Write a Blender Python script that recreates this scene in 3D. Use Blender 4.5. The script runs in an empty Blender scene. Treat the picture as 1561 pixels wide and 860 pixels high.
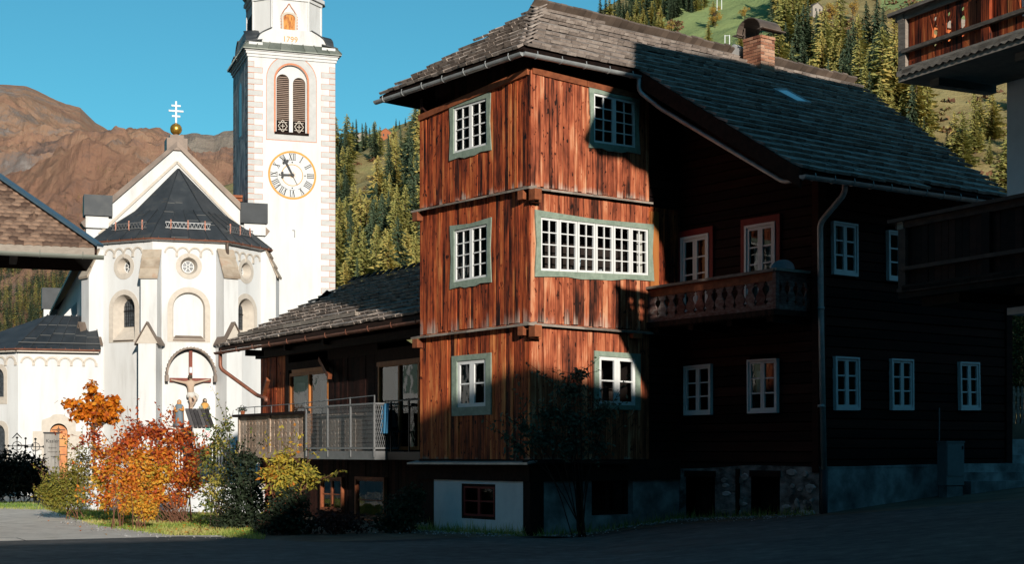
import bpy, bmesh, math, random
from math import radians as rad, sin, cos, pi, tan, atan2, sqrt
from mathutils import Vector, Matrix
random.seed(7)
V = Vector
C = bpy.context.scene.collection
sc = bpy.context.scene

# ------------------------------------------------------------------ camera, sky, sun, exposure
PF, PCX, PYH, EYE = 2350.0, 780.5, 688.0, 1.6          # focal length (px of the 1561 px photo), optical column, horizon row, eye height
cam_d = bpy.data.cameras.new("camera"); cam = bpy.data.objects.new("camera", cam_d); C.objects.link(cam)
cam.location = (0, 0, EYE); cam.rotation_euler = (rad(90), 0, 0)
cam_d.sensor_width = 36; cam_d.lens = 36 * PF / 1561; cam_d.shift_y = (PYH - 430) / 1561
cam_d.clip_start = .1; cam_d.clip_end = 12000
sc.camera = cam
SUN_AZ, SUN_EL = 287.0, 14.0
SUN = V((cos(rad(SUN_AZ)) * cos(rad(SUN_EL)), sin(rad(SUN_AZ)) * cos(rad(SUN_EL)), sin(rad(SUN_EL))))
w = bpy.data.worlds.new("World"); sc.world = w; w.use_nodes = True
nt = w.node_tree; nt.nodes.clear()
sky = nt.nodes.new("ShaderNodeTexSky"); sky.sky_type = 'NISHITA'; sky.sun_disc = False
sky.sun_elevation = rad(SUN_EL); sky.sun_rotation = rad(90 - SUN_AZ)
sky.altitude = 1400; sky.air_density = 1.0; sky.dust_density = .35; sky.ozone_density = 2.2
bg = nt.nodes.new("ShaderNodeBackground"); bg.inputs[1].default_value = .15
wo = nt.nodes.new("ShaderNodeOutputWorld")
tint = nt.nodes.new('ShaderNodeMix'); tint.data_type = 'RGBA'; tint.blend_type = 'MULTIPLY'; tint.inputs['Factor'].default_value = 1; tint.inputs['B'].default_value = (.34, .86, .80, 1)   # teal autumn sky
nt.links.new(sky.outputs[0], tint.inputs['A']); nt.links.new(tint.outputs['Result'], bg.inputs[0]); nt.links.new(bg.outputs[0], wo.inputs[0])
sl = bpy.data.lights.new("sun", 'SUN'); sl.energy = 5.0; sl.angle = rad(.5); sl.color = (1, .93, .83)
so = bpy.data.objects.new("sun", sl); C.objects.link(so); so.rotation_euler = SUN.to_track_quat('Z', 'Y').to_euler()
so.location = (20, -60, 60)
sc.view_settings.view_transform = 'Standard'; sc.view_settings.look = 'None'
sc.view_settings.exposure = -.06; sc.view_settings.gamma = 1; sc.view_settings.use_curve_mapping = False
sc.cycles.use_denoising = True
sc.cycles.max_bounces = 6; sc.cycles.diffuse_bounces = 1; sc.cycles.transparent_max_bounces = 12

# ------------------------------------------------------------------ helpers
def ray(px, py): return V(((px - PCX) / PF, 1, (PYH - py) / PF))
def at(px, py, D): return V((0, 0, EYE)) + ray(px, py) * D
def ground_z(x, y=0):
    t = max(0.0, min(1.0, (x - 0.6) / 1.6)); s = t * t * (3 - 2 * t)
    return .098 * max(0, x - 1.2) * s if x > 0 else -.02 * min(6, -x)
def gpt(px, py):
    p = at(px, py, 30)
    for _ in range(12):
        d = ray(px, py); z = ground_z(p.x); D = (z - EYE) / d.z; p = V((0, 0, EYE)) + d * D
    return p

class Fr:                                                # a thing's own frame: base point and turn about z
    def __init__(s, o, ang): s.o = V(o); s.a = ang; s.m = Matrix.Translation(s.o) @ Matrix.Rotation(rad(ang), 4, 'Z'); s.i = s.m.inverted()
    def loc(s, p): return s.i @ V(p)
class Pl:                                                # an upright wall plane in a frame: u runs to the image right, n faces out
    def __init__(s, fr, o, ang):
        s.fr = fr; s.o = V((o[0], o[1], 0)); s.u = V((cos(rad(ang)), sin(rad(ang)), 0)); s.n = V((s.u.y, -s.u.x, 0))
    def p(s, u, z, d=0): q = s.o + s.u * u + s.n * d; q.z = z; return q
    def px(s, a, b, d=0):
        e = s.fr.i @ V((0, 0, EYE)); r = (s.fr.i.to_3x3() @ ray(a, b)); q = s.o + s.n * d
        t = (q - e).dot(s.n) / r.dot(s.n); h = e + r * t
        return ((h - s.o).dot(s.u), h.z)

class MB:
    def __init__(s): s.v = []; s.f = []; s.m = []; s.r = []; s.w = []
    def add(s, pts, faces, m=0, r=None, w=None):
        b = len(s.v); s.v += [tuple(p) for p in pts]; s.w += list(w) if w else [0.0] * len(pts)
        r = random.random() if r is None else r
        for f in faces: s.f.append(tuple(b + i for i in f)); s.m.append(m); s.r.append(r)
        return s
    def face(s, pts, m=0, r=None): return s.add(pts, [range(len(pts))], m, r)
    def hexa(s, a, b, m=0, r=None, w=None):             # a, b: two quads in the same order
        return s.add(list(a) + list(b), [(3, 2, 1, 0), (4, 5, 6, 7), (0, 1, 5, 4), (1, 2, 6, 5), (2, 3, 7, 6), (3, 0, 4, 7)], m, r, w)
    def box(s, x0, x1, y0, y1, z0, z1, m=0, r=None):
        return s.hexa([V((x0, y0, z0)), V((x1, y0, z0)), V((x1, y1, z0)), V((x0, y1, z0))], [V((x0, y0, z1)), V((x1, y0, z1)), V((x1, y1, z1)), V((x0, y1, z1))], m, r)
    def plbox(s, pl, u0, u1, z0, z1, d0, d1, m=0, r=None):
        q = lambda d: [pl.p(u0, z0, d), pl.p(u1, z0, d), pl.p(u1, z1, d), pl.p(u0, z1, d)]
        return s.hexa(q(d0), q(d1), m, r)
    def beam(s, a, b, wd, ht, m=0, r=None, up=V((0, 0, 1))):
        a = V(a); b = V(b); t = (b - a).normalized(); x = t.cross(up)
        if x.length < 1e-4: x = V((1, 0, 0))
        x.normalize(); y = x.cross(t).normalized()
        q = lambda c: [c - x * wd / 2 - y * ht / 2, c + x * wd / 2 - y * ht / 2, c + x * wd / 2 + y * ht / 2, c - x * wd / 2 + y * ht / 2]
        return s.hexa(q(a), q(b), m, r)
    def prism(s, poly, vec, m=0, r=None):
        n = len(poly); vec = V(vec); pts = [V(p) for p in poly] + [V(p) + vec for p in poly]
        return s.add(pts, [tuple(reversed(range(n))), tuple(range(n, 2 * n))] + [(i, (i + 1) % n, n + (i + 1) % n, n + i) for i in range(n)], m, r)
    def tube(s, pts, rd, n=8, m=0, r=None, caps=True):
        pts = [V(p) for p in pts]; k = len(pts); rr = rd if isinstance(rd, (list, tuple)) else [rd] * k
        out = []; px = None
        for i, p in enumerate(pts):
            t = (pts[min(i + 1, k - 1)] - pts[max(i - 1, 0)]).normalized()
            x = (px - t * px.dot(t)) if px else t.orthogonal()
            if x.length < 1e-5: x = t.orthogonal()
            x.normalize(); px = x; y = t.cross(x)
            out += [p + (x * cos(2 * pi * j / n) + y * sin(2 * pi * j / n)) * rr[i] for j in range(n)]
        fs = [(i * n + j, i * n + (j + 1) % n, (i + 1) * n + (j + 1) % n, (i + 1) * n + j) for i in range(k - 1) for j in range(n)]
        if caps: fs += [tuple(reversed(range(n))), tuple(range((k - 1) * n, k * n))]
        return s.add(out, fs, m, r)
    def lathe(s, c, prof, n=16, m=0, r=None, sx=1, sy=1):
        c = V(c); out = []
        for (rd, z) in prof: out += [c + V((cos(2 * pi * j / n) * rd * sx, sin(2 * pi * j / n) * rd * sy, z)) for j in range(n)]
        k = len(prof)
        fs = [(i * n + j, i * n + (j + 1) % n, (i + 1) * n + (j + 1) % n, (i + 1) * n + j) for i in range(k - 1) for j in range(n)]
        return s.add(out, fs + [tuple(reversed(range(n))), tuple(range((k - 1) * n, k * n))], m, r)
    def holed(s, pl, outer, holes, depth=.3, shrink=1.0, m=0, mr=None, d=0, r=None):   # flat wall with openings and their reveals
        bm = bmesh.new(); es = []
        for lp in [outer] + list(holes):
            vs = [bm.verts.new((u, z, 0)) for u, z in lp]
            es += [bm.edges.new((vs[i], vs[(i + 1) % len(vs)])) for i in range(len(vs))]
        bmesh.ops.triangle_fill(bm, edges=es, use_beauty=True)
        bm.verts.index_update()
        pts = [pl.p(v.co.x, v.co.y, d) for v in bm.verts]
        fs = []
        for f in bm.faces:
            q = [v.index for v in f.verts]
            a, b, c = (pts[i] for i in q[:3])
            if (b - a).cross(c - a).dot(pl.n) < 0: q.reverse()
            fs.append(q)
        s.add(pts, fs, m, r); bm.free()
        for h in holes:
            cu = sum(p[0] for p in h) / len(h); cz = sum(p[1] for p in h) / len(h)
            a = [pl.p(u, z, d) for u, z in h]; b = [pl.p(cu + (u - cu) * shrink, cz + (z - cz) * shrink, d - depth) for u, z in h]
            n = len(h); s.add(a + b, [(i, (i + 1) % n, n + (i + 1) % n, n + i) for i in range(n)], m if mr is None else mr, r)
        return s
    def build(s, name, mats, parent=None, smooth=False, fr=None):
        me = bpy.data.meshes.new(name); me.from_pydata(s.v, [], s.f)
        for mt in (mats if isinstance(mats, (list, tuple)) else [mats]): me.materials.append(mt)
        me.polygons.foreach_set("material_index", s.m)
        at_ = me.attributes.new("rnd", 'FLOAT', 'FACE'); at_.data.foreach_set("value", s.r)
        if any(s.w): aw = me.attributes.new("wear", 'FLOAT', 'POINT'); aw.data.foreach_set("value", s.w)
        if smooth: me.polygons.foreach_set("use_smooth", [True] * len(s.f))
        me.update(); me.validate()
        o = bpy.data.objects.new(name, me); C.objects.link(o)
        if parent: o.parent = parent
        return o
def tag(o, label, cat, group=None, kind='thing'):
    o['label'] = label; o['category'] = cat; o['kind'] = kind
    if group: o['group'] = group
    return o
def thing(name, label, cat, fr, group=None):
    o = bpy.data.objects.new(name, None); C.objects.link(o); o.location = fr.o; o.rotation_euler = (0, 0, rad(fr.a)); o.empty_display_size = .2
    return tag(o, label, cat, group)
def setting(o): o['kind'] = 'structure'; return o
def dup(root, loc, rz=0, sc_=1, label=None):
    r = root.copy(); C.objects.link(r); r.location = loc; r.rotation_euler = (0, 0, rz); r.scale = (sc_,) * 3 if not isinstance(sc_, tuple) else sc_
    if label: r['label'] = label
    for ch in root.children:
        c = ch.copy(); C.objects.link(c); c.parent = r
        for g in ch.children: d = g.copy(); C.objects.link(d); d.parent = c
    return r
def arch(u, z0, zs, r, n=14, k=1.0):                      # opening outline: straight jambs to zs, round head
    return [(u - r, z0), (u + r, z0)] + [(u + r * cos(pi * i / n), zs + r * k * sin(pi * i / n)) for i in range(n + 1)]
def circ(u, z, r, n=24): return [(u + r * cos(2 * pi * i / n), z + r * sin(2 * pi * i / n)) for i in range(n)]
def flat(mb, pl, poly, d, m=0, r=None): mb.face([pl.p(u, z, d) for u, z in poly], m, r)
def band(mb, pl, a, b, d0, d1, m=0, closed=True):          # ring between two outlines of equal count, with a raised edge
    n = len(a)
    for i in range(n if closed else n - 1):
        j = (i + 1) % n
        mb.hexa([pl.p(*a[i], d0), pl.p(*a[j], d0), pl.p(*b[j], d0), pl.p(*b[i], d0)], [pl.p(*a[i], d1), pl.p(*a[j], d1), pl.p(*b[j], d1), pl.p(*b[i], d1)], m, .5)

# ------------------------------------------------------------------ materials
def mat(name, cols, scale=(1, 1, 1), noise=4.0, detail=7, rnd=0.0, orand=0.0, rough=.8, bump=0.0, bdist=.02, metal=0.0, wear=None, spec=.3, trans=0.0, rough2=.6, coarse=None, wearpos=(.35, .75)):
    m = bpy.data.materials.new(name); m.use_nodes = True; t = m.node_tree; N = t.nodes; L = t.links
    b = N['Principled BSDF']; b.inputs['Roughness'].default_value = rough; b.inputs['Metallic'].default_value = metal
    b.inputs['Specular IOR Level'].default_value = spec
    tc = N.new('ShaderNodeTexCoord'); mp = N.new('ShaderNodeMapping'); mp.inputs['Scale'].default_value = scale
    L.new(tc.outputs['Object'], mp.inputs['Vector'])
    nz = N.new('ShaderNodeTexNoise'); nz.inputs['Scale'].default_value = noise; nz.inputs['Detail'].default_value = detail; nz.inputs['Roughness'].default_value = rough2
    at_ = N.new('ShaderNodeAttribute'); at_.attribute_name = 'rnd'
    if rnd:                                               # every board, slate or stone has its own stretch of the pattern
        cb = N.new('ShaderNodeVectorMath'); cb.operation = 'MULTIPLY_ADD'; L.new(at_.outputs['Fac'], cb.inputs[0]); cb.inputs[1].default_value = (37, 53, 71); L.new(mp.outputs[0], cb.inputs[2])
        L.new(cb.outputs[0], nz.inputs['Vector'])
    else: L.new(mp.outputs[0], nz.inputs['Vector'])
    def math_(op, a, bb):
        q = N.new('ShaderNodeMath'); q.operation = op
        for i, x in enumerate((a, bb)):
            if isinstance(x, (int, float)): q.inputs[i].default_value = x
            else: L.new(x, q.inputs[i])
        return q.outputs[0]
    val = math_('MULTIPLY', nz.outputs['Fac'], 1 - rnd - orand)
    if rnd: val = math_('ADD', val, math_('MULTIPLY', at_.outputs['Fac'], rnd))
    if orand: oi = N.new('ShaderNodeObjectInfo'); val = math_('ADD', val, math_('MULTIPLY', oi.outputs['Random'], orand))
    if coarse:
        n2 = N.new('ShaderNodeTexNoise'); n2.inputs['Scale'].default_value = coarse[0]; n2.inputs['Detail'].default_value = 3; L.new(tc.outputs['Object'], n2.inputs['Vector'])
        val = math_('ADD', val, math_('MULTIPLY', math_('SUBTRACT', n2.outputs['Fac'], .5), coarse[1]))
    cr = N.new('ShaderNodeValToRGB'); e = cr.color_ramp.elements
    while len(e) < len(cols): e.new(.5)
    for el, (p, c) in zip(e, cols): el.position = p; el.color = (*c, 1)
    L.new(val, cr.inputs[0]); col = cr.outputs[0]
    if wear:
        aw = N.new('ShaderNodeAttribute'); aw.attribute_name = 'wear'
        mr = N.new('ShaderNodeMapRange'); mr.inputs['From Min'].default_value = wearpos[0]; mr.inputs['From Max'].default_value = wearpos[1]
        L.new(math_('MULTIPLY', aw.outputs['Fac'], math_('ADD', nz.outputs['Fac'], .35)), mr.inputs['Value'])
        mx = N.new('ShaderNodeMix'); mx.data_type = 'RGBA'; L.new(mr.outputs[0], mx.inputs['Factor']); L.new(col, mx.inputs['A']); mx.inputs['B'].default_value = (*wear, 1); col = mx.outputs['Result']
    L.new(col, b.inputs['Base Color'])
    if bump:
        bp = N.new('ShaderNodeBump'); bp.inputs['Strength'].default_value = bump; bp.inputs['Distance'].default_value = bdist
        L.new(nz.outputs['Fac'], bp.inputs['Height']); L.new(bp.outputs[0], b.inputs['Normal'])
    if trans:
        tr = N.new('ShaderNodeBsdfTranslucent'); L.new(col, tr.inputs['Color']); ms = N.new('ShaderNodeMixShader'); ms.inputs[0].default_value = trans
        L.new(b.outputs[0], ms.inputs[1]); L.new(tr.outputs[0], ms.inputs[2]); L.new(ms.outputs[0], N['Material Output'].inputs['Surface'])
    return m
def plain(name, c, rough=.7, metal=0.0, spec=.3, var=.15, noise=6.0, bump=.0):
    return mat(name, [(.25, tuple(x * (1 - var) for x in c)), (.75, tuple(min(1, x * (1 + var)) for x in c))], noise=noise, rough=rough, metal=metal, spec=spec, bump=bump)
def glass_mat(name, tint=(.9, .95, 1), ior=1.5):
    m = bpy.data.materials.new(name); m.use_nodes = True; t = m.node_tree; N = t.nodes; N.remove(N['Principled BSDF'])
    tr = N.new('ShaderNodeBsdfTransparent'); tr.inputs[0].default_value = (*tint, 1); g = N.new('ShaderNodeBsdfGlossy'); g.inputs['Roughness'].default_value = .02; g.inputs[0].default_value = (1, 1, 1, 1)
    fr = N.new('ShaderNodeFresnel'); fr.inputs[0].default_value = ior; ms = N.new('ShaderNodeMixShader')
    nz = N.new('ShaderNodeTexNoise'); nz.inputs['Scale'].default_value = 2.5; bp = N.new('ShaderNodeBump'); bp.inputs['Strength'].default_value = .08; bp.inputs['Distance'].default_value = .05
    tc = N.new('ShaderNodeTexCoord'); L = t.links; L.new(tc.outputs['Object'], nz.inputs['Vector']); L.new(nz.outputs['Fac'], bp.inputs['Height']); L.new(bp.outputs[0], g.inputs['Normal'])
    L.new(fr.outputs[0], ms.inputs[0]); L.new(tr.outputs[0], ms.inputs[1]); L.new(g.outputs[0], ms.inputs[2]); L.new(ms.outputs[0], N['Material Output'].inputs['Surface'])
    return m
def woodmat(name, cols, k=1.75, rough=.75, wear=None, wearpos=(.35, .75)):
    m = bpy.data.materials.new(name); m.use_nodes = True; t = m.node_tree; N = t.nodes; L = t.links; b = N['Principled BSDF']
    b.inputs['Roughness'].default_value = rough; b.inputs['Specular IOR Level'].default_value = .2
    tc = N.new('ShaderNodeTexCoord'); at_ = N.new('ShaderNodeAttribute'); at_.attribute_name = 'rnd'
    off = N.new('ShaderNodeVectorMath'); off.operation = 'MULTIPLY_ADD'; L.new(at_.outputs['Fac'], off.inputs[0]); off.inputs[1].default_value = (17, 23, 31); L.new(tc.outputs['Object'], off.inputs[2])
    def mth(op, a, c):
        q = N.new('ShaderNodeMath'); q.operation = op
        for i, x in enumerate((a, c)):
            if isinstance(x, (int, float)): q.inputs[i].default_value = x
            else: L.new(x, q.inputs[i])
        return q.outputs[0]
    def nz(scale, det):
        mp = N.new('ShaderNodeMapping'); mp.inputs['Scale'].default_value = scale; L.new(off.outputs[0], mp.inputs['Vector']); n = N.new('ShaderNodeTexNoise'); n.inputs['Scale'].default_value = 1; n.inputs['Detail'].default_value = det; n.inputs['Roughness'].default_value = .65
        L.new(mp.outputs[0], n.inputs['Vector']); return n.outputs['Fac']
    fine, mid, patch, knot = nz((75, 75, 1.8), 4), nz((15, 15, .8), 5), nz((2.2, 2.2, 1.1), 3), nz((11, 11, 6.0), 2)
    v = mth('ADD', mth('ADD', mth('MULTIPLY', at_.outputs['Fac'], .20), mth('MULTIPLY', mid, .66)), mth('ADD', mth('MULTIPLY', fine, .50), mth('MULTIPLY', patch, .50)))
    v = mth('ADD', mth('MULTIPLY', mth('SUBTRACT', v, .93), k), .5)
    kn = N.new('ShaderNodeMapRange'); kn.inputs['From Min'].default_value = .63; kn.inputs['From Max'].default_value = .71; L.new(knot, kn.inputs['Value']); v = mth('SUBTRACT', v, mth('MULTIPLY', kn.outputs[0], .45))
    cr = N.new('ShaderNodeValToRGB'); e = cr.color_ramp.elements
    while len(e) < len(cols): e.new(.5)
    for el, (p, c) in zip(e, cols): el.position = p; el.color = (*c, 1)
    L.new(v, cr.inputs[0]); col = cr.outputs[0]
    if wear:
        aw = N.new('ShaderNodeAttribute'); aw.attribute_name = 'wear'; mr = N.new('ShaderNodeMapRange'); mr.inputs['From Min'].default_value = wearpos[0]; mr.inputs['From Max'].default_value = wearpos[1]; mr.inputs['To Max'].default_value = .85
        L.new(mth('MULTIPLY', aw.outputs['Fac'], mth('ADD', mth('ADD', mid, fine), mth('SUBTRACT', patch, .75))), mr.inputs['Value'])
        mx = N.new('ShaderNodeMix'); mx.data_type = 'RGBA'; L.new(mr.outputs[0], mx.inputs['Factor']); L.new(col, mx.inputs['A']); mx.inputs['B'].default_value = (*wear, 1); col = mx.outputs['Result']
    L.new(col, b.inputs['Base Color'])
    bp = N.new('ShaderNodeBump'); bp.inputs['Strength'].default_value = .6; bp.inputs['Distance'].default_value = .006; L.new(mth('ADD', fine, mid), bp.inputs['Height']); L.new(bp.outputs[0], b.inputs['Normal'])
    return m
WOODR = [(.20, (.016, .006, .004)), (.36, (.09, .022, .010)), (.50, (.22, .055, .020)), (.64, (.40, .115, .036)), (.80, (.58, .22, .075))]
M = {}
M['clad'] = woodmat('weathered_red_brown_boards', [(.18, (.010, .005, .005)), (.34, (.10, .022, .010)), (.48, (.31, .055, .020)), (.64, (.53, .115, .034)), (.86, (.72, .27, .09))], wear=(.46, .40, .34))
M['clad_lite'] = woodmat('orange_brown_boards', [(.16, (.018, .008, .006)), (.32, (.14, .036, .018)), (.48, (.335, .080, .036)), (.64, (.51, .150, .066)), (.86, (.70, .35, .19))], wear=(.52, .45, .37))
M['fresh'] = mat('unweathered_orange_wood', [(.3, (.34, .115, .030)), (.7, (.60, .225, .060))], (10, 10, .8), 1.0, 5, rnd=.4, rough=.6)
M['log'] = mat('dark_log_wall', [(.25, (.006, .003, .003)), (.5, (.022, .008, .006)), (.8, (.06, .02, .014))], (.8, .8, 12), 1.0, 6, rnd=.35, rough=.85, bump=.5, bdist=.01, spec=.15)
M['dark'] = mat('blackened_timber', [(.3, (.010, .006, .005)), (.75, (.045, .022, .015))], (3, 3, 3), 3.0, rnd=.3, rough=.85, bump=.3, spec=.15)
M['trimred'] = mat('red_brown_timber', [(.3, (.16, .045, .018)), (.7, (.42, .13, .05))], (4, 4, 4), 2.0, rnd=.4, rough=.7, bump=.3)
M['greywood'] = mat('silvered_timber', [(.25, (.14, .11, .09)), (.75, (.42, .36, .30))], (3, 3, 14), 2.0, rnd=.35, rough=.85, bump=.4, spec=.2)
M['shingle'] = mat('weathered_wood_shingles', [(.22, (.12, .095, .08)), (.5, (.29, .235, .20)), (.75, (.46, .39, .335))], (6, 6, 6), 1.5, 6, rnd=.28, rough=.9, bump=.4, bdist=.01, spec=.15)
M['soffit'] = M['dark']
M['oldbrown'] = mat('sun_browned_balcony_boards', [(.25, (.16, .10, .07)), (.5, (.40, .28, .20)), (.75, (.62, .50, .40))], (3, 3, 14), 2.0, rnd=.35, rough=.85, bump=.4, spec=.2)
M['white'] = plain('white_window_paint', (.78, .78, .76), .5, var=.06)
M['green'] = mat('sage_green_casing_paint', [(.3, (.19, .245, .19)), (.7, (.32, .385, .305))], (5, 5, 5), 2.0, rough=.6)
M['redpaint'] = plain('dark_red_casing_paint', (.20, .02, .018), .6)
M['glass'] = glass_mat('window_glass')
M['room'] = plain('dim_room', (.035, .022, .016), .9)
M['curtain'] = plain('pale_curtain_cloth', (.62, .56, .47), .9)
M['zinc'] = mat('zinc_gutter', [(.3, (.30, .31, .31)), (.7, (.48, .49, .48))], (2, 2, 2), 3.0, rough=.45, metal=.35)
M['copper'] = mat('brown_copper_pipe', [(.3, (.17, .065, .04)), (.7, (.34, .14, .09))], (2, 2, 2), 3.0, rough=.5, metal=.3)
M['plaster'] = mat('white_limewash', [(.22, (.60, .585, .56)), (.42, (.72, .71, .69)), (.7, (.78, .775, .76))], (2.0, 2.0, .35), 1.4, 8, rough=.95, bump=.2, bdist=.02, spec=.1, coarse=(.22, .6))
M['plaster2'] = mat('white_house_plaster', [(.25, (.76, .77, .78)), (.7, (.86, .87, .87))], (1, 1, 1), 5, 8, rough=.95, bump=.4, bdist=.02, spec=.1)
M['greyplaster'] = mat('stained_grey_plaster', [(.3, (.10, .10, .10)), (.48, (.26, .255, .25)), (.66, (.50, .49, .48))], (1, 1, 1), 1.8, 9, rough=.95, bump=.5, bdist=.03, spec=.1)
M['stone'] = mat('rubble_stone', [(.3, (.08, .075, .07)), (.48, (.34, .32, .30)), (.7, (.62, .60, .58))], (1, 1, 1.6), 3.5, 8, rnd=.3, rough=.95, bump=.9, bdist=.05, spec=.1)
M['surround'] = plain('cream_stone_surround', (.62, .545, .46), .9, var=.12, bump=.2)
M['slab'] = mat('buttress_stone_slabs', [(.3, (.34, .26, .19)), (.55, (.52, .43, .33)), (.78, (.45, .20, .10))], (1, 1, 1), 2.5, 7, rnd=.3, rough=.9, bump=.3)
M['metalroof'] = mat('blackened_sheet_roof', [(.25, (.020, .024, .028)), (.6, (.050, .056, .062)), (.85, (.105, .105, .10))], (1, 1, 1), 1.6, 8, rnd=.25, rough=.55, spec=.3)
M['rusty'] = mat('brown_sheet_roof', [(.3, (.10, .075, .06)), (.7, (.24, .18, .14))], (1, 1, 1), 2.0, 6, rnd=.3, rough=.5, metal=.2)
M['patina'] = mat('grey_green_sheet', [(.3, (.13, .145, .12)), (.7, (.26, .27, .23))], (1, 1, 1), 2.0, 6, rnd=.3, rough=.5, metal=.2)
M['iron'] = plain('black_iron', (.015, .015, .016), .5, metal=.4)
M['steel'] = plain('galvanised_steel', (.22, .22, .22), .5, metal=.4)
M['gold'] = mat('gilded_ball', [(.3, (.55, .27, .04)), (.7, (.85, .48, .09))], (1, 1, 1), 6, rough=.32, metal=.8)
M['ochre'] = plain('ochre_paint', (.72, .36, .09), .8)
M['terracotta'] = plain('terracotta_line_paint', (.66, .27, .15), .85)
M['greypaint'] = mat('pale_grey_quoin_paint', [(.3, (.52, .51, .49)), (.7, (.64, .63, .61))], (1, 1, 1), 3.0, rough=.9)
M['black'] = plain('black_paint', (.02, .022, .025), .5)
M['asphalt'] = mat('worn_asphalt', [(.3, (.055, .053, .052)), (.55, (.11, .105, .10)), (.8, (.19, .18, .17))], (1, 1, 1), 3.0, 9, rough=.92, bump=.35, bdist=.02, coarse=(.35, .35), spec=.15, rough2=.7)
M['earth'] = mat('bare_earth', [(.3, (.07, .05, .035)), (.7, (.17, .13, .09))], (1, 1, 1), 1.2, 8, rough=.95, bump=.5)
M['lawnsoil'] = mat('mown_lawn', [(.3, (.13, .17, .045)), (.6, (.27, .29, .08)), (.8, (.45, .36, .15))], (1, 1, 1), 1.8, 9, rough=.95, bump=.6)
def mleaf(name, cols, orand=0.0, rnd=.8, trans=.3, noise=.8): return mat(name, cols, noise=noise, rnd=rnd - orand * .5, orand=orand * .5, rough=.6, trans=trans, spec=.2)
M['grass'] = mleaf('grass_blades', [(.2, (.14, .25, .04)), (.5, (.36, .42, .09)), (.8, (.62, .50, .20))])
M['spruce'] = mleaf('dark_spruce_needles', [(.2, (.035, .062, .038)), (.8, (.125, .16, .085))], .5, trans=.2)
M['larch'] = mleaf('yellow_green_larch_needles', [(.12, (.20, .22, .07)), (.5, (.46, .42, .13)), (.88, (.70, .50, .15))], .7, trans=.35)
M['gold_leaf'] = mleaf('golden_leaves', [(.2, (.45, .16, .03)), (.8, (.75, .42, .07))])
M['bark'] = mat('bark', [(.3, (.04, .028, .02)), (.7, (.12, .085, .06))], (6, 6, 1), 3, rough=.95)
M['stem'] = plain('reddish_stems', (.16, .07, .04), .8)

# ------------------------------------------------------------------ terrain, road, far hills
def sheet(name, xs, ys, zf, m):
    mb = MB(); n = len(xs)
    mb.add([(x, y, zf(x, y)) for y in ys for x in xs], [(j * n + i, j * n + i + 1, (j + 1) * n + i + 1, (j + 1) * n + i) for j in range(len(ys) - 1) for i in range(n - 1)], 0, .5)
    return setting(mb.build(name, m, smooth=True))
xs = [-4000, -1500, -500, -150, -60] + [-40 + i * 2 for i in range(20)] + [i * .5 for i in range(32)] + [16, 18, 21, 25, 32, 60, 150, 500, 1500, 4000]
def gfar(x, y): return min(ground_z(x), 1.4) if y < 200 else min(ground_z(x), 1.4) * 0
sheet('ground', xs, [-200, -60, -20, 0, 5, 10, 15, 20, 25, 30, 35, 40, 50, 60, 80, 120, 200, 500, 1500, 4000], gfar, M['earth'])
def overlay(name, poly, m, dz):                           # a flat patch that follows the ground
    bm = bmesh.new(); vs = [bm.verts.new((p[0], p[1], 0)) for p in poly]; bm.faces.new(vs); bmesh.ops.triangulate(bm, faces=bm.faces[:])
    for i in range(-2, 34):
        bmesh.ops.bisect_plane(bm, geom=bm.verts[:] + bm.edges[:] + bm.faces[:], plane_co=(i * .5, 0, 0), plane_no=(1, 0, 0))
    for v in bm.verts: v.co.z = min(ground_z(v.co.x), 1.4) + dz
    bmesh.ops.recalc_face_normals(bm, faces=bm.faces[:])
    for f in bm.faces:
        if f.normal.z < 0: f.normal_flip()
    me = bpy.data.meshes.new(name); bm.to_mesh(me); bm.free(); me.materials.append(m)
    o = bpy.data.objects.new(name, me); C.objects.link(o); return setting(o)
gedge = [(50, 757), (50.6, 766), (59, 773), (87, 783), (122, 794), (157, 804), (209, 811), (268, 818), (330, 818), (400, 824), (480, 828), (560, 829), (640, 826)]
ge = [gpt(*p) for p in gedge]
road_poly = [(-60, 4), (40, 4), (40, 24), (14, 27.0), (9.2, 26.6), (5.9, 27.3), (3.1, 29.3), (0.75, 27.9), (0, 28.4), (-.5, 28.6)] + [(p.x, p.y) for p in reversed(ge)] + [(-18, 62), (-26, 70), (-60, 70)]
overlay('road', road_poly, M['asphalt'], .012)
lawn_poly = [(p.x, p.y) for p in ge[1:10]] + [(-5.6, 33), (-8.0, 41.5), (-11, 43.5), (-17, 46), (-18.5, 50)]
M['lane'] = mat('road_painted_sunlit', [(.3, (.52, .45, .38)), (.55, (.74, .65, .56)), (.8, (.84, .76, .67))], (1, 1, 1), 2.2, 9, rough=.95, bump=.35, bdist=.02, coarse=(.3, .4), spec=.1, rough2=.75)  # sunlight painted in: road colour made paler where the sun reaches it
sunlit_edge = [gpt(*p) for p in ((345, 819), (300, 826), (180, 833), (60, 838), (-60, 843))]
overlay('lane', [(p.x, p.y) for p in sunlit_edge] + [(-22, 30), (-60, 40), (-60, 70), (-26, 70), (-18, 62)] + [(p.x, p.y) for p in ge[:9]], M['lane'], .017)
cr_ = MB()
for a_, b_ in (((0, 822), (25, 822)), ((25, 822), (58, 832)), ((20, 775), (34, 768)), ((34, 768), (42, 758))):
    p, q = gpt(*a_), gpt(*b_); p.z += .021; q.z += .021; n_ = (q - p).cross(V((0, 0, 1))).normalized() * .012; cr_.face([p - n_, q - n_, q + n_, p + n_])
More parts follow.
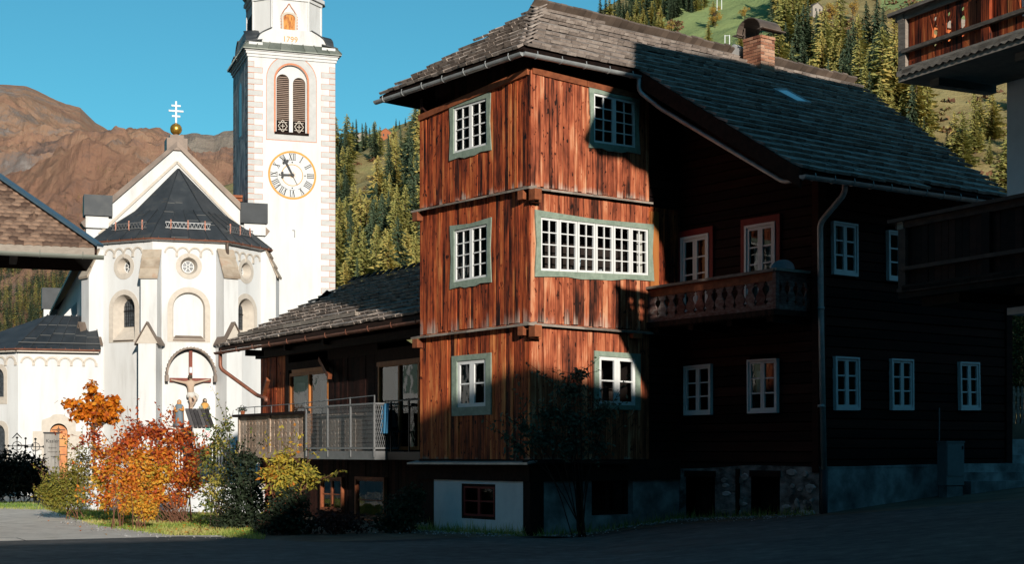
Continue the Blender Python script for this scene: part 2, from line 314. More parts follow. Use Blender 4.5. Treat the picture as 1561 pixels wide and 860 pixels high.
for k_ in range(5):                                       # wandering cracks in the asphalt
    rg_ = random.Random(60 + k_); p = V((rg_.uniform(-5, 6), rg_.uniform(21.5, 27), 0)); an = rg_.uniform(-.5, .5)
    for _ in range(22):
        an += rg_.gauss(0, .35); q = p + V((cos(an), sin(an) * .5, 0)) * .35
        if q.y > 27.2: break
        a_, b_ = p.copy(), q.copy(); a_.z = min(ground_z(p.x), 1.4) + .02; b_.z = min(ground_z(q.x), 1.4) + .02; n_ = V((-(q - p).y, (q - p).x, 0)).normalized() * rg_.uniform(.006, .016); cr_.face([a_ - n_, b_ - n_, b_ + n_, a_ + n_]); p = q
setting(cr_.build('road_crack', plain('tar_seam', (.03, .03, .03), .8)))
overlay('road_patch', [(1.2, 23.2), (4.6, 22.6), (5.0, 24.6), (1.5, 25.1)], mat('newer_asphalt', [(.3, (.06, .058, .056)), (.7, (.11, .105, .10))], (1, 1, 1), 3.0, 9, rough=.9, bump=.3), .016)
overlay('lawn', lawn_poly, M['lawnsoil'], .006)

def hash2(i, j, k=0):
    n = (i * 374761393 + j * 668265263 + k * 1274126177) & 0xffffffff; n = ((n ^ (n >> 13)) * 1274126177) & 0xffffffff
    return ((n ^ (n >> 16)) & 0xffff) / 65535.0
def vnoise(x, y, k=0):
    i, j = math.floor(x), math.floor(y); fx, fy = x - i, y - j; fx = fx * fx * (3 - 2 * fx); fy = fy * fy * (3 - 2 * fy)
    a = hash2(i, j, k) * (1 - fx) + hash2(i + 1, j, k) * fx; b = hash2(i, j + 1, k) * (1 - fx) + hash2(i + 1, j + 1, k) * fx
    return a * (1 - fy) + b * fy - .5
def fbm(x, y, k=0, o=5): return sum(vnoise(x * 2 ** n, y * 2 ** n, k + n) / 2 ** n for n in range(o))
def ridged(x, y, k=0, o=8): return sum((.5 - abs(vnoise(x * 2.03 ** n + n * 7.1, y * 2.03 ** n, k + n)) * 2) * .53 ** n for n in range(o))
class Slope:                                              # a terrain sheet from keyed columns (column: [(row, distance)...] foot to crest)
    def __init__(s, keys): s.k = sorted(keys.items())
    def col(s, px, t):
        def on(lst):
            q = t * (len(lst) - 1); i = min(int(q), len(lst) - 2); f = q - i
            return lst[i][0] * (1 - f) + lst[i + 1][0] * f, lst[i][1] * (1 - f) + lst[i + 1][1] * f
        k = s.k
        if px <= k[0][0]: return on(k[0][1])
        for (a, la), (b, lb) in zip(k, k[1:]):
            if px <= b:
                f = (px - a) / (b - a); A_, B_ = on(la), on(lb); return A_[0] * (1 - f) + B_[0] * f, A_[1] * (1 - f) + B_[1] * f
        return on(k[-1][1])
    nz = None
    def pt(s, px, t):
        y, D = s.col(px, t); p = at(px, y, D)
        if s.nz: amp, freq, kind, seed, crest = s.nz; p.z += amp * kind(p.x * freq, p.y * freq, seed) * min(1, t * 5) * (crest + (1 - crest) * min(1, (1 - t) * 6))
        return p
    def find(s, px, py):                                  # the surface point seen at a pixel
        lo, hi = 0.0, 1.0
        for _ in range(30):
            mid = (lo + hi) / 2
            q = s.pt(px, mid)
            if PYH - PF * (q.z - EYE) / q.y > py: lo = mid
            else: hi = mid
        return s.pt(px, lo)
    def mesh(s, name, mt, p0, p1, nx, ny, amp, freq, mask=None, kind=fbm, drop=60, seed=0, crest=.3):
        mb = MB(); pts = []; s.nz = (amp, freq, kind, seed, crest)
        for j in range(ny + 2):
            for i in range(nx + 1):
                px = p0 + (p1 - p0) * i / nx; t = min(1, j / ny)
                p = s.pt(px, t)
                if j == 0: p = at(px, 700, p.y * .72); p.z = -1.5
                if j == ny + 1: p.z -= drop; p.y += drop * 2
                pts.append(p)
        w_ = nx + 1
        mb.add(pts, [(j * w_ + i, j * w_ + i + 1, (j + 1) * w_ + i + 1, (j + 1) * w_ + i) for j in range(ny + 1) for i in range(nx)], 0, .5)
        if mask: mb.w = [mask(p0 + (p1 - p0) * i / nx, s.col(p0 + (p1 - p0) * i / nx, min(1, j / ny))[0]) for j in range(ny + 2) for i in range(nx + 1)]
        return setting(mb.build(name, mt, smooth=name == 'hillside'))
HILL = Slope({200: [(640, 200), (560, 300), (520, 400), (500, 500), (480, 640)], 300: [(470, 250), (430, 320), (370, 400), (320, 500), (290, 640)],
    420: [(470, 240), (400, 300), (340, 380), (290, 480), (262, 640)], 511: [(470, 230), (400, 270), (330, 340), (270, 430), (222, 620)],
    545: [(470, 227), (400, 265), (330, 330), (262, 415), (208, 600)], 590: [(470, 225), (400, 260), (330, 320), (255, 400), (200, 560)], 640: [(470, 220), (400, 255), (300, 330), (225, 430), (179, 520)],
    780: [(470, 210), (300, 280), (200, 340), (130, 400), (95, 470)], 900: [(470, 205), (250, 270), (120, 330), (60, 380), (26, 430)],
    1000: [(470, 200), (200, 270), (80, 330), (20, 390), (-45, 470)], 1200: [(470, 190), (200, 230), (80, 290), (0, 350), (-170, 480)],
    1400: [(470, 180), (220, 210), (100, 260), (0, 320), (-290, 500)], 1600: [(470, 170), (240, 200), (100, 250), (0, 300), (-400, 500)], 2100: [(470, 160), (240, 190), (100, 240), (0, 300), (-600, 560)]})
M['hill'] = mat('autumn_hillside_turf', [(.28, (.16, .095, .05)), (.42, (.27, .20, .085)), (.56, (.36, .29, .13)), (.72, (.24, .25, .09))], (1, 1, 1), .06, 9, rough=.95, bump=.8, bdist=2.0, spec=.1, wear=(.27, .33, .13), wearpos=(.45, .62), rough2=.72)
def meadow(px, y):
    f = lambda v, a, b: max(0.0, min(1.0, (v - a) / (b - a)))
    g = f(px, 930, 990) * (1 - f(px, 1200, 1260)) * (1 - f(y, 95, 150))
    g = max(g, f(px, 1330, 1345) * (1 - f(y, 20, 40)) * .8, (1 - f(px, 600, 640)) * (1 - f(y, 222, 232)) * .7)
    return g
HILL.mesh('hillside', M['hill'], 200, 2100, 320, 120, 7, .03, meadow, drop=60, crest=.25)
ridge1 = [(-500, 210), (-300, 170), (-120, 140), (0, 130), (40, 133), (60, 141), (100, 158), (122, 163), (145, 185), (180, 205), (215, 218), (247, 222), (290, 236), (330, 262), (380, 300), (450, 350)]
MT1 = Slope({p: [(560, 520), (500, 640), (400, 900), (330 if y < 300 else y + 12, 1400), ((330 + y) / 2 if y < 300 else y + 6, 2000), (y, 2600)] for p, y in ridge1})
M['mount'] = mat('brown_alpine_mountain', [(.26, (.09, .065, .058)), (.38, (.20, .130, .105)), (.48, (.33, .175, .115)), (.57, (.37, .210, .135)), (.66, (.25, .19, .165)), (.80, (.44, .37, .33))], (1, 1, 1), .012, 12, rough=.95, bump=1.0, bdist=6, spec=.05, coarse=(.0022, .8), rough2=.8)
MT1.mesh('mountain', M['mount'], -480, 450, 420, 340, 80, .0030, kind=ridged, drop=300, crest=.12)
ridge2 = [(100, 330), (200, 262), (250, 226), (270, 218), (285, 213), (300, 206), (325, 210), (340, 203), (356, 204), (380, 208), (420, 222), (470, 250), (560, 320)]
MT2 = Slope({p: [(520, 2400), (400, 2900), ((400 + y) / 2, 3500), (y, 4300)] for p, y in ridge2})
M['mount2'] = mat('grey_brown_far_mountain', [(.30, (.13, .115, .11)), (.5, (.27, .205, .165)), (.75, (.36, .29, .235))], (1, 1, 1), .003, 11, rough=.95, bump=1.0, bdist=25, spec=.05, rough2=.75)
MT2.mesh('far_mountain', M['mount2'], 100, 560, 120, 90, 120, .0016, kind=ridged, drop=400, crest=.10, seed=5)

# unseen slope added behind the viewer to block low sky, with a sun gap
om = MB(); NA = 72; rows = []
for j in range(9):
    for i in range(NA + 1):
        az = 150 + 262 * i / NA; gap = max(0.0, 1 - abs(az - SUN_AZ) / (17 if az < SUN_AZ else 34)); top_ = 30 if az < SUN_AZ else 17; elv = top_ - (top_ - 10) * min(1, gap * 2.2) + 3 * vnoise(az * .11, 1.5, 9) * (1 - gap); elv *= min(1, (az - 150) / 14, (412 - az) / 14)
        R_ = 300 + 62 * j; f = j / 8; h = (f ** 1.1) * R_ * tan(rad(max(.5, elv))) + 9 * fbm(az * .3, j * .6, 2) * f - 2
        om.v.append((cos(rad(az)) * R_, sin(rad(az)) * R_, h)); om.w.append(0.0)
for j in range(8):
    for i in range(NA): om.f.append((j * (NA + 1) + i, j * (NA + 1) + i + 1, (j + 1) * (NA + 1) + i + 1, (j + 1) * (NA + 1) + i)); om.m.append(0); om.r.append(.5)
M['blocker_green'] = mat('blocking_slope_green', [(.3, (.012, .02, .012)), (.6, (.04, .05, .022)), (.8, (.10, .08, .03))], (1, 1, 1), .05, 8, rough=.95, bump=.8, bdist=3)
setting(om.build('sky_blocking_slope', M['blocker_green'], smooth=True))

# ------------------------------------------------------------------ trees of the slopes
def conifer(H, R, seed, mt, sparse=False, low=False):
    rg = random.Random(seed); t = MB(); n = 6
    t.tube([(0, 0, -.5), (0, 0, H * .5), (0, 0, H * .98)], [H * .018, H * .011, .02], n)
    c = MB(); tiers = 14 if low else int(H * 2.6)
    for k in range(tiers):
        f = k / (tiers - 1); z = H * (.07 + .92 * f); r = R * ((1 - f) ** (.72 if not sparse else .58)) * (.55 + .6 * rg.random()) * (.75 + .25 * min(1, f * 6)) + .18
        nb = 4 if low else max(4, int((9 if not sparse else 7) * (1 - f * .5)))
        a0 = rg.random() * 6.3
        for b in range(nb):
            a = a0 + 2 * pi * (b + rg.random() * .6) / nb; L_ = r * (.45 + .7 * rg.random()); droop = (.30 if not sparse else .12) * L_ + rg.random() * .2
            dx, dy = cos(a), sin(a); sh = rg.random()
            segs = 2 if low else 4
            for q in range(segs):
                s0 = .08 + .92 * q / segs; s1 = s0 + 1.25 / segs; wd = (.26 if not sparse else .22) * (1.15 - s0) * max(L_, .8) * (1.0 if not low else 1.6)
                tw = (rg.random() - .5) * 1.2; zz = rg.random() * .3
                p0 = V((dx * L_ * s0, dy * L_ * s0, z - droop * s0 ** 1.4 + zz)); p1 = V((dx * L_ * s1, dy * L_ * s1, z - droop * s1 ** 1.4 + zz * .6))
                sd = V((-dy, dx, tw)).normalized() * wd
                c.add([p0 - sd * .5, p0 + sd * .5, p1 + sd * .15, p1 - sd * .15], [(0, 1, 2, 3)], 0, sh * .6 + rg.random() * .4)
                if not low: c.add([p0 + V((0, 0, .05)), p0 + sd * .9 + V((0, 0, -.12 * L_)), p1 * .55 + p0 * .45 + sd * 1.1 - V((0, 0, .2)), p1], [(0, 1, 2, 3)], 0, rg.random())
    return t, c
protos = {}
def proto(kind, i):
    if (kind, i) in protos: return protos[(kind, i)]
    H = 16; t, c = conifer(H, (3.2 if kind == 'spruce' else 4.3) * (.82 + .08 * i), 40 + i * 7 + (0 if kind == 'spruce' else 3), None, kind == 'larch')
    me_t = t.build('trunk', M['bark']); me_c = c.build('crown', M[kind])
    protos[(kind, i)] = (me_t.data, me_c.data); bpy.data.objects.remove(me_t); bpy.data.objects.remove(me_c)
    return protos[(kind, i)]
LBL = {'spruce': 'dark green pointed spruce standing on the steep slope behind the houses', 'larch': 'yellow green autumn larch standing on the steep slope behind the houses'}
GRP = {'spruce': 'spruces on the hillside', 'larch': 'larches on the hillside'}
rt = random.Random(11)
def tree(kind, p, h):
    mt, mc = proto(kind, rt.randrange(6))
    e = bpy.data.objects.new(kind + '_tree', None); C.objects.link(e); e.location = p; e.rotation_euler = (rt.uniform(-.03, .03), rt.uniform(-.03, .03), rt.random() * 6.3)
    s = h / 16; e.scale = (s * rt.uniform(.85, 1.2), s * rt.uniform(.85, 1.2), s); e.empty_display_size = .2
    tag(e, LBL[kind], kind + ' tree', GRP[kind])
    for nm, me in (('trunk', mt), ('crown', mc)):
        o = bpy.data.objects.new(nm, me); C.objects.link(o); o.parent = e
def scatter(n, x0, x1, y0, y1, larch, hpx, cond=None):
    k = 0; tries = 0; pts = []
    while k < n and tries < n * 60:
        tries += 1
        px, py = rt.uniform(x0, x1), rt.uniform(y0, y1)
        if cond and not cond(px, py): continue
        if any(abs(px - a) < 5 and abs(py - b) < 9 for a, b in pts): continue
        pts.append((px, py)); p = HILL.find(px, py); p.z -= .3
        D = p.y; tree('larch' if rt.random() < larch else 'spruce', p, max(4, rt.uniform(*hpx) * D / PF)); k += 1
scatter(120, 500, 665, 300, 470, .62, (62, 132), lambda x, y: y > 440 - (x - 480) * .85)
scatter(18, 505, 560, 250, 330, .25, (50, 85), lambda x, y: x < 528 and y < 330)
scatter(22, 590, 665, 235, 330, .6, (80, 120), lambda x, y: y > 392 - (x - 480) * 1.05)
scatter(9, 535, 580, 225, 245, .45, (38, 60))
scatter(7, 600, 640, 190, 205, .1, (10, 20))
scatter(60, 895, 1075, -10, 45, .42, (32, 52), lambda x, y: y < 75 - (x - 880) * .32 and y > 62 - (x - 880) * .62)
scatter(26, 930, 1070, 20, 62, .85, (22, 34), lambda x, y: abs(y - (62 - (x - 930) * .1)) < 16 and x < 1010)
scatter(84, 1175, 1400, 95, 225, .5, (60, 125), lambda x, y: y > 98 + abs(x - 1280) * .06)
scatter(22, 1300, 1560, 150, 330, .9, (45, 120), lambda x, y: x > 1330 or y < 200)
scatter(14, 1180, 1300, 5, 75, .75, (45, 90), lambda x, y: x < 1245)
scatter(8, 1400, 1560, 210, 280, .4, (25, 45))
for px, py, h in [(1087, 40, 40), (1080, 66, 34), (1128, 75, 30), (1198, 100, 110), (1215, 96, 95), (1345, 190, 150), (1362, 200, 150), (1232, 185, 95)]:
    p = HILL.find(px, py); tree('larch', p, h * p.y / PF)
# a few round autumn trees between the conifers
M['round_gold'] = mleaf('golden_birch_leaves', [(.15, (.40, .22, .04)), (.6, (.66, .42, .09)), (.9, (.36, .34, .09))], .5, trans=.35)
def broadleaf(px, py, hpx, label, m):
    p = HILL.find(px, py); H = hpx * p.y / PF; rg = random.Random(px); e = bpy.data.objects.new('birch_tree', None); C.objects.link(e); e.location = p; tag(e, label, 'birch tree', 'autumn birches on the hillside')
    t = MB(); t.tube([(0, 0, -.5), (0, 0, H * .5), (.1, 0, H * .9)], [H * .02, H * .014, .03], 6); c = MB()
    for _ in range(14):
        cc = V((rg.gauss(0, .17) * H, rg.gauss(0, .17) * H, H * rg.uniform(.35, .92))); rr = H * rg.uniform(.08, .17); t.tube([(0, 0, cc.z * .6), cc], [.06, .02], 4)
        for _k in range(90):
            d = V((rg.gauss(0, 1), rg.gauss(0, 1), rg.gauss(0, 1))).normalized() * rr * rg.random() ** .4; a = V((rg.gauss(0, 1), rg.gauss(0, 1), rg.gauss(0, 1))).normalized() * H * .022; b2 = V((rg.gauss(0, 1), rg.gauss(0, 1), rg.gauss(0, 1))).normalized() * H * .018
            c.add([cc + d - a, cc + d + b2, cc + d + a, cc + d - b2], [(0, 1, 2, 3)])
    t.build('trunk', M['bark'], e); c.build('crown', m, e)
BL = 'round golden autumn birch on the hillside among the conifers'
broadleaf(1243, 92, 34, 'bright orange round birch on the slope right of the brick chimney', M['gold_leaf'])
for a in ((1090, 42, 34), (1222, 60, 44), (1268, 40, 36), (1300, 30, 30), (1135, 30, 22), (1020, 52, 18), (960, 70, 22), (1215, 120, 60), (1350, 120, 50)): broadleaf(*a, BL, M['round_gold'])
# forest on the far mountain flank and the few trees on its shoulder: too many and too far to count
ff = MB(); lowp = [conifer(14, 2.6, 90 + i, None, i % 2 == 1, True)[1] for i in range(4)]
rf = random.Random(5); nfar = 0
def far_trees(n, x0, x1, y0, y1, hpx, yellow, cond=None):
    for _ in range(n):
        px, py = rf.uniform(x0, x1), rf.uniform(y0, y1)
        if cond and not cond(px, py): continue
        p = MT1.find(px, py); s = rf.uniform(*hpx) * p.y / PF / 14; src = rf.choice(lowp); r = rf.random() * 6; m_ = 1 if rf.random() < yellow else 0; b = rf.random() * .3
        cs, sn = cos(r) * s, sin(r) * s; base = len(ff.v)
        ff.v += [(p.x + x * cs - y * sn, p.y + x * sn + y * cs, p.z - 1 + z * s) for x, y, z in src.v]; ff.w += [0.0] * len(src.v)
        ff.f += [tuple(base + i for i in f) for f in src.f]; ff.m += [m_] * len(src.f); ff.r += [x * .7 + b for x in src.r]
far_trees(1500, -70, 160, 392, 545, (26, 46), .25, lambda x, y: y > 400 + max(0, (x - 60)) * .1 and rf.random() < .7 + (y - 398) / 200)
far_trees(60, 145, 205, 255, 292, (5, 11), .15, lambda x, y: abs((x - 150) * .55 + 255 - y) < 30 - abs(x - 185) * .4)
far_trees(40, 95, 150, 300, 370, (6, 16), .5)
tag(ff.build('far_forest', [M['spruce'], M['larch']]), 'dense dark conifer forest on the flank of the brown mountain', 'forest', kind='stuff')
# scrub on the open turf
sb = MB(); rs = random.Random(3)
M['scrub'] = mleaf('rust_brown_scrub', [(.2, (.10, .045, .025)), (.5, (.24, .12, .06)), (.8, (.20, .19, .07))], trans=.1)
for _ in range(900):
    z_ = rs.choice([(520, 640, 205, 330), (960, 1040, 20, 70), (1200, 1350, 40, 150), (1380, 1560, 140, 320), (1200, 1400, 0, 60)])
    px, py = rs.uniform(z_[0], z_[1]), rs.uniform(z_[2], z_[3]); p = HILL.find(px, py); R_ = rs.uniform(.4, 1.5)
    if vnoise(px * .03, py * .05, 4) < 0: continue
    for _k in range(16):
        d = V((rs.gauss(0, 1), rs.gauss(0, 1), abs(rs.gauss(0, .6)))).normalized() * R_ * rs.random(); a = V((rs.gauss(0, 1), rs.gauss(0, 1), rs.gauss(0, 1))).normalized() * R_ * .35; b2 = V((rs.gauss(0, 1), rs.gauss(0, 1), rs.gauss(0, 1))).normalized() * R_ * .3
        sb.add([p + d - a, p + d + b2, p + d + a, p + d - b2], [(0, 1, 2, 3)])
tag(sb.build('scrub_undergrowth', M['scrub']), 'low rust brown scrub growing over the open hillside turf', 'scrub', kind='stuff')

# ------------------------------------------------------------------ the old wooden house
HO = Fr((.3456, 29, 0), 37.5)
house = thing('wooden_house', 'tall old farmhouse of red brown boards with shingled roof and many white windows', 'house', HO)
LX, IX, MY = 3.0, 3.874, -3.68                          # end of the boarded face, inner corner, main front
PLF = Pl(HO, (0, 0), -90); PRF = Pl(HO, (0, 0), 0); PIN = Pl(HO, (IX, 0), -90); PMN = Pl(HO, (IX, MY), 0)
def quadpx(pl, *pts): return [pl.px(*p) for p in pts]    # TL TR BR BL
def bil(q, s, t):                                        # s to the right, t up
    (a0, a1), (b0, b1), (c0, c1), (d0, d1) = q
    return ((d0 * (1 - s) + c0 * s) * (1 - t) + (a0 * (1 - s) + b0 * s) * t, (d1 * (1 - s) + c1 * s) * (1 - t) + (a1 * (1 - s) + b1 * s) * t)
def qbox(mb, pl, q, s0, s1, t0, t1, d0, d1, m=0, r=None):
    f = lambda d: [pl.p(*bil(q, s0, t0), d), pl.p(*bil(q, s1, t0), d), pl.p(*bil(q, s1, t1), d), pl.p(*bil(q, s0, t1), d)]
    mb.hexa(f(d0), f(d1), m, r)
def window(parent, pl, q, cas, leaves, nx, ny, cm, d=0, casd=.05, recess=.55, curtain=None, scallop=False, sw=.045, mw=.022, label=None, shut=None, glass='glass'):
    """q: outer casing corners in wall coordinates; cas: casing width (sides, top, bottom) in metres"""
    W_ = q[1][0] - q[0][0]; H_ = (q[0][1] + q[1][1] - q[2][1] - q[3][1]) / 2
    a, tp, bt = cas[0] / W_, cas[1] / H_, cas[2] / H_
    c = MB()
    if scallop:                                          # the old carved casings flare at the corners and carry a little drop
        fl = .035
        q2 = [(q[0][0] - fl, q[0][1] + fl * .3), (q[1][0] + fl, q[1][1] + fl * .3), (q[2][0] + fl, q[2][1] - fl * .5), (q[3][0] - fl, q[3][1] - fl * .5)]
    else: q2 = q
    def out(k, f): return q2[k]
    ins = [bil(q, a, 1 - tp), bil(q, 1 - a, 1 - tp), bil(q, 1 - a, bt), bil(q, a, bt)]
    for i in range(4):
        j = (i + 1) % 4; n = 8 if scallop else 1
        for k in range(n):
            f0, f1 = k / n, (k + 1) / n
            wob = lambda f: (.020 * (1 - abs(2 * f - 1)) * 2) if scallop else 0
            def o_(f):
                u = q2[i][0] * (1 - f) + q2[j][0] * f; z = q2[i][1] * (1 - f) + q2[j][1] * f
                cu, cz = (q[0][0] + q[2][0]) / 2, (q[0][1] + q[2][1]) / 2
                if i % 2 == 0: z += (-1 if z > cz else 1) * wob(f)
                else: u += (-1 if u > cu else 1) * wob(f)
                if scallop and i == 2 and abs(f - .5) < .13: z -= .05
                return (u, z)
            def i_(f): return (ins[i][0] * (1 - f) + ins[j][0] * f, ins[i][1] * (1 - f) + ins[j][1] * f)
            P4 = [o_(f0), o_(f1), i_(f1), i_(f0)]
            c.hexa([pl.p(*p, d - .03) for p in P4], [pl.p(*p, d + casd) for p in P4], 0, .5)
    win = c.build('window', cm, parent)
    if label: win['label'] = label
    s = MB(); iw = ins[1][0] - ins[0][0]; ih = ins[0][1] - ins[3][1]; ws, hs = sw / iw, sw / ih
    for k in range(leaves):
        l0, l1 = k / leaves + .002, (k + 1) / leaves - .002; e0, e1 = d - .02, d + .025
        qbox(s, pl, ins, l0, l0 + ws, 0, 1, e0, e1); qbox(s, pl, ins, l1 - ws, l1, 0, 1, e0, e1)
        qbox(s, pl, ins, l0 + ws, l1 - ws, 0, hs, e0, e1); qbox(s, pl, ins, l0 + ws, l1 - ws, 1 - hs, 1, e0, e1)
        m2, mh = mw / iw / 2, mw / ih / 2
        for i in range(1, nx): x = l0 + ws + (l1 - l0 - 2 * ws) * i / nx; qbox(s, pl, ins, x - m2, x + m2, hs, 1 - hs, e0 + .012, e1 - .008)
        for i in range(1, ny): y = hs + (1 - 2 * hs) * i / ny; qbox(s, pl, ins, l0 + ws, l1 - ws, y - mh, y + mh, e0 + .010, e1 - .010)
    s.build('sash', M['white'] if shut is None else shut, win)
    g = MB(); flat(g, pl, [ins[3], ins[2], ins[1], ins[0]], d - .004); g.build('pane', M[glass], win)
    r = MB(); f = [pl.p(*p, d - .028) for p in ins]; b = [pl.p(*p, d - recess) for p in ins]
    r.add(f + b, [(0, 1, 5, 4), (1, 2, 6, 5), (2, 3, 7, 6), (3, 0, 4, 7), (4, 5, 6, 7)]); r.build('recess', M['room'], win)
    if curtain:
        cu = MB()
        for (s0, s1, t0, t1) in curtain:
            n = max(6, int((s1 - s0) * iw / .03)); pts = []
            for i in range(n + 1):
                s_ = s0 + (s1 - s0) * i / n; dd = d - .12 + .018 * sin(i * 1.9 + s0 * 9)
                pts += [pl.p(*bil(ins, s_, t0), dd), pl.p(*bil(ins, s_, t1), dd)]
            cu.add(pts, [(2 * i, 2 * i + 2, 2 * i + 3, 2 * i + 1) for i in range(n)])
        cu.build('curtain', M['curtain'], win)
    return ins, win
def clad(mb, pl, u0, u1, zb, zt, holes, w0=.085, w1=.15, d0=-.05, d1=.012, wearh=.55, m=0):
    cuts = sorted({u0, u1} | {x for h in holes for x in (h[0][0], h[1][0]) if u0 < x < u1} | {x for h in holes for x in (h[2][0], h[3][0]) if u0 < x < u1})
    us = [u0]
    for a, b in zip(cuts, cuts[1:]):
        x = a
        while x < b - 1e-4:
            nx_ = x + random.uniform(w0, w1)
            if b - nx_ < .06: nx_ = b
            us.append(nx_); x = nx_
    for a, b in zip(us, us[1:]):
        c = (a + b) / 2; spans = [(zb(c) + random.uniform(-.012, .012), zt(c))]
        for h in holes:
            lo = min(h[0][0], h[3][0]); hi = max(h[1][0], h[2][0])
            if lo - 1e-3 < c < hi + 1e-3:
                f = (c - lo) / (hi - lo); ht = h[0][1] * (1 - f) + h[1][1] * f; hb = h[3][1] * (1 - f) + h[2][1] * f; new = []
                for (p, q) in spans:
                    if hb > p: new.append((p, min(q, hb)))
                    if ht < q: new.append((max(p, ht), q))
                spans = [x for x in new if x[1] - x[0] > .01]
        r = random.random(); dd = d1 + random.uniform(0, .018); sk = random.uniform(-.003, .003); wv = random.uniform(.25, 1)
        for (p, q) in spans:
            segs = [(p, min(q, p + wearh)), (p + wearh, q)] if q - p > wearh * 1.2 else [(p, q)]
            for k, (x, y) in enumerate(segs):
                g0 = wv if k == 0 else 0.0
                if p > zb(c) + .3: g0 *= .3
                Q = lambda dpt: [pl.p(a + .004, x, dpt + (sk if dpt > 0 else 0)), pl.p(b - .004, x, dpt), pl.p(b - .004, y, dpt), pl.p(a + .004, y, dpt + (sk if dpt > 0 else 0))]
                mb.hexa(Q(d0), Q(dd), m, r, [g0, g0, 0, 0] * 2)
def logs(mb, pl, u0, u1, z0, z1, holes, zt=None, h=.19, d0=-.1, d1=.0, m=0):
    z = z0
    while z < z1:
        zz = min(z + h * random.uniform(.9, 1.1), z1); c = (z + zz) / 2; spans = [(u0, u1)]
        if zt:
            ok = [u0 + (u1 - u0) * i / 60 for i in range(61) if zt(u0 + (u1 - u0) * i / 60) >= c]
            if not ok: break
            spans = [(min(ok), max(ok))]
        for hl in holes:
            if hl[3][1] - .02 < c < hl[0][1] + .02:
                lo, hi = min(hl[0][0], hl[3][0]), max(hl[1][0], hl[2][0]); new = []
                for p, q in spans:
                    if lo > p: new.append((p, min(q, lo)))
                    if hi < q: new.append((max(p, hi), q))
                spans = [x for x in new if x[1] - x[0] > .01]
        dd = d1 + random.uniform(-.012, .012); r = random.random()
        for p, q in spans:
            Q = lambda dpt, e: [pl.p(p, z + e, dpt), pl.p(q, z + e, dpt), pl.p(q, zz - e, dpt), pl.p(p, zz - e, dpt)]
            mb.hexa(Q(d0, 0), Q(dd, .012), m, r)
        z = zz
line = lambda a, b: (lambda u: a[1] + (b[1] - a[1]) * (u - a[0]) / (b[0] - a[0]))
# windows of the boarded block
W = {}
W['L3'] = quadpx(PLF, (689, 160), (749, 141.5), (750, 228), (689, 244))
W['L2'] = quadpx(PLF, (690, 345), (750, 332.5), (750, 429.5), (690, 440))
W['L1'] = quadpx(PLF, (691.5, 543.5), (751, 538), (751, 632.5), (691.5, 635))
W['R3'] = quadpx(PRF, (898, 133.5), (971, 150.5), (972, 234), (898, 224.5))
W['R2'] = quadpx(PRF, (815.6, 321), (992.5, 343), (993, 427.5), (815.6, 421))
W['R1'] = quadpx(PRF, (904, 535), (974, 540), (974, 626), (904, 623.5))
L1 = line(PLF.px(641.5, 318), PLF.px(808, 283)); R1_ = line(PRF.px(809, 283.5), PRF.px(994, 307))
L2 = line(PLF.px(641.5, 511), PLF.px(808, 490.5)); R2_ = line(PRF.px(809, 490.5), PRF.px(994, 505))
LB = line(PLF.px(641.5, 702), PLF.px(808, 702)); RB = line(PRF.px(809, 702), PRF.px(994, 702))
ULEFT = PLF.px(641.5, 500)[0]
TRL = line(PLF.px(641.5, 181), PLF.px(808, 108)); TRR = line(PRF.px(809, 107), PRF.px(970, 147))
for nm, pl, u0, u1, l1, l2, lb, ws in (('left', PLF, ULEFT, 0, L1, L2, LB, ('L3', 'L2', 'L1')), ('right', PRF, 0.0, LX, R1_, R2_, RB, ('R3', 'R2', 'R1'))):
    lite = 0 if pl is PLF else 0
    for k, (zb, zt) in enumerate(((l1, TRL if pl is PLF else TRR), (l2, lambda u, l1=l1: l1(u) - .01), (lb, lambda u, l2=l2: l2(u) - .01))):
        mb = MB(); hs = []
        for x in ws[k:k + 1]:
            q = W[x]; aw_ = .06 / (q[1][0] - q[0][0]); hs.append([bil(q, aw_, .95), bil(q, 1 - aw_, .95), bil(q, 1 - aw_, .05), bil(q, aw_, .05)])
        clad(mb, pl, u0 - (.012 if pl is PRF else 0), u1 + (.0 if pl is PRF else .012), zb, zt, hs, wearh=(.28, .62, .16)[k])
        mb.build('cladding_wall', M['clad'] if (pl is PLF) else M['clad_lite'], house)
window(house, PLF, W['L3'], (.105, .085, .11), 2, 2, 4, M['green'], scallop=True, curtain=[(.0, .2, 0, 1)])
window(house, PLF, W['L2'], (.105, .10, .11), 2, 2, 4, M['green'], scallop=True, curtain=[(.0, .18, 0, 1), (.86, 1, 0, 1)])
window(house, PLF, W['L1'], (.17, .11, .17), 2, 1, 2, M['green'], sw=.075, mw=.03, curtain=[(0.02, .1, .0, 1)], label='white two leaf window in a plain sage green casing, half in the shade')
window(house, PRF, W['R3'], (.085, .085, .10), 2, 2, 4, M['green'], scallop=True)
insR2, bigwin = window(house, PRF, W['R2'], (.105, .11, .10), 6, 2, 4, M['green'], scallop=True, curtain=[(.925, .985, 0, 1)], label='long row window of six white leaves in a sage green casing', recess=.9)
window(house, PRF, W['R1'], (.12, .10, .09), 2, 1, 2, M['green'], sw=.07, mw=.03, curtain=[(.52, .74, .5, 1)])
